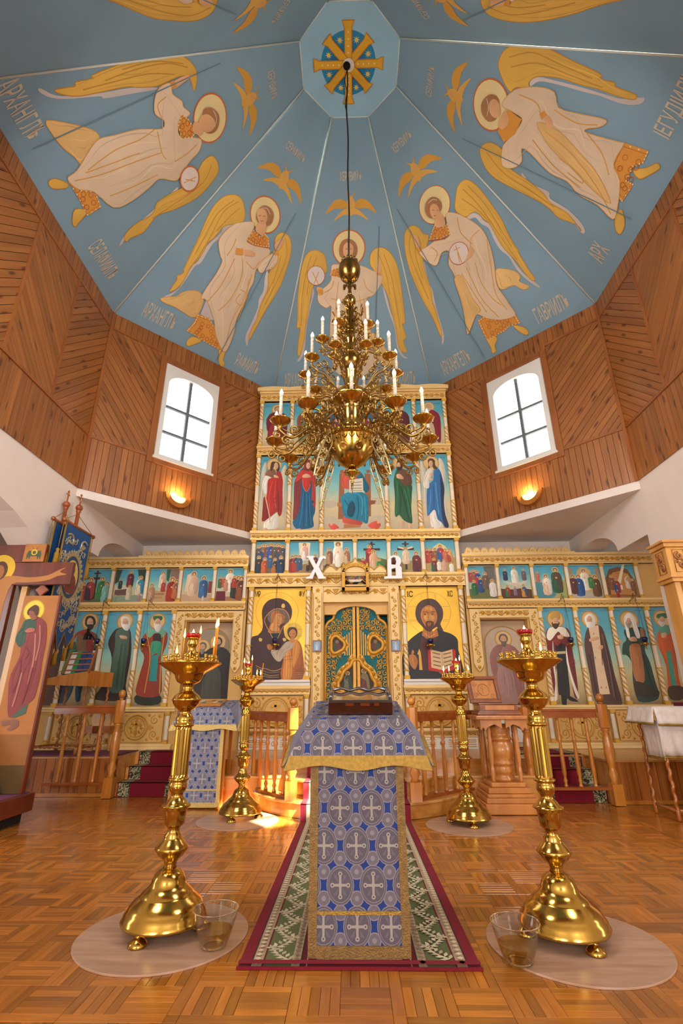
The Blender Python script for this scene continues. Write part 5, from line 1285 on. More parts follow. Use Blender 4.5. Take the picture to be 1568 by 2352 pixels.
def mini(P, x, b, h, robe, cloak=None, hair='#4a3426', halo=True, lean=0.0, skin='#d8aa84'):
    """a small standing figure, base (x,b), height h"""
    w = h * 0.17; t = x + lean * h
    if halo: P.circ(t, b + .90*h, .125*h, '#dcb768', n=14)
    P.poly([(x - w*1.1, b), (x + w*1.1, b), (x + w*1.15, b + .35*h), (t + w*1.2, b + .66*h), (t + w*.6, b + .80*h), (t - w*.6, b + .80*h), (t - w*1.2, b + .66*h), (x - w*1.15, b + .35*h)], robe, 2)
    P.folds([(x - w*1.1, b), (x + w*1.1, b), (x + w*1.15, b + .35*h), (t + w*.6, b + .75*h), (t - w*.6, b + .75*h), (x - w*1.15, b + .35*h)], robe, 4, .035*h, .68, 1.3)
    if cloak: P.poly([(t - w*.2, b + .80*h), (t + w*.7, b + .79*h), (t + w*1.25, b + .62*h), (x + w*1.25, b + .12*h), (x + w*.5, b + .05*h), (x + w*.2, b + .45*h), (t - w*.9, b + .60*h)], cloak, 2)
    P.circ(t, b + .90*h, .085*h, hair, n=12); P.circ(t, b + .885*h, .058*h, skin, .07*h, n=10)
    P.circ(t, b + .58*h, .04*h, skin, n=8)
def saint(P, x, b, h, robe, cloak, hair, beard, book=None):
    w = h * .15; P.circ(x, b + .885*h, .125*h, '#b88c4c', n=20); P.circ(x, b + .885*h, .110*h, '#dcbc7c', n=20)
    P.poly([(x - w*.5, b), (x + w*.1, b), (x + w*.1, b + .06*h), (x - w*.5, b + .06*h)], '#7a5a42', 1)
    P.poly([(x - w*1.1, b + .04*h), (x + w, b + .04*h), (x + w*1.2, b + .4*h), (x + w*1.35, b + .68*h), (x + w*.7, b + .80*h), (x - w*.7, b + .80*h), (x - w*1.35, b + .68*h), (x - w*1.2, b + .4*h)], robe, 3)
    P.poly([(x + w*.1, b + .80*h), (x + w*.8, b + .79*h), (x + w*1.5, b + .64*h), (x + w*1.45, b + .2*h), (x + w*1.2, b + .02*h), (x + w*.7, b + .1*h), (x + w*.5, b + .45*h), (x - w*.3, b + .6*h)], cloak, 3)
    P.poly([(x - w*.1, b + .80*h), (x - w*.8, b + .79*h), (x - w*1.5, b + .64*h), (x - w*1.3, b + .35*h), (x - w*.9, b + .45*h), (x - w*.5, b + .66*h)], cloak, 3)
    P.folds([(x - w*1.1, b + .04*h), (x + w*.5, b + .04*h), (x + w*.4, b + .6*h), (x - w*.9, b + .6*h), (x - w*1.2, b + .4*h)], robe, 5, .012, .68, 1.28)
    P.folds([(x + w*.8, b + .75*h), (x + w*1.5, b + .6*h), (x + w*1.4, b + .1*h), (x + w*.7, b + .1*h), (x + w*.5, b + .45*h)], cloak, 4, .012, .68, 1.3)
    if book: P.poly([(x - w*.9, b + .50*h), (x + w*.5, b + .52*h), (x + w*.55, b + .66*h), (x - w*.85, b + .64*h)], book, 1)
    P.circ(x, b + .60*h, .04*h, '#d0a078', n=10); P.circ(x, b + .895*h, .068*h, hair, n=14); P.circ(x, b + .88*h, .045*h, '#d0a078', .058*h, n=12)
    P.poly([(x - .045*h, b + .865*h), (x, b + .85*h), (x + .045*h, b + .865*h), (x + .03*h, b + .80*h), (x, b + .77*h), (x - .03*h, b + .80*h)], beard, 2)
    for k in (-1, 1): P.line([(x + k*.012*h, b + .887*h), (x + k*.03*h, b + .887*h)], .004, '#4a3020', 1)

# ------------------------------------------------------------------ iconostasis: centre
ic = thing('iconostasis', 'tall central iconostasis of cream and gilt carving with five tiers of icons', 'iconostasis', (0, IY, SOL))
XO = 1.72
MB().boxf(IF, -XO, XO, 2.80, 6.50, -0.07, 0).build('backing', 'cream_panel', ic)
b = MB()
for s in (-1, 1): b.boxf(IF, min(s*.50, s*XO), max(s*.50, s*XO), SOL, 2.80, -0.07, 0)
b.build('backing', 'cream_panel', ic)
# crowning cornice with a scalloped edge
beam(IF, -XO, XO, 6.31, 6.50, 0.05, ic)
top = [(-XO - .05, 6.50)] + [(-XO - .05 + (2*XO + .1)*i/48, 6.575 + 0.022*abs(sin(pi*i/8))) for i in range(49)] + [(XO + .05, 6.50)]
MB().prism(IF, top[::-1], 0, 0.12).build('crown_moulding', 'cream', ic, bevel=.006)
beam(IF, -XO, XO, 5.19, 5.36, 0.05, ic); beam(IF, -XO - .02, XO + .02, 3.60, 3.765, 0.06, ic); beam(IF, -XO - .03, XO + .03, 2.81, 3.03, 0.07, ic)
for x in (-1.68, -1.115, -.556, .556, 1.115, 1.68):
    column(ic, x, 5.36, 6.31, 0.034); column(ic, x, 3.765, 5.19, 0.036)
for x in (-1.675, -1.115, -.556, 0, .556, 1.115, 1.675): column(ic, x, 3.03, 3.60, 0.036, False)
for s in (-1, 1):
    column(ic, s*1.665, 1.40, 2.81, 0.036); column(ic, s*.755, 1.40, 2.81, 0.036)
    for x0, x1 in ((.70, XO),):
        a0, a1 = sorted((s*x0, s*x1))
        b = MB(); b.boxf(IF, a0, a1, 1.365, 1.40, 0, .10); b.boxf(IF, a0, a1, 1.32, 1.365, 0, .075); b.build('sill_moulding', 'window_white', ic, bevel=.005)
        beam(IF, a0, a1, 1.19, 1.32, .05, ic)
        for x in (a0 + .05, a1 - .05): column(ic, x, .73, 1.19, .034, False)
        p0, p1 = a0 + .10, a1 - .10; m = (p0 + p1)/2
        MB().boxf(IF, p0, p1, .74, 1.18, 0, .03).build('carved_panel', 'cream_panel', ic, bevel=.006)
        c = MB(); c.tube(ringpts(IF, m, .955, .20, .032), .012, 6, closed=True); c.tube(ringpts(IF, m, .955, .165, .032), .006, 5, closed=True)
        for q in ((m - .018, m + .018, .80, 1.11), (m - .07, m + .07, 1.02, 1.05), (m - .04, m + .04, .86, .885)): c.boxf(IF, *q, .03, .045)
        for sx in (-1, 1):
            for sz in (-1, 1):
                c.tube(spiral(IF, m + sx*.29, .955 + sz*.115, .075, 1.4, .034, pi/2*sz, sx*sz), .008, 5); c.tube(spiral(IF, m + sx*.25, .955 + sz*.03, .05, 1.2, .034, 0, -sx*sz), .007, 5); c.tube(spiral(IF, m + sx*.36, .955 + sz*.05, .05, 1.3, .034, pi, sx*sz), .007, 5); leaf(c, IF, m + sx*.37, .955 + sz*.17, .05, pi/4 if sx*sz > 0 else 3*pi/4, .03); leaf(c, IF, m + sx*.19, .955 + sz*.19, .035, 0, .03)
        c.build('panel_carving', 'gold_carving', ic)
        beam(IF, a0, a1, .61, .73, .06, ic)
        b = MB(); b.boxf(IF, a0, a1, SOL + .002, .61, 0, .07); b.build('plinth', 'window_white', ic)
        g = MB()
        for k in range(4): g.boxf(IF, a0 + .03, m - .09, .485 + k*.028, .493 + k*.028, .07, .076); g.boxf(IF, m + .09, a1 - .03, .485 + k*.028, .493 + k*.028, .07, .076)
        g.tube(ringpts(IF, m, .53, .03, .073, 12), .006, 5, closed=True); g.build('plinth_lines', 'gold_carving', ic)
# royal gate surround: carved pilasters and lintel
for s in (-1, 1):
    a0, a1 = sorted((s*.515, s*.685))
    MB().boxf(IF, a0, a1, SOL, 2.81, 0, .09).build('pilaster', 'cream', ic, bevel=.008)
    c = MB(); m = (a0 + a1)/2
    c.tube([IF.p(a0 + .018, SOL + .1, .092), IF.p(a0 + .018, 2.70, .092)], .005, 4); c.tube([IF.p(a1 - .018, SOL + .1, .092), IF.p(a1 - .018, 2.70, .092)], .005, 4)
    for k in range(16):
        z = .62 + k*.13; sg = 1 if k % 2 else -1
        c.tube(spiral(IF, m + sg*.018, z, .034, 1.2, .093, pi/2, sg, 10), .006, 4); leaf(c, IF, m - sg*.025, z + .05, .032, pi/2 - sg*.6, .09)
    leaf(c, IF, m, 2.74, .05, pi/2, .09)
    c.build('pilaster_carving', 'gold_carving', ic)
MB().boxf(IF, -.515, .515, 2.56, 2.81, -.02, .07).build('lintel', 'cream', ic, bevel=.006)
vine(IF, -.5, .5, 2.66, 2.79, .07, ic)
hd = [(-.505, 2.56), (-.505, 2.38)] + [(-.32 - .0 + .0, 2.38)] + [(-.32*cos(pi*i/12), 2.38 + .13*sin(pi*i/12)) for i in range(1, 12)] + [(.32, 2.38), (.505, 2.38), (.505, 2.56)]
MB().prism(IF, hd, -.16, -.02).build('arch_board', 'cream_panel', ic)
# kokoshnik crest over the gate
cr = [(-.50, 3.02)] + [(-.50 + .20*i/8, 3.06 + .07*sin(pi*i/8)) for i in range(9)] + [(-.30 + .12*i/6, 3.06 + .05*sin(pi*i/6)) for i in range(1, 7)] + [(-.17, 3.13), (-.10, 3.18), (-.04, 3.2), (0, 3.27), (.04, 3.2), (.10, 3.18), (.17, 3.13)] + [(.18 + .12*i/6, 3.06 + .05*sin(pi*i/6)) for i in range(0, 7)] + [(.30 + .20*i/8, 3.06 + .07*sin(pi*i/8)) for i in range(1, 9)] + [(.50, 3.02)]
MB().prism(IF, cr[::-1], .02, .13).build('crest', 'cream', ic, bevel=.004)
c = MB(); c.tube([IF.p(a, z, .135) for a, z in cr[1:-1]], .010, 6)
for s in (-1, 1):
    for k in range(5): leaf(c, IF, s*(.24 + k*.06), 2.96, .045, pi/2, .115)
c.build('crest_edge', 'gilt', ic)
# shrine-like box frame holding the supper icon
b = MB(); b.boxf(IF, -.215, -.165, 2.72, 3.10, .05, .17); b.boxf(IF, .165, .215, 2.72, 3.10, .05, .17); b.boxf(IF, -.215, .215, 2.72, 2.78, .05, .17)
ao = [(.215*cos(pi*i/12), 3.02 + .15*sin(pi*i/12)) for i in range(13)]; ai = [(.165*cos(pi*i/12), 3.02 + .10*sin(pi*i/12)) for i in range(13)]
for i in range(12): b.prism(IF, [ai[i], ao[i], ao[i+1], ai[i+1]], .05, .17)
b.build('supper_frame', 'gold_carving', ic, bevel=.004)
for x in (-.19, 0, .19): MB().ball(IF.p(x, 2.70, .13), .018, 8).build('drop_finial', 'gilt', ic)
for x in (-.19, .19): MB().lathe([(.02, 0), (.032, .03), (.02, .05), (.03, .07), (.001, .10)], IF.p(x, 3.10, .11), 8).build('finial', 'gilt', ic)

# icons of the upper tiers
G1 = 'prophet icons of the top tier'; G2 = 'icons of the tall second tier'; G3 = 'festival icons of the iconostasis'; G4 = 'saint icons of the lower tier'
pro = [(-1.68, -1.115, 'top-tier icon of a grey-haired saint in a dark red robe, leftmost', '#8f2430', '#6d1c2a', '#7d7468', '#8d8478', None),
       (-1.115, -.556, 'top-tier icon of a saint in green, second from the left', '#6b7a5a', '#8a4a34', '#5a4a3a', '#6a5a4a', None),
       (-.556, .556, 'wide top-tier icon at the centre, mostly behind the chandelier', '#7a3038', '#2f5a78', '#5a4030', '#5a4030', None),
       (.556, 1.115, 'top-tier icon of a saint in a brown cloak, second from the right', '#7a5540', '#5f2430', '#8d8478', '#9a9084', None),
       (1.115, 1.68, 'top-tier icon of a white-bearded saint in crimson holding a scroll', '#cdb98a', '#8a2030', '#b5a58c', '#c9bda8', '#dccfa8')]
for a0, a1, lab, r_, c_l, hr, bd, bk in pro:
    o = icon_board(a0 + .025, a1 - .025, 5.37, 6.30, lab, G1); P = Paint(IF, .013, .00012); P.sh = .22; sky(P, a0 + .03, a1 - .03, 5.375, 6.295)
    m = (a0 + a1)/2
    if a1 - a0 > 1:
        for dx in (-.3, 0, .3): saint(P, m + dx, 5.40, .84, r_, c_l, hr, bd, bk)
    else: saint(P, m, 5.40, .86, r_, c_l, hr, bd, bk)
    script_marks(P, a0 + .06, 6.22, .10); script_marks(P, a1 - .17, 6.22, .10); P.build('painted_figure', 'paint', o)
DS = [(0, '#b9a98a'), (.12, '#cbb894'), (.32, '#d6c596'), (.55, '#93c4b8'), (.78, '#58a9ba'), (1, '#4a9fba')]
for a0, a1, key, lab in ((-1.68, -1.115, 'red_angel', 'icon of a winged angel in a red robe holding a staff'), (-1.115, -.556, 'mother', 'icon of a woman in a long deep blue gown and red mantle'), (-.556, .556, 'enthroned', 'wide icon of a figure in blue seated on a wooden throne with an open book'), (.556, 1.115, 'green_forerunner', 'icon of a barefoot man wrapped in a green cloak'), (1.115, 1.68, 'blue_angel', 'icon of a winged angel in a blue mantle holding lilies')):
    o = icon_board(a0 + .03, a1 - .03, 3.77, 5.18, lab, G2); P = Paint(IF, .013, .00012); P.sh = .22; sky(P, a0 + .035, a1 - .035, 3.775, 5.175, DS)
    if key == 'enthroned':
        for q in ((-.4, 3.95, .14), (.42, 3.95, .15), (-.3, 3.86, .12), (.3, 3.86, .12), (.40, 4.3, .12), (-.42, 4.25, .12)): P.circ(q[0], q[1], q[2], '#c3b49c', q[2]*.6, n=16)
    draw(P, FIG[key], 1000, .008)
    if key != 'enthroned': script_marks(P, a0 + .08, 5.10, .08); script_marks(P, a1 - .15, 5.10, .08)
    P.build('painted_figure', 'paint', o)

# ------------------------------------------------------------------ festival scenes (fractions of the panel)
def cross(P, X, Y, W_, H_, c='#3b2a1e'):
    P.rect(X - W_*.06, X + W_*.06, Y, Y + H_, c); P.rect(X - W_*.5, X + W_*.5, Y + H_*.68, Y + H_*.76, c); P.rect(X - W_*.2, X + W_*.2, Y + H_*.88, Y + H_*.93, c)
FEAST = {
 'crowd': dict(g='#6d6a5a', gh=.3, ex=[('#5c6f6c', [(0, .3), (1, .3), (1, .55), (0, .55)])], f=[(.1, .38, .5, '#35506a', '#6a4a3a'), (.25, .4, .52, '#2a4a78', '#8a6a3a'), (.38, .42, .5, '#7a4a3a', None), (.5, .42, .52, '#2456a0', '#1c4488'), (.63, .42, .5, '#6b4a34', '#3a5a4a'), (.76, .4, .52, '#3a4a60', '#7a3a34'), (.9, .38, .5, '#5a5040', '#2f4a5c'), (.12, .05, .5, '#2a3038', '#3c2c24'), (.32, .0, .48, '#c4662c', '#a8481e'), (.66, .02, .46, '#b5651f', '#20343c'), (.86, .02, .52, '#24405c', '#182c44'), (.5, .2, .36, '#2f5f86', None)]),
 'ascending': dict(g='#a3805a', gh=.3, ex=[('#e8d8b0', [(.35, .4), (.65, .4), (.7, .95), (.3, .95)])], f=[(.5, .42, .52, '#e6ddd0', '#d8a8a0'), (.1, .06, .5, '#9a2c24', '#5a2c2c'), (.22, .08, .5, '#a83a2c', '#2c4868'), (.34, .12, .44, '#3c5876', None), (.74, .12, .42, '#5a4a34', '#37443a'), (.86, .14, .44, '#3a3430', '#6a3a30'), (.62, .08, .22, '#3a2c24', None)]),
 'white': dict(g='#8a7c5c', gh=.25, ex=[('#f2e6c4', [(.4, .2), (.62, .2), (.66, .97), (.36, .97)])], f=[(.5, .22, .74, '#efe6d2', '#e0cfae'), (.2, .28, .5, '#b58a62', '#8a5a44'), (.78, .28, .5, '#c4a884', '#9a6a54'), (.14, .0, .34, '#2f6a4a', '#8a3a30'), (.36, .0, .28, '#b08a6a', None), (.62, .0, .28, '#c0a486', '#7a5a44'), (.86, .0, .34, '#8a6a4a', '#2f5a44')]),
 'descent': dict(g='#5d6a3e', gh=.45, ex=['cross'], f=[(.42, .3, .56, '#8a2c34', '#c03a30'), (.55, .1, .6, '#d9b088', '#cfa078'), (.2, .02, .44, '#8a1f24', '#b02a2c'), (.74, .02, .42, '#2f8a44', '#2a7a3c'), (.32, .02, .3, '#a03030', None)]),
 'crucifixion': dict(g='#a08a54', gh=.35, ex=['cross'], f=[(.5, .28, .5, '#dfc4a4', None), (.16, .06, .58, '#6a2a2a', '#4a2428'), (.84, .04, .6, '#5a2a28', '#702c2c')], body=1),
 'entry': dict(g='#b59a5c', gh=.5, ex=[('#d9c792', [(.2, .6), (.8, .6), (.7, .8), (.5, .9), (.3, .78)])], f=[(.08, .3, .45, '#a83a2c', None), (.2, .32, .42, '#b54a34', '#7a3a2c'), (.34, .32, .42, '#8a5a3a', None), (.52, .34, .5, '#2c5a96', '#b03a30'), (.68, .32, .4, '#c06a4c', None), (.82, .3, .42, '#a8443a', '#c89a5a'), (.28, .0, .42, '#3a5a48', '#7a2c28'), (.44, .08, .3, '#e8ddc8', None), (.6, .05, .34, '#d0a488', None), (.84, .0, .3, '#efe6d6', None)]),
 'cross_feast': dict(g='#5f6a42', gh=.3, ex=['cross'], f=[(.1, .0, .6, '#c4604c', '#a84a3c'), (.33, .08, .66, '#4a2c3c', '#a8443c'), (.7, .12, .64, '#3f8a4a', '#2f7a3c'), (.88, .0, .6, '#8fc4b8', '#7ab4a8')]),
 'dormition': dict(g='#8a9a84', gh=.2, ex=[('#2f4434', [(0, 1), (.2, 1), (.12, .6), (0, .55)]), ('#2c3c30', [(.7, 1), (1, 1), (1, .2), (.82, .3), (.78, .7)]), ('#6a4a44', [(.05, .2), (.6, .2), (.58, .5), (.05, .48)]), ('#cfc4a8', [(.0, .36), (.55, .4), (.55, .5), (0, .5)])], f=[(.5, .45, .5, '#7a2c34', '#5a2430'), (.84, .22, .56, '#d8c8a8', '#2f86a4'), (.2, .4, .3, '#1f3a3c', None), (.52, .08, .42, '#cfc6a2', '#b8ae88'), (.1, .0, .2, '#7a9a7c', None), (.86, .02, .22, '#b07a84', None)]),
 'temple': dict(g='#c49a6c', gh=.35, ex=[('#8a6a5a', [(.7, .3), (.98, .3), (.98, 1), (.7, 1)]), ('#2f5a3c', [(.56, 1), (.7, 1), (.66, .6), (.58, .65)]), ('#b5855c', [(.15, .1), (.5, .1), (.5, .16), (.15, .16)]), ('#a5754c', [(.2, .2), (.55, .2), (.55, .26), (.2, .26)])], f=[(.45, .42, .5, '#e0d0b8', '#cfa890'), (.12, .04, .5, '#c09a78', '#a8805c'), (.78, .0, .72, '#a8321f', '#8a2418'), (.5, .3, .34, '#b03a2c', None), (.93, .1, .56, '#c06a3c', '#8a5a4a')]),
 'annunciation': dict(g='#c9a584', gh=.22, ex=[('#8a3a30', [(.86, .25), (.98, .25), (.98, .6), (.86, .6)]), ('#e6cfae', [(.1, .3), (.3, .3), (.26, .85), (.14, .8)])], f=[(.36, .18, .72, '#ddc0a0', '#cfa98c'), (.7, .12, .64, '#3c6f9c', '#2c5a84'), (.72, .0, .16, '#d8c2a8', None)]),
 'blessing': dict(g='#a8784c', gh=.15, ex=[('#6a1c2c', [(0, 0), (.38, 0), (.36, .3), (.02, .3)])], f=[(.5, .3, .66, '#efe6d6', '#e2d4bc'), (.14, .4, .34, '#3f6a3c', '#8a4a30'), (.28, .42, .32, '#b05a3c', None), (.36, .3, .34, '#c48a70', None), (.7, .1, .64, '#24382c', '#3c2a24'), (.82, .08, .68, '#2c2420', '#1f3040'), (.92, .04, .7, '#8a4a2c', '#5a2c24'), (.66, .4, .36, '#a83a2c', None)]),
 'raising': dict(g='#6a6f3c', gh=.3, ex=[('#6a6660', [(.6, 1), (1, 1), (1, 0), (.84, .1), (.66, .5)])], f=[(.1, .5, .36, '#a83a34', None), (.22, .52, .36, '#8a5a4a', None), (.34, .36, .5, '#b03028', '#2c4a86'), (.2, .12, .44, '#2f6a3c', '#1f5a34'), (.44, .2, .46, '#2a4a80', '#284070'), (.62, .3, .5, '#6a5a4c', None), (.86, .08, .5, '#d8d2c8', None)]),
 'mountain': dict(g='#5a3c28', gh=.3, ex=[('#d8c4b4', [(.1, .52), (.3, .42), (.5, .36), (.7, .42), (.92, .54), (.7, .5), (.5, .48), (.3, .5)])], f=[(.5, .48, .48, '#f0ead8', '#e2d8c0'), (.2, .55, .34, '#2f3c5c', None), (.8, .55, .34, '#6a5a60', None), (.22, .06, .34, '#3c6a44', '#a83a2c'), (.46, .1, .26, '#8a6a84', None), (.74, .06, .36, '#c88a2c', '#2c5a8a')]),
 'baptism': dict(g='#4d8a92', gh=.5, ex=[('#9aa05c', [(.6, 0), (1, 0), (1, .55), (.74, .5)]), ('#b5a068', [(.5, 0), (.8, .0), (.72, .14)])], f=[(.38, .12, .6, '#dcb898', '#e8dcc8'), (.72, .18, .74, '#2f5a3c', '#5a4434'), (.12, .5, .3, '#c46a54', None)]),
 'arches': dict(g='#b8ae98', gh=.2, ex=[('#c9a870', [(.28, .2), (.72, .2), (.72, .8), (.6, .92), (.4, .92), (.28, .8)]), ('#a8845c', [(.04, .4), (.14, .4), (.14, .9), (.04, .9)]), ('#a8845c', [(.86, .4), (.96, .4), (.96, .9), (.86, .9)])], f=[(.5, .25, .62, '#efe8da', '#e0d4bc'), (.3, .08, .62, '#2c5a96', '#24508a'), (.12, .14, .56, '#5a3430', None), (.82, .06, .62, '#6a4a2c', '#5a3c24'), (.68, .3, .4, '#3f7a44', None)]),
 'nativity': dict(g='#a8743c', gh=.6, ex=[('#7a5230', [(.05, .1), (.05, .6), (.2, .85), (.5, .92), (.8, .85), (.95, .55), (.95, .05)]), ('#c98a48', [(.12, .1), (.14, .55), (.3, .75), (.55, .8), (.78, .7), (.88, .5), (.88, .08)]), ('#efe2c0', [(.66, 1), (.74, 1), (.5, .42), (.4, .46)])], f=[(.22, .24, .44, '#8a5a3c', None), (.36, .16, .42, '#2f5a94', '#a83a30'), (.74, .28, .42, '#d8cdb8', '#b8946c'), (.88, .2, .36, '#7a5a40', None), (.5, .24, .16, '#efe8da', None), (.34, .02, .22, '#b02c2c', None)]),
}
def feast(a0, a1, b0, b1, key, lab):
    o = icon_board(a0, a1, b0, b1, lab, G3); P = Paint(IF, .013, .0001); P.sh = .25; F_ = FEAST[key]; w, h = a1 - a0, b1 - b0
    T = lambda x, y: (a0 + w*x, b0 + h*y)
    sky(P, a0 + .005, a1 - .005, b0 + .005, b1 - .005)
    g = F_['gh']; P.poly([T(.012, .012), T(.988, .012), T(.988, g*.9), T(.7, g*1.05), T(.4, g*.92), T(.012, g)], F_['g'], 1)
    for e in F_['ex']:
        if e == 'cross': cross(P, a0 + w*.5, b0 + h*.1, w*.56, h*.86)
        else: P.poly([T(min(.985, max(.015, x)), min(.985, max(.015, y))) for x, y in e[1]], e[0], 1)
    if F_.get('body'):
        P.line([T(.26, .78), T(.42, .74), T(.5, .70), T(.58, .74), T(.74, .78)], h*.05, '#dfc4a4', 3)
    for f in F_['f']: mini(P, a0 + w*f[0], b0 + h*max(.015, f[1]), h*f[2], f[3], f[4])
    script_marks(P, a0 + w*.1, b1 - .035, w*.22, .014); script_marks(P, a1 - w*.34, b1 - .035, w*.22, .014)
    P.build('painted_scene', 'paint', o)
xs = [-1.675, -1.115, -.556, 0, .556, 1.115, 1.675]
for i, (k, l) in enumerate((('crowd', 'festival icon crowded with robed figures, an orange robe in front, leftmost of the central row'), ('ascending', 'festival icon of a pale figure rising above two groups, left of the standing letter X'), ('white', 'festival icon of a shining white figure behind the gate crest'), ('descent', 'festival icon of a dark cross with red and green cloaked mourners'), ('crucifixion', 'festival icon of a crucifixion with two mourners behind the standing letter B'), ('entry', 'festival icon of a crowd before a sandy city, rightmost of the central row'))):
    feast(xs[i] + .032, xs[i+1] - .032, 3.035, 3.595, k, l)

# the two great gold icons
for s, key, lab in ((-1, 'madonna', 'large gold-ground icon of a woman in a dark hood holding a child'), (1, 'teacher', 'large gold-ground icon of a bearded man holding an open red book')):
    a0, a1 = sorted((s*.70, s*1.71))
    o = icon_board(a0 + .005, a1 - .005, 1.41, 2.80, lab, None, m='icon_gold'); P = Paint(IF, .0125, .0001); P.sh = .15; draw(P, FIG[key], 1000, .006)
    P.build('painted_figure', 'icon_gloss', o)
    tx = (('МР', -1.57, 2.66), ('ФУ', -.86, 2.66)) if s < 0 else (('IС', .87, 2.64), ('ХС', 1.50, 2.64))
    for t, x, z in tx: text_mesh('lettering', t, IF, x, z, .10, .09, 'letter_dark', o, .030)
# supper icon over the gate
o = MB().prism(IF, [(-.165, 2.78), (.165, 2.78)] + ai, .05, .075).build('icon_painting', 'dark_void', None, 'small dark arched icon of a supper under the gate crest', 'icon')
P = Paint(IF, .076, .0003)
for x, z, r, c in ((0, 2.99, .09, '#8a742c'), (-.09, 2.95, .05, '#5a4a2c'), (.10, 2.95, .05, '#6a5a34')): P.circ(x, z, r, c, r*.6, n=14)
for i in range(9): P.circ(-.13 + i*.033, 2.955 + .02*sin(i*1.3), .02, ['#6a3a2c', '#2f4a6a', '#7a6a5a', '#8a3a30'][i % 4], .035, n=8); P.circ(-.13 + i*.033, 2.995 + .02*sin(i*1.3), .012, '#c49a74', n=8)
P.poly([(-.12, 2.92), (.12, 2.92), (.08, 2.88), (-.08, 2.88)], '#d8d0c0', 1); P.circ(-.07, 2.83, .04, '#7a2c24', .03, n=10); P.circ(.08, 2.84, .05, '#8a7a34', .03, n=10)
P.build('painted_scene', 'paint', o)

# ------------------------------------------------------------------ iconostasis: side wings
WF = {-1: [('cross_feast', 'festival icon of four figures around a tall cross, nearest the banner'), ('dormition', 'festival icon of a deathbed under green curtains'), ('temple', 'festival icon of temple steps with a red-robed elder'), ('annunciation', 'festival icon of a pale angel before a seated woman in blue'), ('blessing', 'festival icon of a white figure between dark and ruddy groups')],
      1: [('raising', 'festival icon of figures by a grey rock with a wrapped white figure'), ('mountain', 'festival icon of a white figure on a cloud above three fallen men'), ('baptism', 'festival icon of a pale man standing in blue water'), ('arches', 'festival icon of four figures before a temple arch'), ('nativity', 'festival icon of a cave with a slanting star beam')]}
LOW = {-1: [('green_mitre', 2.87, 3.415, 'icon of a bishop in a green mitre and rust robe'), ('green_monk', 3.415, 3.97, 'icon of a bald white-bearded monk in dull green'), ('warrior', 3.97, 4.52, 'icon of a young warrior in red cloak and blue boots'), (None, 4.52, 4.80, 'narrow icon at the outer end of the left wing')],
       1: [('tsar', 2.87, 3.415, 'icon of a bearded ruler in an ermine cape and crown'), ('monk', 3.415, 3.97, 'icon of an old monk in brown with a pale stole'), ('white_hood', 3.97, 4.52, 'icon of a bishop in a white hood and green mantle'), ('orange_bishop', 4.52, 5.0, 'icon of a bishop in orange and green at the right end')]}
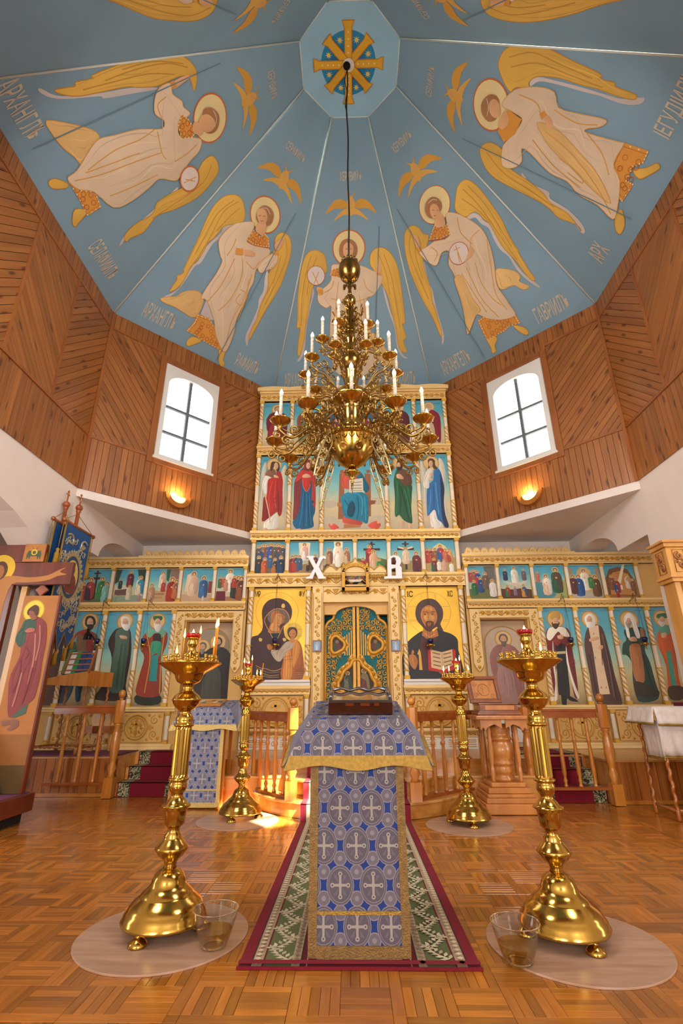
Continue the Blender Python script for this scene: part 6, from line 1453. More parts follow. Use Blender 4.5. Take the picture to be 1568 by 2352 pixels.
for s in (-1, 1):
    w = thing('iconostasis', '%s iconostasis wing with saint icons and a side door' % ('left' if s < 0 else 'right'), 'iconostasis', (s*3.2, IY, SOL))
    def R(x0, x1): return tuple(sorted((s*x0, s*x1)))
    b = MB()
    for x0, x1, z0, z1 in ((1.74, 1.945, SOL, 3.16), (2.675, 5.0, SOL, 3.16), (1.945, 2.675, 2.287, 3.16)): b.boxf(IF, *R(x0, x1), z0, z1, -.07, -.002)
    for x0, x1 in ((1.925, 1.945), (2.675, 2.695)): b.boxf(IF, *R(x0, x1), SOL, 2.287, -.20, -.0705)
    b.boxf(IF, *R(1.925, 2.695), 2.287, 2.307, -.20, -.0705)
    b.build('backing', 'cream_panel', w)
    beam(IF, *R(1.745, 4.80), 3.155, 3.335, .05, w); beam(IF, *R(1.755, 5.0), 2.452, 2.589, .05, w)
    wx = (1.785, 2.285, 2.84, 3.39, 3.955, 4.505)
    for x in wx: column(w, s*x, 2.589, 3.155, .030, False)
    for x in (2.87, 3.415, 3.97, 4.52): column(w, s*x, 1.03, 2.452, .034)
    for x in (1.80, 2.815): pass
    for i in range(5):
        a0, a1 = R(wx[i] + .03, wx[i+1] - .03); k = WF[s][i] if s > 0 else WF[s][4 - i]
        feast(a0, a1, 2.60, 3.145, k[0], k[1])
    b = MB(); b.boxf(IF, *R(1.78, 3.57), 3.335, 3.36, -.02, .06); b.build('crest_base', 'cream', w)
    for i in range(13):
        x = s*(1.86 + i*.131); c = MB()
        c.prism(IF, [(x + .062*cos(pi*k/10), 3.36 + .085*sin(pi*k/10)) for k in range(11)], 0, .035); c.tube([IF.p(x + .058*cos(pi*k/10), 3.36 + .08*sin(pi*k/10), .038) for k in range(11)], .009, 5); c.ball(IF.p(x, 3.385, .035), .026, 8)
        c.build('shell_crest', 'cream', w)
    # base: carved panels between short white columns
    b = MB(); b.boxf(IF, *R(2.70, 5.0), 1.0, 1.03, 0, .07); b.boxf(IF, *R(2.70, 5.0), .965, 1.0, 0, .045); b.boxf(IF, *R(2.70, 5.0), SOL + .002, .50, 0, .08); b.boxf(IF, *R(2.70, 5.0), .50, .53, 0, .055); b.build('base_moulding', 'cream', w, bevel=.005)
    for x in (2.80, 3.70, 4.55): column(w, s*x, .53, .965, .032, False)
    for (x0, x1) in ((2.86, 3.64), (3.76, 4.49)):
        a0, a1 = R(x0, x1); m = (a0 + a1)/2; zc = .75
        MB().boxf(IF, a0, a1, .55, .95, 0, .025).build('carved_panel', 'cream_panel', w, bevel=.006)
        c = MB(); c.tube(ringpts(IF, m, zc, .165, .028), .010, 6, closed=True); c.tube(ringpts(IF, m, zc, .13, .028), .005, 5, closed=True)
        if s < 0 or x0 > 3:
            for k in range(8): leaf(c, IF, m + .075*cos(pi*k/4), zc + .075*sin(pi*k/4), .045, pi*k/4, .025)
        for q in ((m - .014, m + .014, zc - .12, zc + .12), (m - .06, m + .06, zc + .03, zc + .055)): c.boxf(IF, *q, .025, .042)
        for sx in (-1, 1):
            for sz in (-1, 1):
                c.tube(spiral(IF, m + sx*.26, zc + sz*.10, .065, 1.4, .028, pi/2*sz, sx*sz), .007, 5); c.tube(spiral(IF, m + sx*.21, zc + sz*.02, .04, 1.1, .028, 0, -sx*sz), .005, 5); leaf(c, IF, m + sx*.33, zc + sz*.15, .04, pi/4, .025); leaf(c, IF, m + sx*.17, zc + sz*.165, .03, 0, .025)
        c.build('panel_carving', 'gold_carving', w)
    # door surround with drooping carved sides
    a0, a1 = R(1.775, 2.835)
    for (x0, x1) in ((1.775, 1.925), (2.695, 2.835)):
        q = R(x0, x1); m = sum(q)/2; MB().prism(IF, [(q[0], 1.62), (m - .05, 1.56), (m, 1.50), (m + .05, 1.56), (q[1], 1.62), (q[1], 2.44), (q[0], 2.44)], 0, .05).build('door_surround', 'cream', w, bevel=.006)
        c = MB()
        for k in range(7):
            z = 1.66 + k*.11; sg = 1 if k % 2 else -1; c.tube(spiral(IF, m + sg*.012, z, .036, 1.2, .054, pi/2, sg, 10), .006, 4); leaf(c, IF, m - sg*.028, z + .05, .03, pi/2, .05)
        leaf(c, IF, m, 1.57, .04, -pi/2, .05); c.build('surround_carving', 'gold_carving', w)
    q = R(1.925, 2.695); MB().boxf(IF, *q, 2.30, 2.44, 0, .05).build('door_surround', 'cream', w, bevel=.006); vine(IF, q[0], q[1], 2.315, 2.425, .05, w)
    # deacon's door with a painted saint
    q = R(1.95, 2.67); m = sum(q)/2
    d = MB().boxf(IF, *q, SOL + .01, 2.28, -.19, -.15).build('altar_door', 'door_beige', None, 'arched side door painted with %s' % ('two dark-robed monks, left of the gold icons' if s < 0 else 'a grey saint in a dull red robe'), 'door')
    P = Paint(IF.off(0, 0, -.15), .002, .0003); P.sh = .2
    ar = [(m + .30*cos(pi*i/16), 1.92 + .27*sin(pi*i/16)) for i in range(17)]
    P.poly([(m - .30, 1.02), (m + .30, 1.02)] + ar, '#c4ae94' if s > 0 else '#9a8f7c', 1); P.line([(m + .30, 1.02)] + ar + [(m - .30, 1.02)], .022, '#a8843c', 1)
    P.poly([(m - .29, 1.03), (m + .29, 1.03), (m + .29, 1.22), (m - .29, 1.3)], '#3a342c', 1)
    if s > 0: saint(P, m, 1.04, 1.08, '#a88078', '#9a6660', '#6a5e54', '#6f645a', '#8e8c86')
    else: saint(P, m - .12, 1.04, .98, '#3a342e', '#2c2824', '#6a6258', '#8a8278'); saint(P, m + .12, 1.04, 1.06, '#4a4a40', '#2a2622', '#4a4038', '#5a5048')
    P.build('painted_figure', 'icon_gloss', d)
    MB().boxf(IF, q[0] + .05, q[1] - .05, .52, .95, -.15, -.135).build('door_panel', 'window_white', d, bevel=.01)
    for key, x0, x1, lab in LOW[s]:
        a0, a1 = R(x0 + .033, x1 - (.033 if x1 < 4.8 else 0)); o = icon_board(a0, a1, 1.035, 2.45, lab, G4); P = Paint(IF, .013, .00012); P.sh = .22; sky(P, a0 + .004, a1 - .004, 1.04, 2.445, [(0, '#8a7450'), (.1, '#b59c68'), (.3, '#cbbd8a'), (.5, '#98c6b4'), (.75, '#62b0bf'), (1, '#55a6bf')])
        if key: draw(P, FIG[key], 1000, .006)
        else: saint(P, (a0 + a1)/2, 1.06, 1.3, '#6a4a3a', '#3a3a4a', '#5a4a3a', '#6a5a4a')
        script_marks(P, a0 + .03, 2.39, .09, .016); script_marks(P, a1 - .12, 2.39, .09, .016); P.build('painted_figure', 'paint', o)

# ------------------------------------------------------------------ royal gate: two carved leaves before a green curtain
MB().prism(FRONT(0, IY + .24, 0), [(-.53 + 1.06*i/40, 0) for i in range(0)] or [(-.52, SOL + .01), (.52, SOL + .01), (.52, 2.56), (-.52, 2.56)], 0, .01).build('altar_curtain', 'curtain_teal', None, 'dark teal curtain hanging behind the royal gate', 'curtain')
GF = IF.off(0, 0, -.10)
for s in (-1, 1):
    X = lambda x: s*x
    outl = [(.008, SOL + .02), (.50, SOL + .02), (.50, 2.16), (.485, 2.23), (.44, 2.28), (.39, 2.30), (.36, 2.33), (.34, 2.40), (.28, 2.47), (.19, 2.53), (.10, 2.56), (.008, 2.57)]
    pts = [(X(x), z) for x, z in outl]; pts = pts if s > 0 else pts[::-1]
    leaf_o = MB().prism(GF, pts, -.03, 0).build('royal_door', 'door_teal', None, '%s leaf of the gilded openwork royal gate' % ('left' if s < 0 else 'right'), 'door')
    fr_ = MB(); fr_.tube([GF.p(a, z, .01) for a, z in [(X(x), z) for x, z in catmull([(x - .015 if x > .4 else x, z) for x, z in outl[2:]], 3, False)]], .024, 8); fr_.tube([GF.p(X(.485), SOL + .03, .01), GF.p(X(.485), 2.18, .01)], .024, 8)
    fr_.build('rope_border', 'gold_carving', leaf_o)
    st = MB(); st.boxf(GF, *sorted((X(.008), X(.055))), SOL + .03, 2.55, 0, .03); st.build('meeting_stile', 'gold_carving', leaf_o, bevel=.006)
    for k in range(4): MB().boxf(GF, *sorted((X(.068 + k*.034), X(.084 + k*.034))), 1.76, 2.14 - k*.03, .002, .016).build('slat', 'gold_carving', leaf_o)
    sc = MB(); random.seed(31)
    def inside(x, z): return .07 < x < .46 and (z < 2.2 or (z < 2.27 and x < .40) or (z < 2.5 and x < .28 - (z - 2.27)*.5))
    cells = []
    z = .56
    while z < 2.5:
        x = .095
        while x < .47:
            if inside(x, z) and not (x < .22 and 1.74 < z < 2.15) and math.hypot((x - .30), (z - 1.92)) > .17 and not (x < .33 and 1.17 < z < 1.72): cells.append((x, z))
            x += .085
        z += .085
    for i, (x, z) in enumerate(cells):
        sc.tube(spiral(GF, X(x), z, .048, 1.2, .010, i*1.9, 1 if i % 2 else -1, 10), .009, 5)
        if i % 2: leaf(sc, GF, X(x + .04), z + .04, .032, i*.8, .004, .016)
        else: sc.tube([GF.p(X(x - .04), z - .045, .008), GF.p(X(x), z, .012), GF.p(X(x + .04), z + .045, .008)], .007, 5)
    sc.build('openwork_scroll', 'gold_carving', leaf_o)
    # lobed medallion and half of the central picture
    def lobed(cx, cz, r, rz, k, amp): return [(X(cx) + r*(1 + amp*cos(k*t))*cos(t), cz + rz*(1 + amp*cos(k*t + .5))*sin(t)) for t in [2*pi*i/36 for i in range(36)]]
    md = lobed(.30, 1.92, .105, .125, 3, .13)
    fm = MB(); fm.prism(GF, [(X(.30) + (a - X(.30))*1.5, 1.92 + (z - 1.92)*1.45) for a, z in (md if s > 0 else md)], .001, .007); fm.tube([GF.p(a, z, .02) for a, z in md], .028, 8, closed=True)
    for i in range(0, 36, 3): leaf(fm, GF, X(.30) + (md[i][0] - X(.30))*1.22, 1.92 + (md[i][1] - 1.92)*1.22, .035, i*2*pi/36, .016, .02)
    half = [(.0, 1.70), (.06, 1.68), (.10, 1.60), (.17, 1.55), (.21, 1.50), (.24, 1.42), (.28, 1.36), (.27, 1.28), (.20, 1.22), (.13, 1.17), (.07, 1.22), (.0, 1.24)]
    hp = catmull([(X(x), z) for x, z in half], 3, False); big = [(X(max(.055, abs(a)*1.28 + .02)), 1.43 + (z - 1.43)*1.32) for a, z in hp]; fm.prism(GF, big, .001, .007); fm.tube([GF.p(a, z, .02) for a, z in hp], .030, 8)
    for i in range(1, len(hp), 3): leaf(fm, GF, hp[i][0]*1.12 + X(.02), 1.43 + (hp[i][1] - 1.43)*1.14, .05, i*.7, .012, .025)
    for k in range(7): leaf(fm, GF, X(.10 + .05*k), .95 + .03*(k % 3), .06, k*.7, .012, .025); leaf(fm, GF, X(.10 + .05*k), .78 + .03*(k % 2), .055, k*1.1, .012, .025)
    for k in range(6): leaf(fm, GF, X(.12 + .06*k), 1.08 - .05*abs(k - 2), .06, pi*.3 + k*.5, .012, .025); leaf(fm, GF, X(.12 + .06*k), .62 + .03*k, .06, k*.9, .012, .02)
    fm.build('medallion_frame', 'gold_carving', leaf_o)
    P = Paint(GF, .008, .0004); P.poly(md, '#3a2a22', 1); P.circ(X(.30), 1.90, .06, '#6a2c2c', .07, n=12); P.circ(X(.33), 1.90, .04, '#3a4a2c', .06, n=12); P.circ(X(.30), 1.97, .028, '#8a6a50', n=12)
    P.poly([(X(x), z) for x, z in half], '#33291f', 1); P.poly([(X(.0), 1.25), (X(.08), 1.23), (X(.2), 1.25), (X(.12), 1.36), (X(0), 1.33)], '#3f4a26', 1)
    if s < 0: mini(P, -.14, 1.26, .26, '#6a6a58', '#2f4438', skin='#8a7058'); P.poly([(-.05, 1.42), (0, 1.42), (0, 1.66), (-.04, 1.62)], '#5a5f6a', 1)
    else: mini(P, .13, 1.24, .32, '#6a3a34', '#7a6a48', skin='#8a7058', lean=-.06); P.poly([(.0, 1.4), (.05, 1.4), (.05, 1.48), (0, 1.48)], '#4a5a34', 1)
    P.build('painted_medallion', 'paint', leaf_o)

# small framed icons on the gate pilasters, standing letters, hanging lamps
for s in (-1, 1):
    o = MB().boxf(IF, s*.60 - .07, s*.60 + .07, 1.80, 1.97, .095, .115).build('framed_icon', 'red_wood', None, 'small framed light-blue icon on the %s gate pilaster' % ('left' if s < 0 else 'right'), 'icon', bevel=.004)
    P = Paint(IF, .116, .0005); P.rect(s*.60 - .05, s*.60 + .05, 1.82, 1.95, '#7fa8c8'); mini(P, s*.60, 1.825, .115, '#c9d4dc', '#a8bccc', hair='#b8a890'); P.build('painted_figure', 'paint', o)
def letter(name, label, outlines, x0, z0, w, h):
    fr = IF.off(x0, z0, .16)
    o = MB(); 
    for pts in outlines: o.prism(fr, [(a*w, b_*h) for a, b_ in pts], 0, .05)
    r = o.build(name, 'letter_white', None, label, 'letter')
    g = MB()
    for pts in outlines: g.prism(fr, [(a*w + (.006 if a > .5 else -.006), b_*h + (.006 if b_ > .5 else -.004)) for a, b_ in pts], -.012, 0)
    g.build('gilt_edge', 'gilt', r)
Lx = [(0, 0), (.34, 0), (.34, .06), (.40, .18), (.46, .30), (.60, .06), (.60, 0), (1, 0), (1, .07), (.90, .10), (.64, .52), (.78, .80), (.88, .90), (.98, .84), (1.0, .95), (.90, 1.0), (.76, 1.0), (.66, .92), (.54, .68), (.50, .62), (.36, .86), (.34, .93), (.40, .95), (.40, 1.0), (0, 1.0), (0, .94), (.10, .91), (.40, .46), (.16, .10), (0, .07)]
letter('standing_letter', 'white standing Easter letter Х with gilt edge above the left pilaster', [Lx], -.78, 2.91, .31, .37)
ob = [(0, 0), (1, 0), (1, .50), (.88, .56), (.97, .66), (.97, .84), (.86, .97), (.60, 1.0), (.34, .96), (.20, .82), (.20, .10), (0, .08)]
letter('standing_letter', 'white standing Easter letter В with gilt edge above the right pilaster',
       [[(0, 0), (.42, 0), (.42, .44), (.42, .50), (.20, .52), (.20, .10), (0, .08)], [(.42, 0), (1, 0), (1, .12), (.66, .12), (.42, .12)], [(.66, .12), (1, .12), (1, .46), (.92, .54), (.66, .46)], [(.42, .42), (.66, .46), (.92, .54), (.80, .58), (.42, .60)], [(.20, .52), (.42, .50), (.42, .86), (.56, .93), (.60, 1.0), (.36, .95), (.22, .80)], [(.66, .58), (.90, .56), (.98, .68), (.96, .86), (.84, .97), (.60, 1.0), (.56, .93), (.68, .90), (.72, .74)]], .455, 2.90, .28, .38)
def lampada(x, y, z, ztop, label):
    t = thing('hanging_lamp', label, 'lamp', (x, y, z), 0, 'blue glass icon lamps')
    MB().lathe([(.018, 0), (.034, .012), (.042, .05), (.040, .075), (.036, .075), (.036, .05), (.03, .02), (.001, .015)], (x, y, z), 14).build('glass_cup', 'blue_glass', t)
    h = MB(); h.lathe([(.002, -.10), (.012, -.085), (.006, -.065), (.026, -.04), (.045, -.015), (.034, .002), (.030, .002)], (x, y, z), 14)
    h.build('holder', 'brass', t)
    for k in range(3):
        a = 2*pi*k/3 + .4; e = MB(); e.tube([(x + .04*cos(a), y + .04*sin(a), z - .012), (x + .068*cos(a), y + .068*sin(a), z - .03), (x + .062*cos(a), y + .062*sin(a), z)], .006, 5); e.build('holder_arm', 'brass', t)
        MB().tube([(x + .05*cos(a), y + .05*sin(a), z), (x, y, z + (ztop - z)*.9)], .0016, 4).build('chain', 'iron_dark', t)
    MB().tube([(x, y, z + (ztop - z)*.9), (x, y, ztop), (x, IY - .05, ztop + .02)], .002, 4).build('chain', 'iron_dark', t)
    hk = MB(); hk.tube([(x - .05, IY - .06, ztop - .03), (x, y, ztop + .04), (x + .05, IY - .06, ztop - .03)], .006, 5); hk.tube([(x - .025, IY - .06, ztop - .02), (x, y + .05, ztop + .09), (x + .025, IY - .06, ztop - .02)], .005, 5); hk.build('bracket', 'brass_old', t)
for x, z, zt, l in ((-3.97, 1.93, 2.56, 'before the green-robed monk'), (-3.25, 1.93, 2.56, 'before the green-mitred bishop'), (-1.24, 1.92, 2.95, 'before the woman and child'), (1.12, 1.90, 2.95, 'before the man with the red book'), (3.22, 1.90, 2.56, 'before the ermine-caped ruler'), (4.32, 1.90, 2.56, 'before the white-hooded bishop')):
    lampada(x, IY - .18, z, zt, 'small hanging lamp with blue glass ' + l)

# ------------------------------------------------------------------ solea platform, ambo steps, stairs
sol = MB().prism(FLAT(0, 0, 0), [(-6.5, 6.96), (-3.06, 6.96), (-3.06, 7.49), (-2.20, 7.49), (-2.20, 6.63), (2.02, 6.63), (2.02, 7.06), (2.88, 7.06), (2.88, 6.43), (6.5, 6.43), (6.5, 8.2), (-6.5, 8.2)], .003, SOL - .022).build('solea', 'step_wood', None, 'raised wooden solea platform before the iconostasis', 'platform')
for a0, a1, y0, y1 in ((-6.5, -3.06, 6.96, 7.49), (-6.5, 6.5, 7.49, 8.0), (-2.20, 2.02, 6.63, 7.49), (2.02, 2.88, 7.06, 7.49), (2.88, 6.5, 6.43, 7.49)):
    k = 0; y = y0
    while y < y1 - .001:
        e = min(y1, y + .11); MB().boxf(FLAT(0, 0, 0), a0 - (.02 if a0 > -6 else 0), a1, y - (.02 if y == y0 and y0 < 7.4 else 0), e - .002, SOL - .022, SOL, None, 0).build('floorboard', 'deck_wood', sol); y += .11
for a0, a1, y in ((-6.5, -3.06, 6.96), (2.90, 6.5, 6.43)):
    fr = FRONT(0, y, 0)
    boards('cladding_board', fr, [(a0, .03), (a1, .03), (a1, SOL - .024), (a0, SOL - .024)], pi/2, .115, 'solea_pine', sol, .014)
    MB().boxf(fr, a0, a1, .003, .04, 0, .03).build('skirting', 'honey_wood', sol)
def arcpoly(r, a0, a1, n, c=(0, 6.87)): return [(c[0] + r*cos(a0 + (a1 - a0)*i/n), c[1] + r*sin(a0 + (a1 - a0)*i/n)) for i in range(n + 1)]
amb = thing('ambo', 'rounded wooden ambo steps before the royal gate', 'steps', (0, 6.3, 0))
def rstep(r, yf, z0, z1, nm):
    x_ = sqrt(max(0.01, r*r - (6.87 - yf)**2)); a = math.asin((6.87 - yf)/r)
    poly = arcpoly(r, pi + a, 2*pi - a, 28) + [(2.0, yf), (2.0, 6.64), (-2.18, 6.64), (-2.18, yf)] if nm == 'step' else arcpoly(r, pi + .18, 2*pi - .18, 28)
    MB().prism(FLAT(0, 0, 0), poly, z0, z1 - .025).build('riser', 'step_wood', amb)
    g = r + .02; poly2 = [(x*(1 + .02/r), 6.87 + (y - 6.87)*(1 + .02/r)) if abs(math.hypot(x, y - 6.87) - r) < 1e-4 else (x, y - (.02 if y == yf else 0)) for x, y in poly]
    MB().prism(FLAT(0, 0, 0), poly2, z1 - .025, z1).build('tread', 'tread_wood', amb, bevel=.006)
rstep(1.31, 6.6, .003, .15, 'first'); rstep(1.02, 6.36, .151, .30, 'step')
MB().prism(FLAT(0, 0, 0), [(-2.18, 6.36), (-1.2, 6.36), (1.2, 6.36), (2.0, 6.36), (2.0, 6.62), (-2.18, 6.62)], .003, .15).build('riser', 'step_wood', amb)
b = MB().prism(FLAT(0, 0, 0), arcpoly(.62, pi + .4, 2*pi - .4, 20), .301, SOL - .001).build('tread', 'tread_wood', amb)
for s, (x0, x1, y0) in ((-1, (-3.06, -2.20, 6.93)), (1, (2.02, 2.88, 6.50))):
    st = thing('side_steps', 'carpeted %s steps up to the side door' % ('left' if s < 0 else 'right'), 'steps', ((x0 + x1)/2, y0, 0))
    for k in range(2): MB().boxf(FLAT(0, 0, 0), x0 + .005, x1 - .005, y0 + .28*k, y0 + .553, .003 + .15*k, .15*(k + 1)).build('step', 'step_wood', st, bevel=.006)
    # carpet following the steps
    prof = [(y0 - .012, .012), (y0 - .012, .162), (y0 + .27, .162), (y0 + .27, .312), (y0 + .55, .312), (y0 + .55, SOL + .012), (IY - .12, SOL + .012)]
    c = thing('stair_carpet', 'crimson stair carpet with floral border on the %s steps' % ('left' if s < 0 else 'right'), 'carpet', ((x0 + x1)/2, y0, 0))
    def strip_(xa, xb, m, nm, lift=0.0):
        b = MB()
        for (ya, za), (yb, zb) in zip(prof, prof[1:]):
            if abs(zb - za) > 1e-6: b.boxf(FRONT(0, ya - lift, 0), xa, xb, za - .008, zb + lift, -.008, 0)
            else: b.boxf(FLAT(0, 0, za + lift), xa, xb, ya - lift, yb, -.008, 0)
        b.build(nm, m, c)
    e0, e1 = x0 + .05, x1 - .05
    strip_(e0 + .16, e1 - .16, 'carpet_red', 'carpet_field'); strip_(e0 + .015, e0 + .16, 'carpet_floral', 'carpet_border'); strip_(e1 - .16, e1 - .015, 'carpet_floral', 'carpet_border'); strip_(e0, e0 + .015, 'carpet_red', 'carpet_edge'); strip_(e1 - .015, e1, 'carpet_red', 'carpet_edge')
MB().boxf(FLAT(0, 0, 0), -5.2, -3.12, 7.0, 7.72, SOL + .001, SOL + .012).build('rug', 'rug_purple', None, 'mauve rug on the left end of the solea', 'rug')

# runner from the floor up the ambo
run_ = thing('runner_carpet', 'long crimson runner with green leaf border under the lectern', 'carpet', (-.052, 2.74, 0))
RX0, RX1 = -.588, .483; XM = (RX0 + RX1)/2; HW = (RX1 - RX0)/2
rprof = [(2.74, .009), (5.50, .009), (5.524, .009), (5.524, .160), (5.81, .160), (5.81, .31), (6.235, .31), (6.235, SOL + .010), (7.6, SOL + .010)]
STR = [(0, .052, '#7d1226'), (.052, .058, '#2a221c'), (.058, .103, '#b39c7e'), (.103, .112, '#6a1424'), (.112, .235, '#626b42'), (.235, .272, '#b8a68a'), (.272, .278, '#2a221c'), (.278, .30, '#6a1020'), (.30, .306, '#b8a07a'), (.306, HW, '#7d1226')]
b = MB()
for (ya, za), (yb, zb) in zip(rprof, rprof[1:]):
    for (o0, o1, c) in STR:
        for sd in (-1, 1):
            e = sorted((XM + sd*(HW - o0), XM + sd*(HW - o1)))
            if abs(zb - za) > 1e-6: b.boxf(FRONT(0, ya, 0), e[0], e[1], za - .006, zb, -.006, 0, c)
            else: b.boxf(FLAT(0, 0, za), e[0], e[1], ya, yb, -.006, 0, c)
b.build('carpet_weave', 'carpet_print', run_)
P = Paint(FLAT(0, 0, .009), .0006, .0002)
for sd in (-1, 1):
    xc = XM + sd*(HW - .1735)
    y = 2.80; k = 0
    while y < 5.48:
        f = 1 if k % 2 else -1
        stem = [(xc - f*.045, y), (xc + f*.01, y + .05), (xc + f*.045, y + .12)]
        P.line(stem, .012, '#cfc4a4', 3)
        for j in range(6):
            t = j/5; cx = xc - f*.045 + f*.09*t; cy_ = y + .12*t
            for q in (-1, 1):
                a = math.atan2(.12, f*.09) + q*(1.0); L_ = .048*(1 - .3*t)
                P.poly([(cx, cy_), (cx + L_*.5*cos(a) - .010*sin(a), cy_ + L_*.5*sin(a) + .010*cos(a)), (cx + L_*cos(a), cy_ + L_*sin(a)), (cx + L_*.5*cos(a) + .010*sin(a), cy_ + L_*.5*sin(a) - .010*cos(a))], '#d6ccb0' if j % 2 else '#c0b592', 1); P.z -= P.st
        y += .105; k += 1
    for off, col in ((.080, '#d8c8ac'), (.2535, '#8a7458')):
        y = 2.76
        while y < 5.5:
            P.poly([(XM + sd*(HW - off) - .016, y), (XM + sd*(HW - off), y - .014), (XM + sd*(HW - off) + .016, y), (XM + sd*(HW - off), y + .014)], col, 1); P.z -= P.st; y += .04
P.rect(RX0, RX1, 2.74, 2.775, '#7d1226'); MB().boxf(FLAT(0, 0, .0), RX0 - .004, RX1 + .004, 2.728, 2.741, .002, .0105).build('end_binding', 'carpet_red', run_)
P.build('leaf_border', 'carpet_print', run_)

# ------------------------------------------------------------------ balustrades
def turned(h, r, sq=True):
    b = MB(); z = [(r*.9, 0), (r*.9, .02), (r*.55, .05), (r*.95, .09), (r*.55, .13), (r*.7, .15), (r*1.0, .20), (r*.85, .45), (r*.62, .63), (r*.95, .66), (r*.95, .69), (r*.6, .71), (r*1.0, .745), (r*.6, .78), (r*.75, .80), (r*.75, 1.0)]
    b.lathe([(q, t*h) for q, t in z], (0, 0, 0), 12); return b
BAL = turned(.70, .026).mesh('baluster'); BAL.materials.append(MATS['honey_wood'])
def newel_mesh(h, w):
    b = MB(); b.box(0, 0, 0, w, w, .18*h); b.lathe([(w*.45, .18*h), (w*.3, .21*h), (w*.5, .26*h), (w*.3, .31*h), (w*.34, .33*h), (w*.52, .45*h), (w*.42, .58*h), (w*.3, .64*h), (w*.42, .66*h), (w*.42, .68*h)], (0, 0, 0), 14)
    c = w*.28; oct_ = [(-w/2 + c, -w/2), (w/2 - c, -w/2), (w/2, -w/2 + c), (w/2, w/2 - c), (w/2 - c, w/2), (-w/2 + c, w/2), (-w/2, w/2 - c), (-w/2, -w/2 + c)]
    b.prism(FLAT(0, 0, 0), oct_, .68*h, .90*h); b.lathe([(w*.2, .90*h), (w*.22, .92*h)], (0, 0, 0), 10); b.ball((0, 0, .92*h + w*.36), w*.38, 12); return b
NM = newel_mesh(1.0, .115).mesh('newel_post'); NM.materials.append(MATS['honey_wood'])
def place(me, nm, par, x, y, z, sx=1.0): 
    o = inst(nm, me, par); o.matrix_parent_inverse = wm(par).inverted(); o.location = (x, y, z); o.scale = (1, 1, sx); return o
def rail_run(t, path, z0, zt, n, skip=0):
    pts = catmull(path, 6, False) if len(path) > 2 else path
    L = [0]
    for p, q in zip(pts, pts[1:]): L.append(L[-1] + math.hypot(q[0]-p[0], q[1]-p[1]))
    def at(d):
        for i in range(len(pts) - 1):
            if L[i+1] >= d - 1e-9: f = (d - L[i])/((L[i+1] - L[i]) or 1); return (pts[i][0] + (pts[i+1][0]-pts[i][0])*f, pts[i][1] + (pts[i+1][1]-pts[i][1])*f)
        return pts[-1]
    for nm, za, zb, hw, m in (('handrail', zt - .10, zt, .030, 'rail_wood'), ('bottom_rail', z0, z0 + .03, .032, 'rail_wood')):
        sts = []
        for i, p in enumerate(pts):
            a, c = pts[max(0, i-1)], pts[min(len(pts)-1, i+1)]; dx, dy = c[0]-a[0], c[1]-a[1]; l = math.hypot(dx, dy)
            sts.append(lambda o, h, p=p, nx=-dy/l, ny=dx/l: (p[0] + nx*o, p[1] + ny*o, h))
        prof = [(-hw, za), (hw, za), (hw, zb - .03), (hw*1.15, zb - .025), (hw*.9, zb), (-hw*.9, zb), (-hw*1.15, zb - .025), (-hw, zb - .03)] if nm == 'handrail' else [(-hw, za), (hw, za), (hw, zb), (-hw, zb)]
        MB().sweep(sts, prof).build(nm, m, t)
    for i in range(n):
        x, y = at(L[-1]*(i + .8)/(n + .6)); place(BAL, 'baluster', t, x, y, z0 + .03, (zt - .10 - z0 - .03)/.70)
t = thing('ambo_balustrade', 'curved turned balustrade on the left edge of the ambo', 'balustrade', (-1.0, 6.2, .15))
rail_run(t, [(-.72, 5.82), (-.955, 6.10), (-1.108, 6.30), (-1.237, 6.50), (-1.35, 6.62)], .151, .99, 5); place(NM, 'newel_post', t, -.715, 5.80, .151, .98)
t = thing('ambo_balustrade', 'curved turned balustrade on the right edge of the ambo', 'balustrade', (1.2, 6.2, .15))
rail_run(t, [(.57, 5.72), (.80, 5.98), (.95, 6.14), (1.12, 6.28), (1.36, 6.42), (1.70, 6.46), (1.99, 6.46)], .151, .99, 8); place(NM, 'newel_post', t, .56, 5.70, .151, .98); place(NM, 'newel_post', t, 1.98, 6.44, .006, 1.13)
t = thing('balustrade_gate', 'wooden baluster gate closing the right side steps', 'gate', (2.45, 6.42, .006))
rail_run(t, [(2.05, 6.42), (2.82, 6.42)], .145, 1.0, 4); place(NM, 'newel_post', t, 2.875, 6.36, .006, 1.16)
for z in (.93,): MB().box(2.815, 6.385, z - .03, .02, .02, .06).build('hinge', 'brass_old', t)
t = thing('balustrade_gate', 'wooden baluster gate swung open left of the left side steps', 'gate', (-3.5, 6.84, .006))
rail_run(t, [(-3.12, 6.84), (-3.92, 6.84)], .145, 1.06, 3); place(NM, 'newel_post', t, -3.08, 6.84, .006, 1.24)

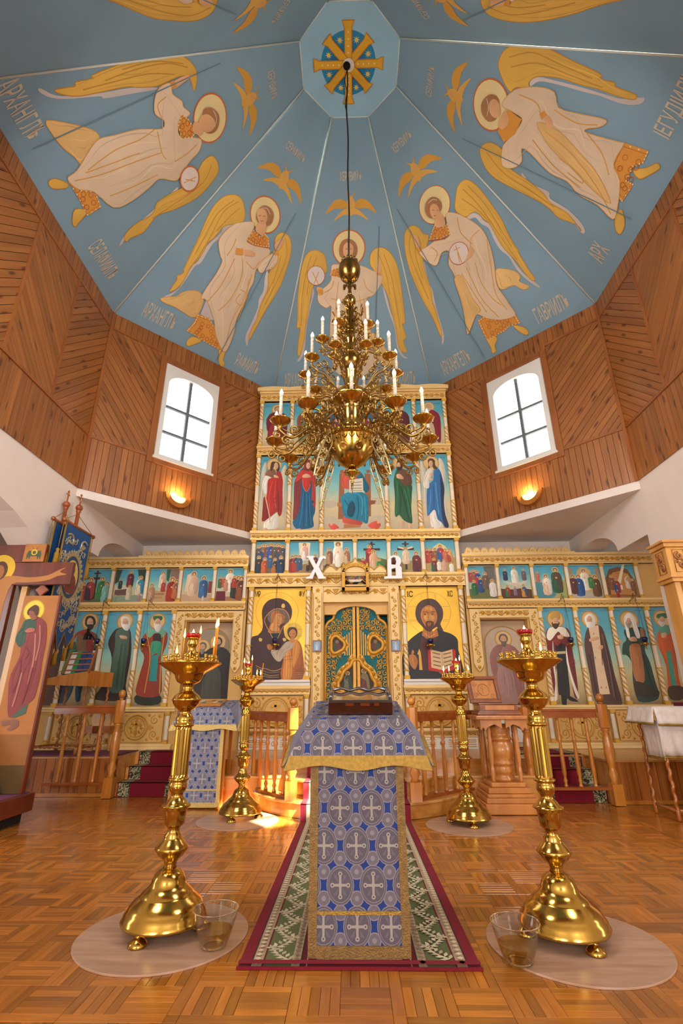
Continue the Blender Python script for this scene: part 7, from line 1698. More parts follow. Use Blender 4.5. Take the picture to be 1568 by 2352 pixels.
# ------------------------------------------------------------------ brocade cloths
BRO = dict(ground='#12337c', ring='#8a8289', fill='#5a535f', cross='#a1978f', wheel='#6c6571', trim='#b98f36')
def brocade(fr, region, pitch, rowp, lift, parent, pal=BRO, a_off=0.0, b_off=0.0, name='brocade_pattern'):
    """woven medallions with crosses, clipped to a convex piece of cloth"""
    b = MB(); z = [lift]
    def cp(pts, col):
        q = pts; n = len(region)
        for i in range(n):
            (x0, y0), (x1, y1) = region[i], region[(i+1) % n]; q = clip(q, y1 - y0, -(x1 - x0), (y1 - y0)*x0 - (x1 - x0)*y0)
            if len(q) < 3: return
        i0 = b.add([fr.p(x, y, z[0]) for x, y in q]); b.face(range(i0, i0 + len(q)), col)
    def ell(x, y, rx, ry, col, n=18): cp([(x + rx*cos(2*pi*i/n), y + ry*sin(2*pi*i/n)) for i in range(n)], col)
    x0, x1 = min(p[0] for p in region), max(p[0] for p in region); y0, y1 = min(p[1] for p in region), max(p[1] for p in region)
    s = pitch; cells = []; r = -1
    while b_off + y0 + r*rowp < y1 + rowp:
        k = -1
        while x0 + a_off + k*s < x1 + s: cells.append((x0 + a_off + k*s + (s/2 if r % 2 else 0), y0 + b_off + r*rowp)); k += 1
        r += 1
    def layer(f):
        z[0] += .00035
        for c in cells: f(*c)
    layer(lambda x, y: [ell(x + s/2, y + t*.33*rowp, .205*s, .205*s, pal['ring'], 14) for t in (-1, 1)])
    layer(lambda x, y: [ell(x + s/2, y + t*.33*rowp, .175*s, .175*s, pal['wheel'], 14) for t in (-1, 1)])
    layer(lambda x, y: [ell(x + s/2, y + t*.33*rowp, .07*s, .07*s, pal['ring'], 10) for t in (-1, 1)])
    layer(lambda x, y: ell(x, y, .42*s, .51*rowp, pal['ring']))
    layer(lambda x, y: ell(x, y, .395*s, .485*rowp, pal['fill']))
    layer(lambda x, y: ell(x, y, .36*s, .44*rowp, pal['ring']))
    layer(lambda x, y: ell(x, y, .345*s, .42*rowp, pal['fill']))
    def ray(x, y):
        for t in (-1, 1):
            for q in (-1, 1):
                for d in (.7, 1.0): cp([(x + t*.05*s, y + q*.05*s), (x + t*.20*s*d, y + q*.24*s), (x + t*.16*s*d, y + q*.27*s)][::t*q], '#6a6474')
    layer(ray)
    def crs(x, y):
        w = .035*s
        for (ax, ay, bx, by) in ((-w, -.30*s, w, .30*s), (-.25*s, -w, -w, w), (w, -w, .25*s, w)): cp([(x + ax, y + ay), (x + bx, y + ay), (x + bx, y + by), (x + ax, y + by)], pal['cross'])
    layer(crs)
    layer(lambda x, y: [ell(x + dx*s, y + dy*s, .065*s, .065*s, pal['cross'], 10) for dx, dy in ((0, .29), (0, -.29), (.24, 0), (-.24, 0), (0, 0))])
    layer(lambda x, y: [ell(x + dx*s, y + dy*s, .025*s, .025*s, '#3a3a4a', 6) for dx, dy in ((0, .29), (0, -.29), (.24, 0), (-.24, 0))])
    return b.build(name, 'cloth_print', parent)
def lectern_cloth(root_label, x0, x1, yf, yb, zf, zb, front_w, drop, flare, pal=BRO, pitch=.155, foot=0.02, side_drop=.16, trim_m='gold_braid', rowp=None, low_band=.16, cx=None, strip_m='tan_braid'):
    """cover over a sloping lectern top with a long strip hanging down the front"""
    rowp = rowp or pitch*1.02
    t = thing('lectern_cloth', root_label, 'cloth', ((x0 + x1)/2, yf, zf))
    m = (x0 + x1)/2
    # top
    sl = Vector((0, yb - yf, zb - zf)); fr = Fr((m, yf, zf), (1, 0, 0), sl); L = sl.length; w = (x1 - x0)/2
    MB().boxf(fr, -w, w, 0, L, .001, .006, pal['ground']).build('top_cover', 'cloth_print', t); brocade(fr, [(-w, 0), (w, 0), (w, L), (-w, L)], pitch, rowp, .0065, t, pal)
    # front flap, flared
    fd = Vector((0, -.05, -drop)); ff = Fr((m, yf - .004, zf + .006), (1, 0, 0), -fd); H = fd.length
    reg = [(-w - flare, -H), (w + flare, -H), (w, 0), (-w, 0)]
    reg = [(-w - flare, -H), (w + flare, -H), (w, .002), (-w, .002)]
    MB().prism(ff, reg, -.005, 0, pal['ground']).build('front_flap', 'cloth_print', t); brocade(ff, [(-w - flare*.86, -H + .03), (w + flare*.86, -H + .03), (w, 0), (-w, 0)], pitch, rowp, .0006, t, pal, .02, .05)
    wav = lambda a: -.012*cos(a*pi/(w + flare)*2.0)
    n = 16; top = [(-w - flare*.8 + (2*w + 1.6*flare)*i/n, -H + .045) for i in range(n + 1)]; bot = [((-w - flare) + 2*(w + flare)*i/n, -H - .012 + wav((-w - flare) + 2*(w + flare)*i/n)) for i in range(n + 1)]
    MB().prism(ff, bot + top[::-1], -.004, .005).build('braid', trim_m, t)
    # side flaps
    for s in (-1, 1):
        A = Vector((m + s*w, yf, zf)); B_ = Vector((m + s*w, yb, zb)); C = Vector((m + s*(w + flare), yf - .05, zf - drop)); D = Vector((m + s*(w + flare*.55), yb + .01, zb - side_drop)); E_ = Vector((m + s*(w + flare*.9), (yf + yb)/2, (zf + zb)/2 - drop*.62))
        b = MB(); i = b.add([A, B_, D, E_, C]); b.face((i, i+1, i+2, i+3, i+4) if s > 0 else (i+4, i+3, i+2, i+1, i), pal['side'] if 'side' in pal else '#7f7d92'); b.build('side_flap', 'cloth_print', t)
        e = MB(); e.tube([C, E_, D], .016, 6, flat=.5); e.build('braid', trim_m, t)
    # long front strip
    fw = front_w/2; c0 = m if cx is None else cx; f2 = FRONT(c0, yf - .012, 0); ztop = zf - drop*.75
    MB().boxf(f2, -fw, fw, foot, ztop, -.006, 0, pal['ground']).build('front_strip', 'cloth_print', t)
    bw = .036
    brocade(f2, [(-fw + bw, foot + .045), (fw - bw, foot + .045), (fw - bw, ztop), (-fw + bw, ztop)], pitch, rowp, .0006, t, pal, .03, .07)
    for q in ((-fw - .004, -fw + bw, foot, ztop), (fw - bw, fw + .004, foot, ztop), (-fw + bw, fw - bw, foot - .004, foot + .045)): MB().boxf(f2, *q, -.007, .006).build('braid', strip_m, t)
    MB().boxf(f2, -fw + bw, fw - bw, foot + low_band, foot + low_band + .014, 0, .006).build('braid', trim_m, t)
    return t
def lectern_frame(label, x0, x1, yf, yb, zf, zb, m='honey_wood', name='lectern', rz=0.0):
    t = thing(name, label, 'lectern', ((x0 + x1)/2, (yf + yb)/2, 0)); sl = Vector((0, yb - yf, zb - zf)); fr = Fr(((x0 + x1)/2, yf, zf), (1, 0, 0), sl)
    MB().boxf(fr, -(x1 - x0)/2 + .012, (x1 - x0)/2 - .012, .012, sl.length - .01, -.03, -.001).build('sloping_top', m, t, bevel=.004)
    ins = .05
    for x in (x0 + ins, x1 - ins):
        for y, z in ((yf + .06, zf - .02), (yb - .06, zb - .045)): MB().box(x, y, .003, .04, .04, z - .03 + (y - yf)*(zb - zf)/(yb - yf)*.0).build('leg', m, t, bevel=.004)
        MB().box(x, (yf + yb)/2, .16, .028, (yb - yf) - .16, .035).build('stretcher', m, t)
    MB().box((x0 + x1)/2, yb - .06, .16, x1 - x0 - .13, .028, .035).build('stretcher', m, t)
    return t
# the lectern in the middle
lectern_frame('wooden lectern hidden under the brocade in the centre of the floor', -.285, .195, 2.815, 3.22, 1.0, 1.085)
lectern_cloth('silver and blue brocade cloth on the central lectern', -.290, .200, 2.805, 3.225, 1.008, 1.093, .458, .215, .125, cx=-.05)
# glazed icon case on the central lectern
sl = Vector((0, .42, .085)); LT = Fr((-.026, 2.805, 1.0145), (1, 0, 0), sl)
case = thing('icon_case', 'dark wooden icon case with a silvered glazed lid on the central lectern', 'case', LT.p(0, .06))
MB().boxf(LT, -.172, .172, .06, .34, .004, .070).build('case_body', 'dark_case', case, bevel=.004)
for q in ((-.08, -.035), (.0, .05), (.075, .10)): MB().boxf(LT, q[0], q[1], .058, .0615, .05, .064).build('inlay', 'inlay', case)
MB().boxf(LT, -.155, .155, .075, .325, .070, .0735).build('glass_lid', 'mirror_glass', case)
rim = MB(); rim.boxf(LT, -.170, -.150, .06, .34, .070, .084); rim.boxf(LT, .150, .170, .06, .34, .070, .084); rim.boxf(LT, -.170, .170, .058, .072, .070, .080)
rim.tube([LT.p(a, .333, .086 + .006*cos(a*pi/.055)) for a in [-.165 + .33*i/24 for i in range(25)]], .009, 6); rim.build('lid_rim', 'dark_silver', case)
for sx in (-1, 1):
    cl = MB(); cl.tube([LT.p(sx*.16, .075, .086), LT.p(sx*.165, .16, .097), LT.p(sx*.16, .25, .088), LT.p(sx*.165, .325, .10)], .008, 6); cl.build('corner_scroll', 'dark_silver', case)

# ------------------------------------------------------------------ blue lectern on the left with an icon lying on it
BR2 = dict(ground='#1c3f80', ring='#94929e', fill='#7c7b8a', cross='#aaa6ac', wheel='#83828f', side='#8e92aa')
lectern_frame('wooden lectern under the pale blue brocade left of the ambo', -2.06, -1.50, 6.20, 6.62, 1.015, 1.10)
lectern_cloth('pale blue brocade cloth on the lectern left of the ambo', -2.065, -1.495, 6.19, 6.625, 1.023, 1.108, .50, .22, .11, BR2, .155, trim_m='pale_braid', strip_m='pale_braid', cx=-1.80)
sl = Vector((0, .435, .085)); L2 = Fr((-1.80, 6.19, 1.030), (1, 0, 0), sl)
o = MB().boxf(L2, -.20, .17, .07, .38, .004, .03).build('icon_painting', 'carved_wood', None, 'festal icon board lying on the pale blue lectern', 'icon', bevel=.003)
P = Paint(L2, .031, .0005); P.rect(-.18, .15, .09, .36, '#c9a45c')
for i in range(7): P.circ(-.14 + .045*i, .2 + .05*sin(i*2.1), .03, ['#a85a3c', '#d8c4a0', '#5a6a84', '#c98a4c'][i % 4], .05, n=10)
P.build('painted_scene', 'paint', o)

# ------------------------------------------------------------------ carved pillar lectern on the right with an open chest
cl_ = thing('carved_lectern', 'carved wooden pillar lectern right of the ambo', 'lectern', (1.55, 6.05, 0))
for k, (w_, z0, z1) in enumerate(((.56, .003, .10), (.52, .10, .15), (.49, .15, .185), (.45, .185, .24), (.36, .24, .285))): MB().box(1.57, 6.12, z0, w_, w_*.95, z1 - z0).build('base_step', 'carved_wood', cl_, bevel=.008)
pil = MB(); pr_ = [(.10, .285), (.105, .31), (.085, .33), (.095, .36), (.11, .39), (.095, .42), (.10, .44), (.115, .455), (.105, .475), (.10, .49), (.12, .53), (.125, .58), (.12, .63), (.10, .665), (.105, .68), (.12, .695), (.12, .71), (.10, .725), (.095, .76), (.11, .79), (.095, .82), (.12, .85)]
pil.lathe([(r*1.14, z) for r, z in pr_], (1.57, 6.12, 0), 20); pil.build('pillar', 'carved_wood', cl_)
for sx in (-1, 1):
    for sy in (-1, 1):
        c = MB(); c.lathe([(.022, .285), (.018, .31), (.028, .36), (.02, .42), (.016, .44), (.026, .5), (.028, .58), (.022, .66), (.026, .7), (.018, .74), (.026, .79), (.02, .83), (.028, .85)], (1.57 + sx*.145, 6.12 + sy*.145, 0), 10); c.build('corner_colonnette', 'carved_wood', cl_)
ap = MB()
for sx in (-1, 1): ap.prism(FRONT(1.57, 5.90, 0), [(sx*.02, .90), (sx*.25, .90), (sx*.25, .80), (sx*.22, .825), (sx*.20, .79), (sx*.17, .83), (sx*.10, .855), (sx*.02, .815)][::sx], 0, .02)
for sx in (-1, 1): ap.prism(Fr((1.57 + sx*.25, 6.12, 0), (0, sx, 0), (0, 0, 1)), [(-.22, .90), (-.22, .80), (-.15, .83), (0, .80), (.15, .83), (.22, .80), (.22, .90)], -.02, 0)
ap.build('carved_apron', 'carved_wood', cl_)
MB().box(1.57, 6.11, .90, .60, .52, .045).build('top_board', 'carved_wood', cl_, bevel=.012)
ch = thing('relic_chest', 'open carved wooden chest with raised lid on the pillar lectern', 'chest', (1.55, 6.1, .946))
for w_, z0, z1 in ((.48, .947, .975), (.45, .975, .990), (.42, .990, 1.055), (.44, 1.055, 1.068)): MB().box(1.555, 6.10, z0, w_, w_*.68, z1 - z0).build('chest_body', 'chest_wood', ch, bevel=.005)
MB().boxf(FRONT(1.555, 6.10 - .1428, 0), -.15, .17, 1.0, 1.045, 0, .008).build('carved_strip', 'carved_wood', ch)
lidf = Fr((1.50, 6.24, 1.07), (1, 0, 0), (-.12, .10, 1.0)); lidf = Fr((1.49, 6.22, 1.07), (.98, .05, 0), (-.10, .12, 1))
MB().boxf(lidf, -.185, .185, 0, .30, -.03, -.005).build('chest_lid', 'chest_wood', ch, bevel=.004)
rm = MB()
for q in ((-.185, .185, 0, .035), (-.185, .185, .265, .30), (-.185, -.15, .035, .265), (.15, .185, .035, .265)): rm.boxf(lidf, *q, -.005, .02)
rm.build('lid_frame', 'chest_wood', ch, bevel=.004)
MB().boxf(lidf, -.135, .135, .05, .25, -.005, .004).build('lid_panel', 'carved_wood', ch)
c = MB(); c.tube(ringpts(lidf, 0, .15, .065, .006), .008, 6, closed=True)
for q in ((-.008, .008, .10, .20), (-.03, .03, .165, .178)): c.boxf(lidf, *q, .004, .012)
for sx in (-1, 1):
    for sz in (-1, 1): c.tube(spiral(lidf, sx*.10, .15 + sz*.065, .032, 1.3, .006, 0, sx*sz, 12), .005, 5)
c.build('lid_carving', 'carved_wood', ch)

# ------------------------------------------------------------------ choir lectern with books and lamp (left, on the solea)
cs = thing('choir_lectern', 'reading stand with barley-twist legs on the left of the solea', 'lectern', (-3.98, 7.38, SOL))
ang = radians(-16); F2 = lambda z: Fr((-3.98, 7.36, z), (cos(ang), sin(ang), 0), (-sin(ang), cos(ang), 0))
ft = F2(0); hw, hd_ = .40, .24
def twist_leg(p0, p1, r, nm):
    b = MB(); S = 8; K = 44; p0 = Vector(p0); p1 = Vector(p1); rows = []
    u = (p1 - p0).orthogonal().normalized(); v = (p1 - p0).cross(u).normalized()
    for i in range(K + 1):
        c = p0 + (p1 - p0)*i/K; ph = i/K*2*pi*9; c = c + u*(r*.30*cos(ph)) + v*(r*.30*sin(ph)); rows.append(b.add([c + u*(r*.8*cos(2*pi*k/S)) + v*(r*.8*sin(2*pi*k/S)) for k in range(S)]))
    for i in range(K):
        for k in range(S): b.face((rows[i]+k, rows[i]+(k+1) % S, rows[i+1]+(k+1) % S, rows[i+1]+k), None, None, True)
    return b.build(nm, 'leg_wood', cs)
for sx in (-1, 1):
    for sy in (-1, 1): twist_leg(ft.p(sx*(hw - .03), sy*(hd_ - .03), SOL + .08), ft.p(sx*(hw - .03), sy*(hd_ - .03), 1.33), .020, 'leg'); MB().lathe([(.02, 0), (.028, .03), (.024, .06), (.03, .08), (.02, .10)], ft.p(sx*(hw - .03), sy*(hd_ - .03), SOL + .003), 10).build('foot', 'leg_wood', cs)
    twist_leg(ft.p(sx*(hw - .03), -hd_ + .05, SOL + .09), ft.p(sx*(hw - .03), hd_ - .05, SOL + .09), .016, 'stretcher')
for sy in (-1, 1): twist_leg(ft.p(-hw + .05, sy*(hd_ - .03), SOL + .09), ft.p(hw - .05, sy*(hd_ - .03), SOL + .09), .016, 'stretcher')
# box top: low on the left, high on the right
bx = MB(); pf = Fr(ft.p(0, -hd_, 0), ft.u, (0, 0, 1))
bx.prism(pf, [(-hw, 1.33), (hw, 1.30), (hw, 1.50), (.0, 1.46), (-hw, 1.40)], -2*hd_, 0); bx.build('slanted_box', 'honey_wood', cs, bevel=.005)
# rack of slats on the high side with books behind it
rf = Fr(ft.p(.12, -hd_ + .02, 1.47), ft.u, (.18*cos(ang) + .0, .18*sin(ang) + .10, 1)); 
for k in range(4): MB().boxf(rf, -.17, .27, .035 + k*.075, .052 + k*.075, .012, .026).build('rack_slat', 'leg_wood', cs)
for q in (-.17, .26): MB().boxf(rf, q, q + .02, 0, .30, .0, .028).build('rack_post', 'leg_wood', cs)
BKS = [(-.22, -.15, '#2a8a52', 'tall green book leaning at the rack edge', .33), (-.15, -.05, '#e6dccf', 'white book behind the slats', .29), (-.05, .03, '#2f8a44', 'green book behind the slats', .30), (.03, .14, '#1f3a6e', 'dark blue book behind the slats', .30), (.14, .25, '#24427c', 'dark blue book nearest the lamp', .28)]
for a0, a1, c, l, h in BKS:
    o = MB().boxf(rf, a0 + .003, a1 - .003, .0, h, -.04, .008, c).build('book', 'book_cover', None, l, 'book', 'books on the reading stand', bevel=.002); MB().boxf(rf, a0 + .006, a1 - .006, .004, h + .0015, -.036, .004, '#e8e0cc').build('pages', 'book_cover', o)
lp = thing('desk_lamp', 'black clip lamp over the reading stand', 'lamp', ft.p(.30, .0, 1.50))
j0, j1, j2 = rf.p(.22, .29, -.01), rf.p(.14, .46, -.02), rf.p(.02, .56, -.02)
for q in (-.012, .012): MB().tube([j0 + Vector((0, q, 0)), j1 + Vector((0, q, 0)), j2 + Vector((0, q, 0))], .006, 6).build('lamp_arm', 'black_enamel', lp)
hdv = Fr(j2 + Vector((-.03, -.01, -.01)), (1, 0, 0), (0, 1, .15)); MB().lathe([(.066, -.075), (.06, -.05), (.045, .01), (.022, .03), (.022, .075), (.012, .08)], ax=hdv, seg=16, cap=False).build('lamp_shade', 'black_enamel', lp)
MB().lathe([(.001, -.07), (.055, -.066), (.06, -.055)], ax=hdv, seg=14).build('lamp_reflector', 'window_white', lp)
MB().box(j0.x, j0.y, j0.z - .05, .03, .04, .07).build('clamp', 'black_enamel', lp)
# little bench behind the gate
bn = thing('folding_chair', 'light wooden seat standing behind the reading stand', 'chair', (-3.55, 7.62, SOL))
MB().prism(FRONT(-3.60, 7.60, 0), [(-.20, SOL + .003), (-.12, SOL + .003), (-.10, .62), (.08, .62), (.10, SOL + .003), (.18, SOL + .003), (.15, .75), (.19, .82), (.17, .98), (-.17, .98), (-.20, .86), (-.15, .75)], 0, .03).build('carved_side', 'light_wood', bn, bevel=.006)
MB().box(-3.60, 7.50, .98, .40, .22, .03).build('seat', 'leg_wood', bn, bevel=.006)
for x in (-3.72, -3.48): MB().box(x, 7.50, .70, .10, .22, .09).build('brace', 'rail_wood', bn)

# ------------------------------------------------------------------ table with a white cloth on the right
wt = thing('side_lectern', 'slender lectern with twisted legs under a white cloth at the right edge', 'lectern', (3.3, 5.72, 0))
for x, y in ((3.06, 5.56), (3.56, 5.56), (3.06, 5.94), (3.56, 5.94)):
    b = MB(); S = 8; rows = []
    for i in range(49):
        z = .10 + .90*i/48; ph = i/48*2*pi*8; rows.append(b.add([(x + .006*cos(ph) + .018*cos(2*pi*k/S), y + .006*sin(ph) + .018*sin(2*pi*k/S), z) for k in range(S)]))
    for i in range(48):
        for k in range(S): b.face((rows[i]+k, rows[i]+(k+1) % S, rows[i+1]+(k+1) % S, rows[i+1]+k), None, None, True)
    b.lathe([(.012, .003), (.022, .02), (.018, .06), (.024, .09), (.018, .105)], (x, y, 0), 10); b.build('leg', 'leg_wood', wt)
for (a, b_) in (((3.06, 5.56), (3.56, 5.56)), ((3.06, 5.56), (3.06, 5.94))): MB().tube([(*a, .09), (*b_, .09)], .015, 8).build('stretcher', 'leg_wood', wt)
MB().box(3.31, 5.75, .995, .58, .46, .03).build('top_board', 'leg_wood', wt)
wc = thing('white_cloth', 'white damask cloth with gold fringe on the right-hand lectern', 'cloth', (3.3, 5.72, 1.03))
MB().box(3.31, 5.75, 1.028, .62, .50, .006).build('top_cover', 'white_damask', wc)
def drape(p0, p1, drop, out, nm='flap', k=14, wv=.012, tail=0.0):
    p0 = Vector(p0); p1 = Vector(p1); o = Vector(out); b = MB(); rows = []
    for j in range(5):
        f = j/4; rows.append(b.add([p0 + (p1 - p0)*i/k + o*f*(1 + .3*sin(i*1.7)*f) + Vector((0, 0, -drop*f - tail*f*(i/k)**2)) + o.normalized()*(wv*f*sin(i*2.2)) for i in range(k + 1)]))
    for j in range(4):
        for i in range(k): b.face((rows[j]+i, rows[j+1]+i, rows[j+1]+i+1, rows[j]+i+1), None, None, True)
    ob = b.build(nm, 'white_damask', wc); md = ob.modifiers.new('thickness', 'SOLIDIFY'); md.thickness = .004
    fr_ = MB(); fr_.tube([Vector(b.v[rows[4] + i]) for i in range(k + 1)], .009, 6); fr_.tube([Vector(b.v[rows[3] + i])*.15 + Vector(b.v[rows[4] + i])*.85 for i in range(k + 1)], .005, 5); fr_.build('fringe', 'gold_braid', wc)
drape((3.00, 5.50, 1.031), (3.62, 5.50, 1.031), .17, (0, -.03, 0), tail=.03); drape((3.00, 6.0, 1.031), (3.00, 5.50, 1.031), .16, (-.05, 0, 0))
drape((3.02, 5.515, .90), (3.62, 5.50, .90), .34, (0, .012, 0), 'long_flap', 14, .02); drape((3.03, 5.85, .9), (3.02, 5.52, .9), .36, (.015, 0, 0), 'long_flap')
MB().box(3.50, 5.68, 1.035, .24, .20, .035, .2).build('book', 'velvet_red', None, 'dark red velvet book lying on the white cloth', 'book', bevel=.005)

# ------------------------------------------------------------------ carved shrine at the right edge
kt = thing('icon_shrine', 'carved honey wood icon shrine with a column at the right edge', 'shrine', (3.85, 5.4, 0))
kx0, ky0 = 3.285, 5.14; KF = FRONT(0, ky0, 0); KS = Fr((kx0, 0, 0), (0, -1, 0), (0, 0, 1))
MB().boxf(KF, kx0, 4.5, 2.32, 2.62, -.25, 0).build('entablature', 'shrine_wood', kt, bevel=.006)
for z0, z1, e in ((2.62, 2.665, .02), (2.665, 2.69, .045), (2.29, 2.32, .02), (2.25, 2.29, .0)): MB().boxf(KF, kx0 - e, 4.5, z0, z1, -.25 - e*.3, e).build('cornice', 'shrine_wood', kt, bevel=.004)
MB().boxf(KF, kx0 + .03, kx0 + .09, 0.003, 2.25, -.23, -.03).build('side_post', 'shrine_wood', kt, bevel=.005); MB().boxf(KF, kx0 + .09, 4.4, .003, 2.25, -.25, -.21).build('back_panel', 'shrine_wood', kt)
cc = MB(); kc = (kx0 + .20, ky0 + .12, 0); cc.lathe([(.085, .35), (.085, .40), (.065, .44), (.070, .50), (.068, 1.90), (.075, 1.95), (.062, 1.97), (.085, 2.05), (.07, 2.08), (.10, 2.20), (.115, 2.25)], kc, 16); cc.box(kc[0], kc[1], .003, .20, .20, .35); cc.build('column', 'shrine_wood', kt)
vv = MB()
for i in range(60):
    z = .55 + 1.33*i/59; a = i*.55; vv.tube(spiral(Fr((kc[0] + .072*cos(a), kc[1] + .072*sin(a), z), (-sin(a), cos(a), 0), (0, 0, 1)), 0, 0, .028, 1.1, .002, 0, 1, 8), .006, 4)
vv.build('column_carving', 'shrine_carving', kt)
for fr_, c0, nm in ((KF, kx0 + .12, 'front'), (KS, -(ky0 + .125), 'side')):
    pn = MB(); pn.tube([fr_.p(c0 - .06, 2.35, .003), fr_.p(c0 + .06, 2.35, .003), fr_.p(c0 + .06, 2.59, .003), fr_.p(c0 - .06, 2.59, .003)], .005, 5, closed=True)
    pn.tube(spiral(fr_, c0 - .005, 2.52, .045, 1.5, .006, pi/2, 1), .012, 6); pn.tube(spiral(fr_, c0 + .012, 2.42, .04, 1.5, .006, -pi/2, 1), .012, 6); leaf(pn, fr_, c0 + .03, 2.47, .03, .5, .002, .015); leaf(pn, fr_, c0 - .03, 2.46, .03, 2.5, .002, .015)
    pn.build('scroll_carving', 'shrine_carving', kt)

# ------------------------------------------------------------------ crucifix group at the left edge
CF = FRONT(0, 5.40, 0)
cx = thing('crucifix', 'large dark red painted wooden cross at the left edge', 'cross', (-4.1, 5.45, 0))
MB().boxf(CF, -4.75, -3.225, 2.335, 2.595, -.06, -.005).build('cross_beam', 'red_wood', cx, bevel=.006); MB().boxf(CF, -4.60, -3.575, 2.597, 2.81, -.06, -.005).build('title_board', 'red_wood', cx, bevel=.006)
MB().boxf(CF, -4.42, -3.86, .30, 2.335, -.06, -.005).build('cross_post', 'red_wood', cx, bevel=.006)
P = Paint(CF, -.004, .0006)
P.circ(-4.05, 2.52, .165, '#e0b22c', n=26); P.poly([(-4.3, 2.45), (-4.1, 2.42), (-3.9, 2.44), (-3.7, 2.42), (-3.5, 2.44), (-3.38, 2.50), (-3.30, 2.53), (-3.36, 2.48), (-3.28, 2.45), (-3.38, 2.43), (-3.5, 2.38), (-3.7, 2.36), (-3.88, 2.34), (-3.92, 2.1), (-3.95, 1.8), (-4.3, 1.8), (-4.34, 2.2)], '#b8783c', 3)
P.circ(-4.05, 2.50, .085, '#5a3524', .11, n=16); P.circ(-4.06, 2.48, .06, '#a86a38', .085, n=14); P.poly([(-4.3, 1.85), (-3.93, 1.85), (-3.88, 1.5), (-4.3, 1.45)], '#d8cdb4', 2); P.poly([(-4.28, 1.5), (-3.92, 1.5), (-3.98, .7), (-4.22, .7)], '#b07440', 2)
P.build('painted_body', 'paint', cx)
o = MB().boxf(CF, -3.815, -3.575, 2.60, 2.81, -.004, .008).build('icon_panel', 'ochre', cx)
P = Paint(CF, .009, .0005); S0 = (-3.695, 2.71)
for sx in (-1, 1):
    P.poly([(S0[0], S0[1] + .01), (S0[0] + sx*.07, S0[1] + .02), (S0[0] + sx*.085, S0[1] - .03), (S0[0] + sx*.08, S0[1] - .09), (S0[0] + sx*.06, S0[1] - .05), (S0[0] + sx*.05, S0[1] - .09), (S0[0] + sx*.035, S0[1] - .045), (S0[0], S0[1] - .05)], '#46563c', 1); P.poly([(S0[0], S0[1] + .02), (S0[0] + sx*.05, S0[1] + .075), (S0[0] + sx*.02, S0[1] + .05)], '#46563c', 1)
P.circ(S0[0], S0[1], .036, '#e0b22c', n=16); P.circ(S0[0], S0[1] - .003, .021, '#46563c', n=12); P.build('painted_seraph', 'paint', o)
MB().prism(CF, [(-3.555 - .075, 2.285), (-3.555, 2.21), (-3.555 + .075, 2.285), (-3.555, 2.36)], -.075, -.045).build('carved_boss', 'pole_wood', cx, bevel=.006)
pst = MB().boxf(CF, -3.80, -3.735, .28, 2.33, -.12, -.065).build('support_post', 'light_wood', cx)
jp = thing('mourner_icon', 'tall ochre panel painted with a mourner in a red robe beside the cross', 'icon', (-3.52, 5.43, .25))
MB().boxf(CF, -3.70, -3.315, .27, 2.21, -.035, -.003).build('board', 'ochre', jp); MB().boxf(CF, -3.315, -3.295, .27, 2.21, -.04, -.002).build('edge', 'red_wood', jp)
P = Paint(CF, -.002, .0004); P.rect(-3.70, -3.315, .27, .52, '#5c4420'); P.rect(-3.70, -3.315, .52, .80, '#96602c'); P.sh = .12; draw(P, FIG['mourner'], 1000, .006); P.build('painted_figure', 'paint', jp)
bs = thing('cross_base', 'dark red plinth with a yellow draped mound under the cross', 'plinth', (-4.0, 5.2, 0))
MB().box(-3.98, 5.20, .10, 1.44, .76, .16).build('plinth', 'red_wood', bs, bevel=.006); MB().box(-3.98, 5.20, .003, 1.30, .66, .097).build('plinth_foot', 'dark_void', bs)
MB().box(-3.98, 5.20, .26, 1.36, .70, .006).build('plinth_top', 'rug_purple', bs)
mnd = MB(); i = mnd.add([(-4.6, 4.88, .268), (-3.46, 4.88, .268), (-3.46, 5.33, .268), (-4.6, 5.33, .268), (-4.2, 5.30, .98), (-3.86, 5.30, .98), (-3.86, 5.33, .98), (-4.2, 5.33, .98)])
for f in ((0, 1, 5, 4), (1, 2, 6, 5), (2, 3, 7, 6), (3, 0, 4, 7), (4, 5, 6, 7)): mnd.face([i + q for q in f])
mnd.build('mound', 'yellow_cloth', bs)
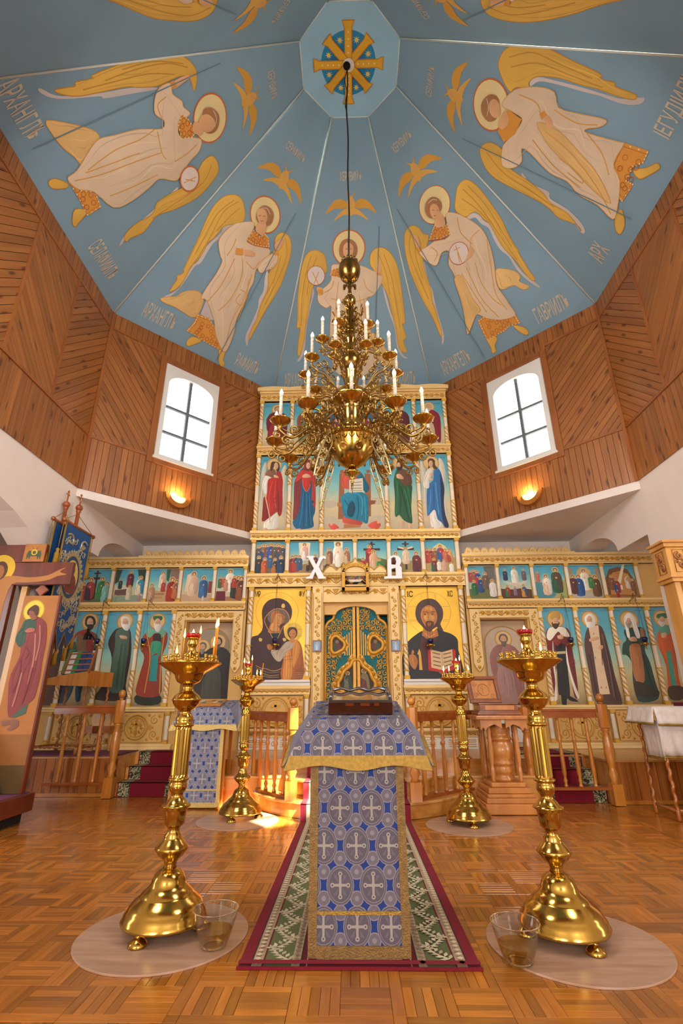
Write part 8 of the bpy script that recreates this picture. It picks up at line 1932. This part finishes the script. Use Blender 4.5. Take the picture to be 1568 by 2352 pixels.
# ------------------------------------------------------------------ two church banners against the left wall
def banner(x, y0, y1, zt, yp, label, front=True):
    t = thing('church_banner', label, 'banner', (x - .03, yp, 0), 0, 'church banners by the left wall')
    px = x - .045; MB().lathe([(.022, .003), (.022, 3.36), (.03, 3.37), (.03, 3.39), (.022, 3.40)], (px, yp, 0), 12).build('pole', 'pole_wood', t)
    f = MB(); f.ball((px, yp, 3.43), .045, 12); f.build('finial_ball', 'pole_wood', t)
    c = MB(); c.box(px, yp, 3.47, .012, .016, .15); c.box(px, yp, 3.56, .012, .075, .014); c.box(px, yp, 3.595, .012, .04, .012); c.build('finial_cross', 'rail_wood', t)
    MB().tube([(x, y0 - .05, zt + .005), (x, y1 + .05, zt + .005)], .018, 10).build('crossbar', 'rail_wood', t)
    for y in (y0 - .05, y1 + .05): MB().ball((x, y, zt + .005), .028, 10).build('crossbar_end', 'rail_wood', t)
    for y in (y0 - .03, y1 + .03): MB().tube([(px, yp, 3.34), (x, y, zt + .02)], .004, 5).build('cord', 'cord_gold', t)
    fr = Fr((x, (y0 + y1)/2, 0), (0, 1, 0), (0, 0, 1)); h = (y1 - y0)/2; zb = 1.80
    pts = [(-h, zt), (-h, zb + .05), (-h*.62, zb - .10), (-h*.30, zb + .08), (0, zb - .16), (h*.30, zb + .08), (h*.62, zb - .10), (h, zb + .05), (h, zt)]
    MB().prism(fr, pts, -.006, .006).build('banner_cloth', 'banner_blue', t)
    e = MB(); e.tube([fr.p(a, b_, .004) for a, b_ in pts[:]], .010, 6); e.build('gold_edging', 'cord_gold', t)
    for a in (-h, -h*.62, 0, h*.62, h):
        zz = {0: zb - .16}.get(a, zb - .10 if abs(a) < h*.9 else zb + .05); MB().lathe([(.004, .02), (.018, 0), (.022, -.02), (.028, -.14), (.001, -.142)][::-1], fr.p(a, zz, 0), 8).build('tassel', 'tassel_gold', t)
    for y in (y0 - .05, y1 + .05): MB().tube([(x, y, zt), (x, y - .01, zt - .36)], .004, 5).build('cord', 'cord_gold', t); MB().lathe([(.001, -.20), (.034, -.195), (.026, -.05), (.014, -.03), (.022, 0), (.004, .02)], (x, y - .01, zt - .37), 10).build('tassel', 'tassel_gold', t)
    if front:
        P = Paint(fr, .008, .0006); zc = zt - .62
        P.circ(0, zc, .22, '#a8905a', .30, n=30); P.circ(0, zc, .18, '#2f4a6a', .26, n=30); P.circ(0, zc, .145, '#d8b96c', .21, n=30); P.circ(.02, zc + .09, .045, '#6a4a34', .055, n=14); P.circ(.02, zc + .085, .03, '#d8a883', .04, n=12); P.poly([(-.09, zc - .19), (.12, zc - .18), (.11, zc - .02), (.04, zc + .04), (-.04, zc + .02), (-.09, zc - .05)], '#7a3a34', 2); P.build('painted_medallion', 'paint', t)
        em = MB(); random.seed(5)
        for k in range(90):
            a = random.uniform(-h*.86, h*.86); z = random.uniform(zb + .1, zt - .16)
            if math.hypot(a/.22, (z - zc)/.29) < 1: continue
            em.tube(spiral(fr, a, z, random.uniform(.03, .06), 1.2, .009, random.uniform(0, 6), random.choice((-1, 1)), 10), .006, 5); leaf(em, fr, a + .04, z + .03, .03, random.uniform(0, 6), .007, .006)
        for k in range(30):
            a = 2*pi*k/30; leaf(em, fr, .235*cos(a), zc + .31*sin(a), .035, a, .007, .006)
        em.tube(spiral(fr, -h*.5, zt - .20, .09, .8, .010, 2.5, -1), .013, 6); em.tube(spiral(fr, h*.5, zt - .20, .09, .8, .010, .6, 1), .013, 6)
        em.build('embroidery', 'silver_thread', t, kind='stuff')
banner(-3.50, 5.56, 6.16, 3.15, 5.84, 'blue banner embroidered in silver with a saint medallion, hanging by the left wall')
banner(-3.60, 5.50, 5.84, 3.14, 5.72, 'second blue banner with gold tassels, half hidden nearer the viewer', False)

# ------------------------------------------------------------------ wall lamps on the drum
for deg, tpos, lab in ((135, -.15, 'left'), (45, .09, 'right')):
    fr = wall_frame(radians(deg)); z = 3.97
    t = thing('wall_lamp', 'lit half-bowl wall lamp with wooden rim on the %s pine wall' % lab, 'lamp', fr.p(tpos, z - .1, .015), 0, 'wall lamps')
    b = MB(); k = 14
    rim_o = [(tpos + .205*cos(pi + pi*i/k), z + .09 + .225*sin(pi + pi*i/k)) for i in range(k + 1)]; rim_i = [(tpos + .125*cos(pi + pi*i/k), z + .06 + .125*sin(pi + pi*i/k)) for i in range(k + 1)]
    for i in range(k): b.prism(fr, [rim_o[i], rim_o[i+1], rim_i[i+1], rim_i[i]], .016, .05 + .05*sin(pi*i/k))
    b.build('wooden_rim', 'lamp_wood', t)
    g = MB(); rows = []
    for j in range(7):
        q = (pi/2)*j/6; rows.append(g.add([fr.p(tpos + .122*cos(pi + pi*i/k)*cos(q*.0), z + .06 + .125*sin(pi + pi*i/k)*cos(q*.8), .03 + .11*sin(q)*sin(pi*i/k) + .0) for i in range(k + 1)]))
    for j in range(6):
        for i in range(k): g.face((rows[j]+i, rows[j+1]+i, rows[j+1]+i+1, rows[j]+i+1), None, None, True)
    g.build('glass_bowl', 'lamp_glass', t)
    l = bpy.data.lights.new('wall_lamp_bulb', 'POINT'); l.energy = 8; l.color = (1, .70, .38); l.shadow_soft_size = .04
    lo = bpy.data.objects.new('wall_lamp_bulb', l); lo.location = fr.p(tpos - (.03 if deg == 135 else .03), z + .10, .10); COL.objects.link(lo); lo.parent = t; lo.matrix_parent_inverse = wm(t).inverted()

# ------------------------------------------------------------------ brass candle stands
ST = [(.20, .046), (.213, .050), (.216, .060), (.208, .068), (.205, .085), (.192, .10), (.186, .112), (.182, .118), (.168, .135), (.140, .155), (.132, .162), (.130, .168), (.105, .187), (.088, .205), (.084, .222), (.074, .245), (.055, .262), (.036, .272), (.030, .285), (.034, .300), (.042, .312), (.066, .330), (.082, .352), (.088, .360), (.082, .370), (.066, .388), (.052, .402), (.044, .412), (.046, .420), (.034, .432), (.031, .452), (.040, .462), (.052, .472), (.060, .535), (.064, .548), (.078, .556), (.078, .562), (.060, .570), (.050, .585), (.034, .600), (.032, .618), (.044, .632), (.050, .650), (.048, .668), (.040, .676), (.056, .684), (.056, .692), (.044, .698)]
ST2 = [(.044, .955), (.056, .962), (.056, .970), (.046, .976), (.050, .990), (.048, 1.008), (.038, 1.022), (.030, 1.034), (.036, 1.044), (.052, 1.054), (.060, 1.062), (.074, 1.080), (.080, 1.096), (.086, 1.102), (.080, 1.108), (.070, 1.126), (.050, 1.140), (.038, 1.150), (.030, 1.166), (.032, 1.185), (.044, 1.190), (.066, 1.202), (.078, 1.222), (.084, 1.242), (.100, 1.256), (.128, 1.268), (.158, 1.288), (.180, 1.302), (.186, 1.306), (.182, 1.312), (.166, 1.316), (.150, 1.322), (.100, 1.328), (.062, 1.338), (.040, 1.352), (.026, 1.370), (.020, 1.392), (.028, 1.412), (.034, 1.428), (.026, 1.442), (.036, 1.452), (.040, 1.458)]
def fluted(b, z0, z1, r, S=36):
    def ring(z, k): return b.add([((r*(1 + k*.10*(abs(sin(9*2*pi*i/S)) - .5)))*cos(2*pi*i/S), (r*(1 + k*.10*(abs(sin(9*2*pi*i/S)) - .5)))*sin(2*pi*i/S), z) for i in range(S)])
    R = [ring(z0, 0), ring(z0 + .012, 1), ring(z1 - .012, 1), ring(z1, 0)]
    for a, c in zip(R, R[1:]):
        for i in range(S): b.face((a+i, a+(i+1) % S, c+(i+1) % S, c+i))
def stand_proto(label):
    t = thing('candle_stand', label, 'candle stand', (0, 0, 0), 0, 'brass floor candle stands')
    lo = [p for p in ST if p[1] <= .272]; mid = [p for p in ST if p[1] >= .272]
    MB().lathe(lo, seg=48).build('base', 'brass', t, local=True)
    MB().lathe(mid, seg=32).build('lower_stem', 'brass', t, local=True)
    b = MB(); fluted(b, .698, .955, .044); b.build('fluted_column', 'brass', t, local=True)
    MB().lathe([p for p in ST2 if p[1] <= 1.19], seg=32).build('upper_stem', 'brass', t, local=True)
    MB().lathe([p for p in ST2 if p[1] >= 1.185 and p[1] <= 1.33], seg=48).build('drip_pan', 'brass', t, local=True)
    MB().lathe([p for p in ST2 if p[1] >= 1.328], seg=24).build('lamp_holder', 'brass', t, local=True)
    me = MB().lathe([(.009, 0), (.011, .004), (.006, .008), (.006, .016), (.010, .022), (.008, .026), (.010, .034), (.007, .034), (.006, .024)], seg=8).mesh('candle_socket'); me.materials.append(MATS['brass'])
    for i in range(18):
        o = inst('candle_socket', me, t, local=True); a = 2*pi*i/18; o.location = (.152*cos(a), .152*sin(a), 1.318)
    for i in range(10):
        o = inst('candle_socket', me, t, local=True); a = 2*pi*i/10 + .3; o.location = (.108*cos(a), .108*sin(a), 1.325)
    for k in range(3):
        a = radians(250 + 120*k); f = MB(); f.lathe([(.044, 0), (.046, .006), (.042, .016), (.032, .026), (.018, .034), (.011, .042), (.014, .055)], (.185*cos(a), .185*sin(a), 0), 14); f.build('foot', 'brass', t, local=True)
    MB().lathe([(.030, 1.458), (.044, 1.462), (.046, 1.484), (.041, 1.484), (.036, 1.466), (.001, 1.464)], seg=20, rfun=lambda th, z: 1 + .05*sin(10*th)).build('red_glass', 'ruby_glass', t, local=True)
    MB().lathe([(.001, 1.466), (.012, 1.47), (.013, 1.478), (.006, 1.496), (.001, 1.51)], seg=8).build('lamp_flame', 'flame', t, local=True)
    return t
SP = [(-1.045, 3.10, 'tall brass candle stand at the left of the central lectern, nearest the viewer'), (.965, 3.04, 'tall brass candle stand at the right of the central lectern, nearest the viewer'), (-1.21, 5.70, 'brass candle stand farther back in front of the left balustrade'), (1.03, 5.47, 'brass candle stand farther back in front of the right balustrade')]
MT = [(-1.035, 3.08, .42), (.995, 3.0, .418), (-1.21, 5.61, .40), (1.01, 5.41, .40)]
proto = None; TOPZ = .0085
for k, ((x, y, lab), (mx, my, mr)) in enumerate(zip(SP, MT)):
    MB().lathe([(mr, .001), (mr, .006), (mr - .003, .008)], (mx, my, 0), 64, None, False).build('floor_mat', 'mat_laminate', None, 'round pale wooden mat under the %s candle stand' % ('left front', 'right front', 'left rear', 'right rear')[k], 'mat', 'round mats under the candle stands')
    if proto is None: proto = stand_proto(lab); t = proto
    else: t = copy_tree(proto); t['label'] = lab
    t.location = (x, y, TOPZ); t.rotation_euler = (0, 0, (0, .75, .1, .35)[k])
# candles
FL = MB().lathe([(.001, 0), (.0045, .006), (.0062, .014), (.005, .026), (.0022, .042), (.0004, .054)], seg=10).mesh('flame'); FL.materials.append(MATS['flame'])
def candle(x, y, z, h, label, group, r=.0042, lit=True, lean=(0, 0)):
    t = thing('candle', label, 'candle', (x, y, z), 0, group)
    top = (lean[0], lean[1], h); MB().tube([(0, 0, 0), top], r, 8).build('wax', 'wax', t, local=True); MB().tube([top, (top[0], top[1], h + .008)], .0007, 4).build('wick', 'iron_dark', t, local=True)
    if lit: o = inst('flame', FL, t, local=True); o.location = (top[0], top[1], h + .003)
sets = [(0, [(-.57, .2, .030, 1), (-.12, -.62, .115, 1), (.69, .3, .080, 1), (.82, -.15, .180, 1), (.84, .02, .195, 1), (.06, .75, .16, 1)], 'left front stand'), (1, [(.02, .55, .05, 1), (.62, .55, .035, 1)], 'right front stand'),
        (2, [(-.42, .7, .165, 1), (.26, -.45, .18, 1), (.80, .2, .16, 0), (-.28, -.6, .030, 1), (.58, -.3, .030, 1), (.70, .40, .035, 1)], 'left rear stand'), (3, [(-.78, .0, .045, 1), (-.52, -.4, .045, 1), (-.06, -.75, .05, 1), (.33, .7, .16, 1), (.60, -.4, .05, 1)], 'right rear stand')]
ORD = ['first', 'second', 'third', 'fourth', 'fifth', 'sixth']
for si, cs_, nm in sets:
    x, y = SP[si][:2]; R_ = .178
    for j, (dx, dy, h, lit) in enumerate(sorted(cs_)):
        candle(x + dx*R_, y + dy*.84*R_, TOPZ + 1.330, h, '%s yellow candle on the %s, %s from the left' % ('tall' if h > .1 else 'short', nm, ORD[j]), 'candles on the %s' % nm, lit=bool(lit), lean=(.012, 0) if not lit else (0, 0))
# glasses of water on the mats
for x, y, lab in ((-.745, 2.93, 'glass bowl of water beside the left front candle stand'), (.66, 2.79, 'glass bowl of water beside the right front candle stand')):
    t = thing('glass_bowl', lab, 'glass', (x, y, .0085), 0, 'glass bowls on the mats')
    def rf(th, z): return 1 + (.012 if z < .11 else .004)*cos(8*th)
    MB().lathe([(.001, .0), (.054, .0), (.062, .006), (.076, .04), (.091, .085), (.102, .122), (.108, .150)], (x, y, .0086), 48, None, True, False, rfun=rf).build('bowl', 'tumbler', t)
    MB().tube([(x + .108*cos(2*pi*i/40), y + .108*sin(2*pi*i/40), .1586) for i in range(40)], .0022, 6, closed=True).build('rim', 'glass', t)
    MB().tube([(x + .050*cos(2*pi*i/32), y + .050*sin(2*pi*i/32), .013) for i in range(32)], .004, 6, closed=True).build('foot_ring', 'glass', t)
    MB().lathe([(.001, .0125), (.060, .0125), (.0735, .04), (.083, .070), (.001, .070)], (x, y, .0086), 32, None, False, False).build('water', 'water', t)

# ------------------------------------------------------------------ chandelier
CHX, CHY = -.045, 4.44
chd = thing('chandelier', 'three-tiered gilded chandelier with candle bulbs hanging from the dome', 'chandelier', (CHX, CHY, 3.1))
cb = MB(); cb.tube([(CHX + .012*sin(i*1.1) * (1 if i < 6 else .5), CHY, 9.82 - (9.82 - 6.06)*i/16) for i in range(17)], .010, 8); cb.build('hanging_cord', 'cord_dark', chd)
cb = MB(); cb.tube([(CHX - .015 + .014*sin(i*.9), CHY - .01, 9.82 - 1.2*i/16) for i in range(17)], .006, 6); cb.build('hanging_cord', 'cord_dark', chd)
MB().lathe([(.05, 9.78), (.055, 9.80), (.04, 9.835)], (CHX, CHY, 0), 16).build('ceiling_boss', 'iron_dark', chd)
def body(nm, prof, m='brass_old', seg=28): return MB().lathe(prof, (CHX, CHY, 0), seg).build(nm, m, chd)
body('canopy_ball', [(.018, 5.66), (.03, 5.68), (.07, 5.70), (.105, 5.745), (.124, 5.80), (.130, 5.86), (.122, 5.91), (.10, 5.95), (.06, 5.985), (.03, 6.0), (.012, 6.06)])
for k in range(14):
    a = 2*pi*k/14; MB().lathe([(.014, 0), (.016, .02), (.001, .055)], (CHX + .095*cos(a), CHY + .095*sin(a), 5.945), 5).build('crown_point', 'brass_old', chd)
for k in range(4):
    a = pi/4 + pi/2*k; fr = Fr((CHX + .05*cos(a), CHY + .05*sin(a), 5.66), (cos(a), sin(a), 0), (0, 0, 1)); b = MB(); b.boxf(fr, 0, .05, -.012, .012, -.01, .01); b.boxf(fr, .03, .05, -.035, .035, -.01, .01); b.build('cross_lug', 'brass_old', chd)
body('upper_stem', [(.02, 5.46), (.024, 5.50), (.018, 5.56), (.03, 5.60), (.02, 5.64), (.026, 5.67)])
body('neck_ball', [(.03, 5.31), (.05, 5.325), (.066, 5.36), (.070, 5.39), (.062, 5.425), (.04, 5.455), (.02, 5.47)], 'brass')
body('shaft', [(.055, 4.93), (.045, 4.96), (.038, 5.0), (.042, 5.1), (.040, 5.2), (.05, 5.26), (.036, 5.29), (.04, 5.315)])
body('upper_drum', [(.06, 4.64), (.07, 4.66), (.056, 4.68), (.056, 4.80), (.068, 4.82), (.068, 4.84), (.05, 4.87), (.055, 4.93)], 'brass')
body('upper_knop', [(.05, 4.44), (.075, 4.47), (.105, 4.52), (.10, 4.58), (.07, 4.62), (.06, 4.64)])
body('middle_drum', [(.062, 4.20), (.072, 4.22), (.062, 4.24), (.062, 4.39), (.074, 4.41), (.06, 4.44)], 'brass')
body('middle_bowl', [(.09, 3.98), (.15, 4.0), (.20, 4.035), (.215, 4.055), (.20, 4.07), (.19, 4.10), (.15, 4.15), (.10, 4.19), (.065, 4.20)], 'brass')
for k in range(24):
    a = 2*pi*k/24; MB().lathe([(.016, 0), (.012, -.012), (.001, -.035)][::-1], (CHX + .20*cos(a), CHY + .20*sin(a), 4.04), 5).build('fringe_drop', 'brass_old', chd)
body('lower_drum', [(.10, 3.70), (.11, 3.72), (.10, 3.74), (.10, 3.93), (.112, 3.95), (.09, 3.98)], 'brass')
body('great_bowl', [(.02, 3.26), (.07, 3.275), (.13, 3.32), (.18, 3.39), (.215, 3.47), (.235, 3.545), (.245, 3.56), (.275, 3.575), (.275, 3.60), (.25, 3.62), (.23, 3.63), (.21, 3.655), (.13, 3.67), (.105, 3.70)], 'brass', 40)
fd_ = []
for k in range(30):
    a = 2*pi*k/30; MB().lathe([(.014, 0), (.012, -.012), (.001, -.032)][::-1], (CHX + .264*cos(a), CHY + .264*sin(a), 3.574), 5).build('fringe_drop', 'brass_old', chd)
for k in range(8):
    a = 2*pi*k/8 + .35; n = Vector((cos(a)*.80, sin(a)*.80, -.60)); fr = Fr(Vector((CHX + .195*cos(a), CHY + .195*sin(a), 3.42)), (-sin(a), cos(a), 0), n.cross(Vector((-sin(a), cos(a), 0))))
    b = MB(); b.lathe([(.045, -.01), (.045, .006), (.032, .010), (.028, .006), (.001, .012)], ax=fr, seg=14); b.build('boss', 'gilt' if k % 2 else 'brass_old', chd)
    c = MB()
for k in range(20):
    a = 2*pi*k/20; fr = Fr(Vector((CHX + .224*cos(a), CHY + .224*sin(a), 3.53)), (-sin(a), cos(a), 0), (-cos(a)*.25, -sin(a)*.25, 1)); b = MB(); b.tube([fr.p(-.03, .03, 0), fr.p(-.022, -.02, .004), fr.p(0, -.045, .004), fr.p(.022, -.02, .004), fr.p(.03, .03, 0)], .005, 5); b.tube([fr.p(-.012, .03, 0), fr.p(0, -.02, .004), fr.p(.012, .03, 0)], .004, 5); b.build('swag', 'brass_old', chd)
body('pendant', [(.001, 3.085), (.012, 3.095), (.018, 3.115), (.012, 3.13), (.02, 3.15), (.034, 3.185), (.062, 3.205), (.066, 3.22), (.04, 3.235), (.036, 3.28)], 'brass')
body('pendant_tip', [(.003, 2.98), (.006, 3.04), (.012, 3.095)], 'brass_old', 8)
def rad(a, r, z, s=0.0): return Vector((CHX + r*cos(a) - s*sin(a), CHY + r*sin(a) + s*cos(a), z))
def arm_fr(a, z): return Fr((CHX, CHY, z), (cos(a), sin(a), 0), (0, 0, 1))
def make_arm(R, z_in, z_cup, r_in, big):
    """scrolled arm in the plane of its frame (out, up), with cup and candle"""
    b = MB(); fr = Fr((0, 0, 0), (1, 0, 0), (0, 0, 1)); t = .013 if big else .010
    dz = z_in - z_cup
    main = catmull([(r_in, dz), (r_in + (R - r_in)*.22, dz + .05), (r_in + (R - r_in)*.5, dz*.4 - .03), (r_in + (R - r_in)*.78, -.12), (R, -.075), (R, -.02)], 5, False)
    b.tube([fr.p(x, z) for x, z in main], t, 7)
    D = R - r_in
    for (f, zz, q, st, sg, tn) in ((.30, dz*.75 + .13, .085, -pi/2, 1, 1.5), (.52, dz*.4 + .11, .075, -pi/2, -1, 1.4), (.42, dz*.3 - .12, .07, pi/2, 1, 1.4), (.72, -.03, .055, -pi/2, 1, 1.3), (.86, -.165, .055, pi/2, -1, 1.4), (1.04, -.13, .045, pi/2, -1, 1.3), (.14, dz + .12, .06, 0, 1, 1.3)):
        b.tube(spiral(fr, r_in + D*f, zz, q*(1 if big else .62), tn, 0, st, sg, 18), t*.75, 6)
    b.tube([fr.p(x, z + (.06 if big else .035)*sin(pi*i/(len(main)-1))) for i, (x, z) in enumerate(main)][2:-6], t*.6, 5)
    for f, zz in ((.36, .10), (.6, .04), (.8, -.09)):
        b.ball(fr.p(r_in + D*f, dz*(1 - f) + zz), .014, 6)
    am = b.mesh('scroll_arm'); am.materials.append(MATS['brass_scroll'])
    c = MB(); s = 1.12 if big else .85
    c.lathe([(.006, -.05), (.016, -.045), (.012, -.03), (.030, -.02), (.040, -.008), (.072, .008), (.086, .026), (.090, .032), (.084, .036), (.030, .034), (.026, .05), (.028, .06), (.020, .062)], (0, 0, 0), 20)
    for v in range(len(c.v)): x, y, z = c.v[v]; c.v[v] = (x*s, y*s, z*s)
    cm = c.mesh('drip_cup'); cm.materials.append(MATS['cup_gilt'])
    k = MB(); hh = .315 if big else .275; k.lathe([(.017, .05), (.0165, hh)], (0, 0, 0), 10, '#ddcfba'); 
    kt_ = [(.0172*cos(i*.7), .0172*sin(i*.7), .055 + (hh - .06)*i/40) for i in range(41)]; k.tube(kt_, .0016, 4, '#b9985a')
    km = k.mesh('candle_tube'); km.materials.append(MATS['paint'])
    u = MB(); u.lathe([(.015, hh), (.020, hh + .014), (.021, hh + .028), (.012, hh + .052), (.004, hh + .068), (.001, hh + .074)], (0, 0, 0), 10); um = u.mesh('bulb'); um.materials.append(MATS['bulb'])
    return am, cm, km, um
def tier(n, R, z_in, z_cup, r_in, big, a0):
    am, cm, km, um = make_arm(R, z_in, z_cup, r_in, big)
    for i in range(n):
        a = a0 + 2*pi*i/n; A_ = inst('scroll_arm', am, chd); A_.location = (CHX, CHY, z_cup); A_.rotation_euler = (0, 0, a); A_.matrix_parent_inverse = wm(chd).inverted()
        for nm, me in (('drip_cup', cm), ('candle_tube', km), ('bulb', um)):
            o = inst(nm, me, A_, local=True); o.location = (R, 0, 0)
tier(12, .78, 3.66, 3.55, .23, True, -pi/2)
tier(10, .49, 4.12, 4.36, .17, False, -pi/2 + pi/10)
tier(6, .31, 4.60, 4.80, .08, False, .12)
# small scrolls and rosettes round the upper shaft, and pierced plates low down
for k in range(6):
    a = 2*pi*k/6 + .2; fr = arm_fr(a, 0); b = MB()
    for (r, z, q, st, sg) in ((.10, 5.10, .06, pi, 1), (.11, 5.0, .05, pi/2, -1), (.07, 4.97, .035, 0, 1), (.085, 5.2, .04, -pi/2, 1)): b.tube(spiral(fr, r, z, q, 1.4, 0, st, sg, 14), .009, 5)
    b.tube([fr.p(.04, 5.02), fr.p(.10, 5.05), fr.p(.17, 5.13), fr.p(.20, 5.20)], .006, 5)
    b.build('shaft_scroll', 'brass_scroll', chd)
    if k % 3 == 0 or k % 3 == 1:
        f2 = Fr(fr.p(.14, 5.26), (-sin(a), cos(a), 0), (0, 0, 1)); c = MB(); 
        for i in range(8): leaf(c, f2, .035*cos(pi*i/4), .035*sin(pi*i/4), .026, pi*i/4, 0, .010)
        c.ball(f2.p(0, 0, .008), .016, 8); c.build('rosette', 'brass_scroll', chd)
for k in range(12):
    a = -pi/2 + 2*pi*(k + .5)/12; fr = arm_fr(a, 0); b = MB()
    for (r, z, q, st, sg) in ((.34, 3.72, .09, pi, 1), (.46, 3.66, .075, 0, -1), (.40, 3.55, .08, pi/2, 1), (.30, 3.85, .07, -pi/2, -1), (.54, 3.58, .055, pi, -1)): b.tube(spiral(fr, r, z, q, 1.5, 0, st, sg, 18), .010, 5)
    b.build('filler_scroll', 'brass_scroll', chd)
for sx, a in ((-1, radians(128)), (1, radians(52)), (-1, radians(232)), (1, radians(308))):
    fr = arm_fr(a, 0); b = MB(); pts = catmull([(.34, 3.52), (.40, 3.42), (.46, 3.30), (.52, 3.14), (.555, 2.98), (.50, 3.06), (.43, 3.18), (.36, 3.30), (.31, 3.42)], 4); b.tube([fr.p(x, z) for x, z in pts], .008, 6, closed=True)
    for (r, z, q, s_) in ((.37, 3.42, .045, 1), (.41, 3.30, .04, -1), (.46, 3.18, .034, 1), (.50, 3.08, .022, -1)): b.tube(spiral(fr, r, z, q, 1.3, 0, 0, s_, 14), .007, 5)
    b.build('pierced_plate', 'pale_gilt', chd)
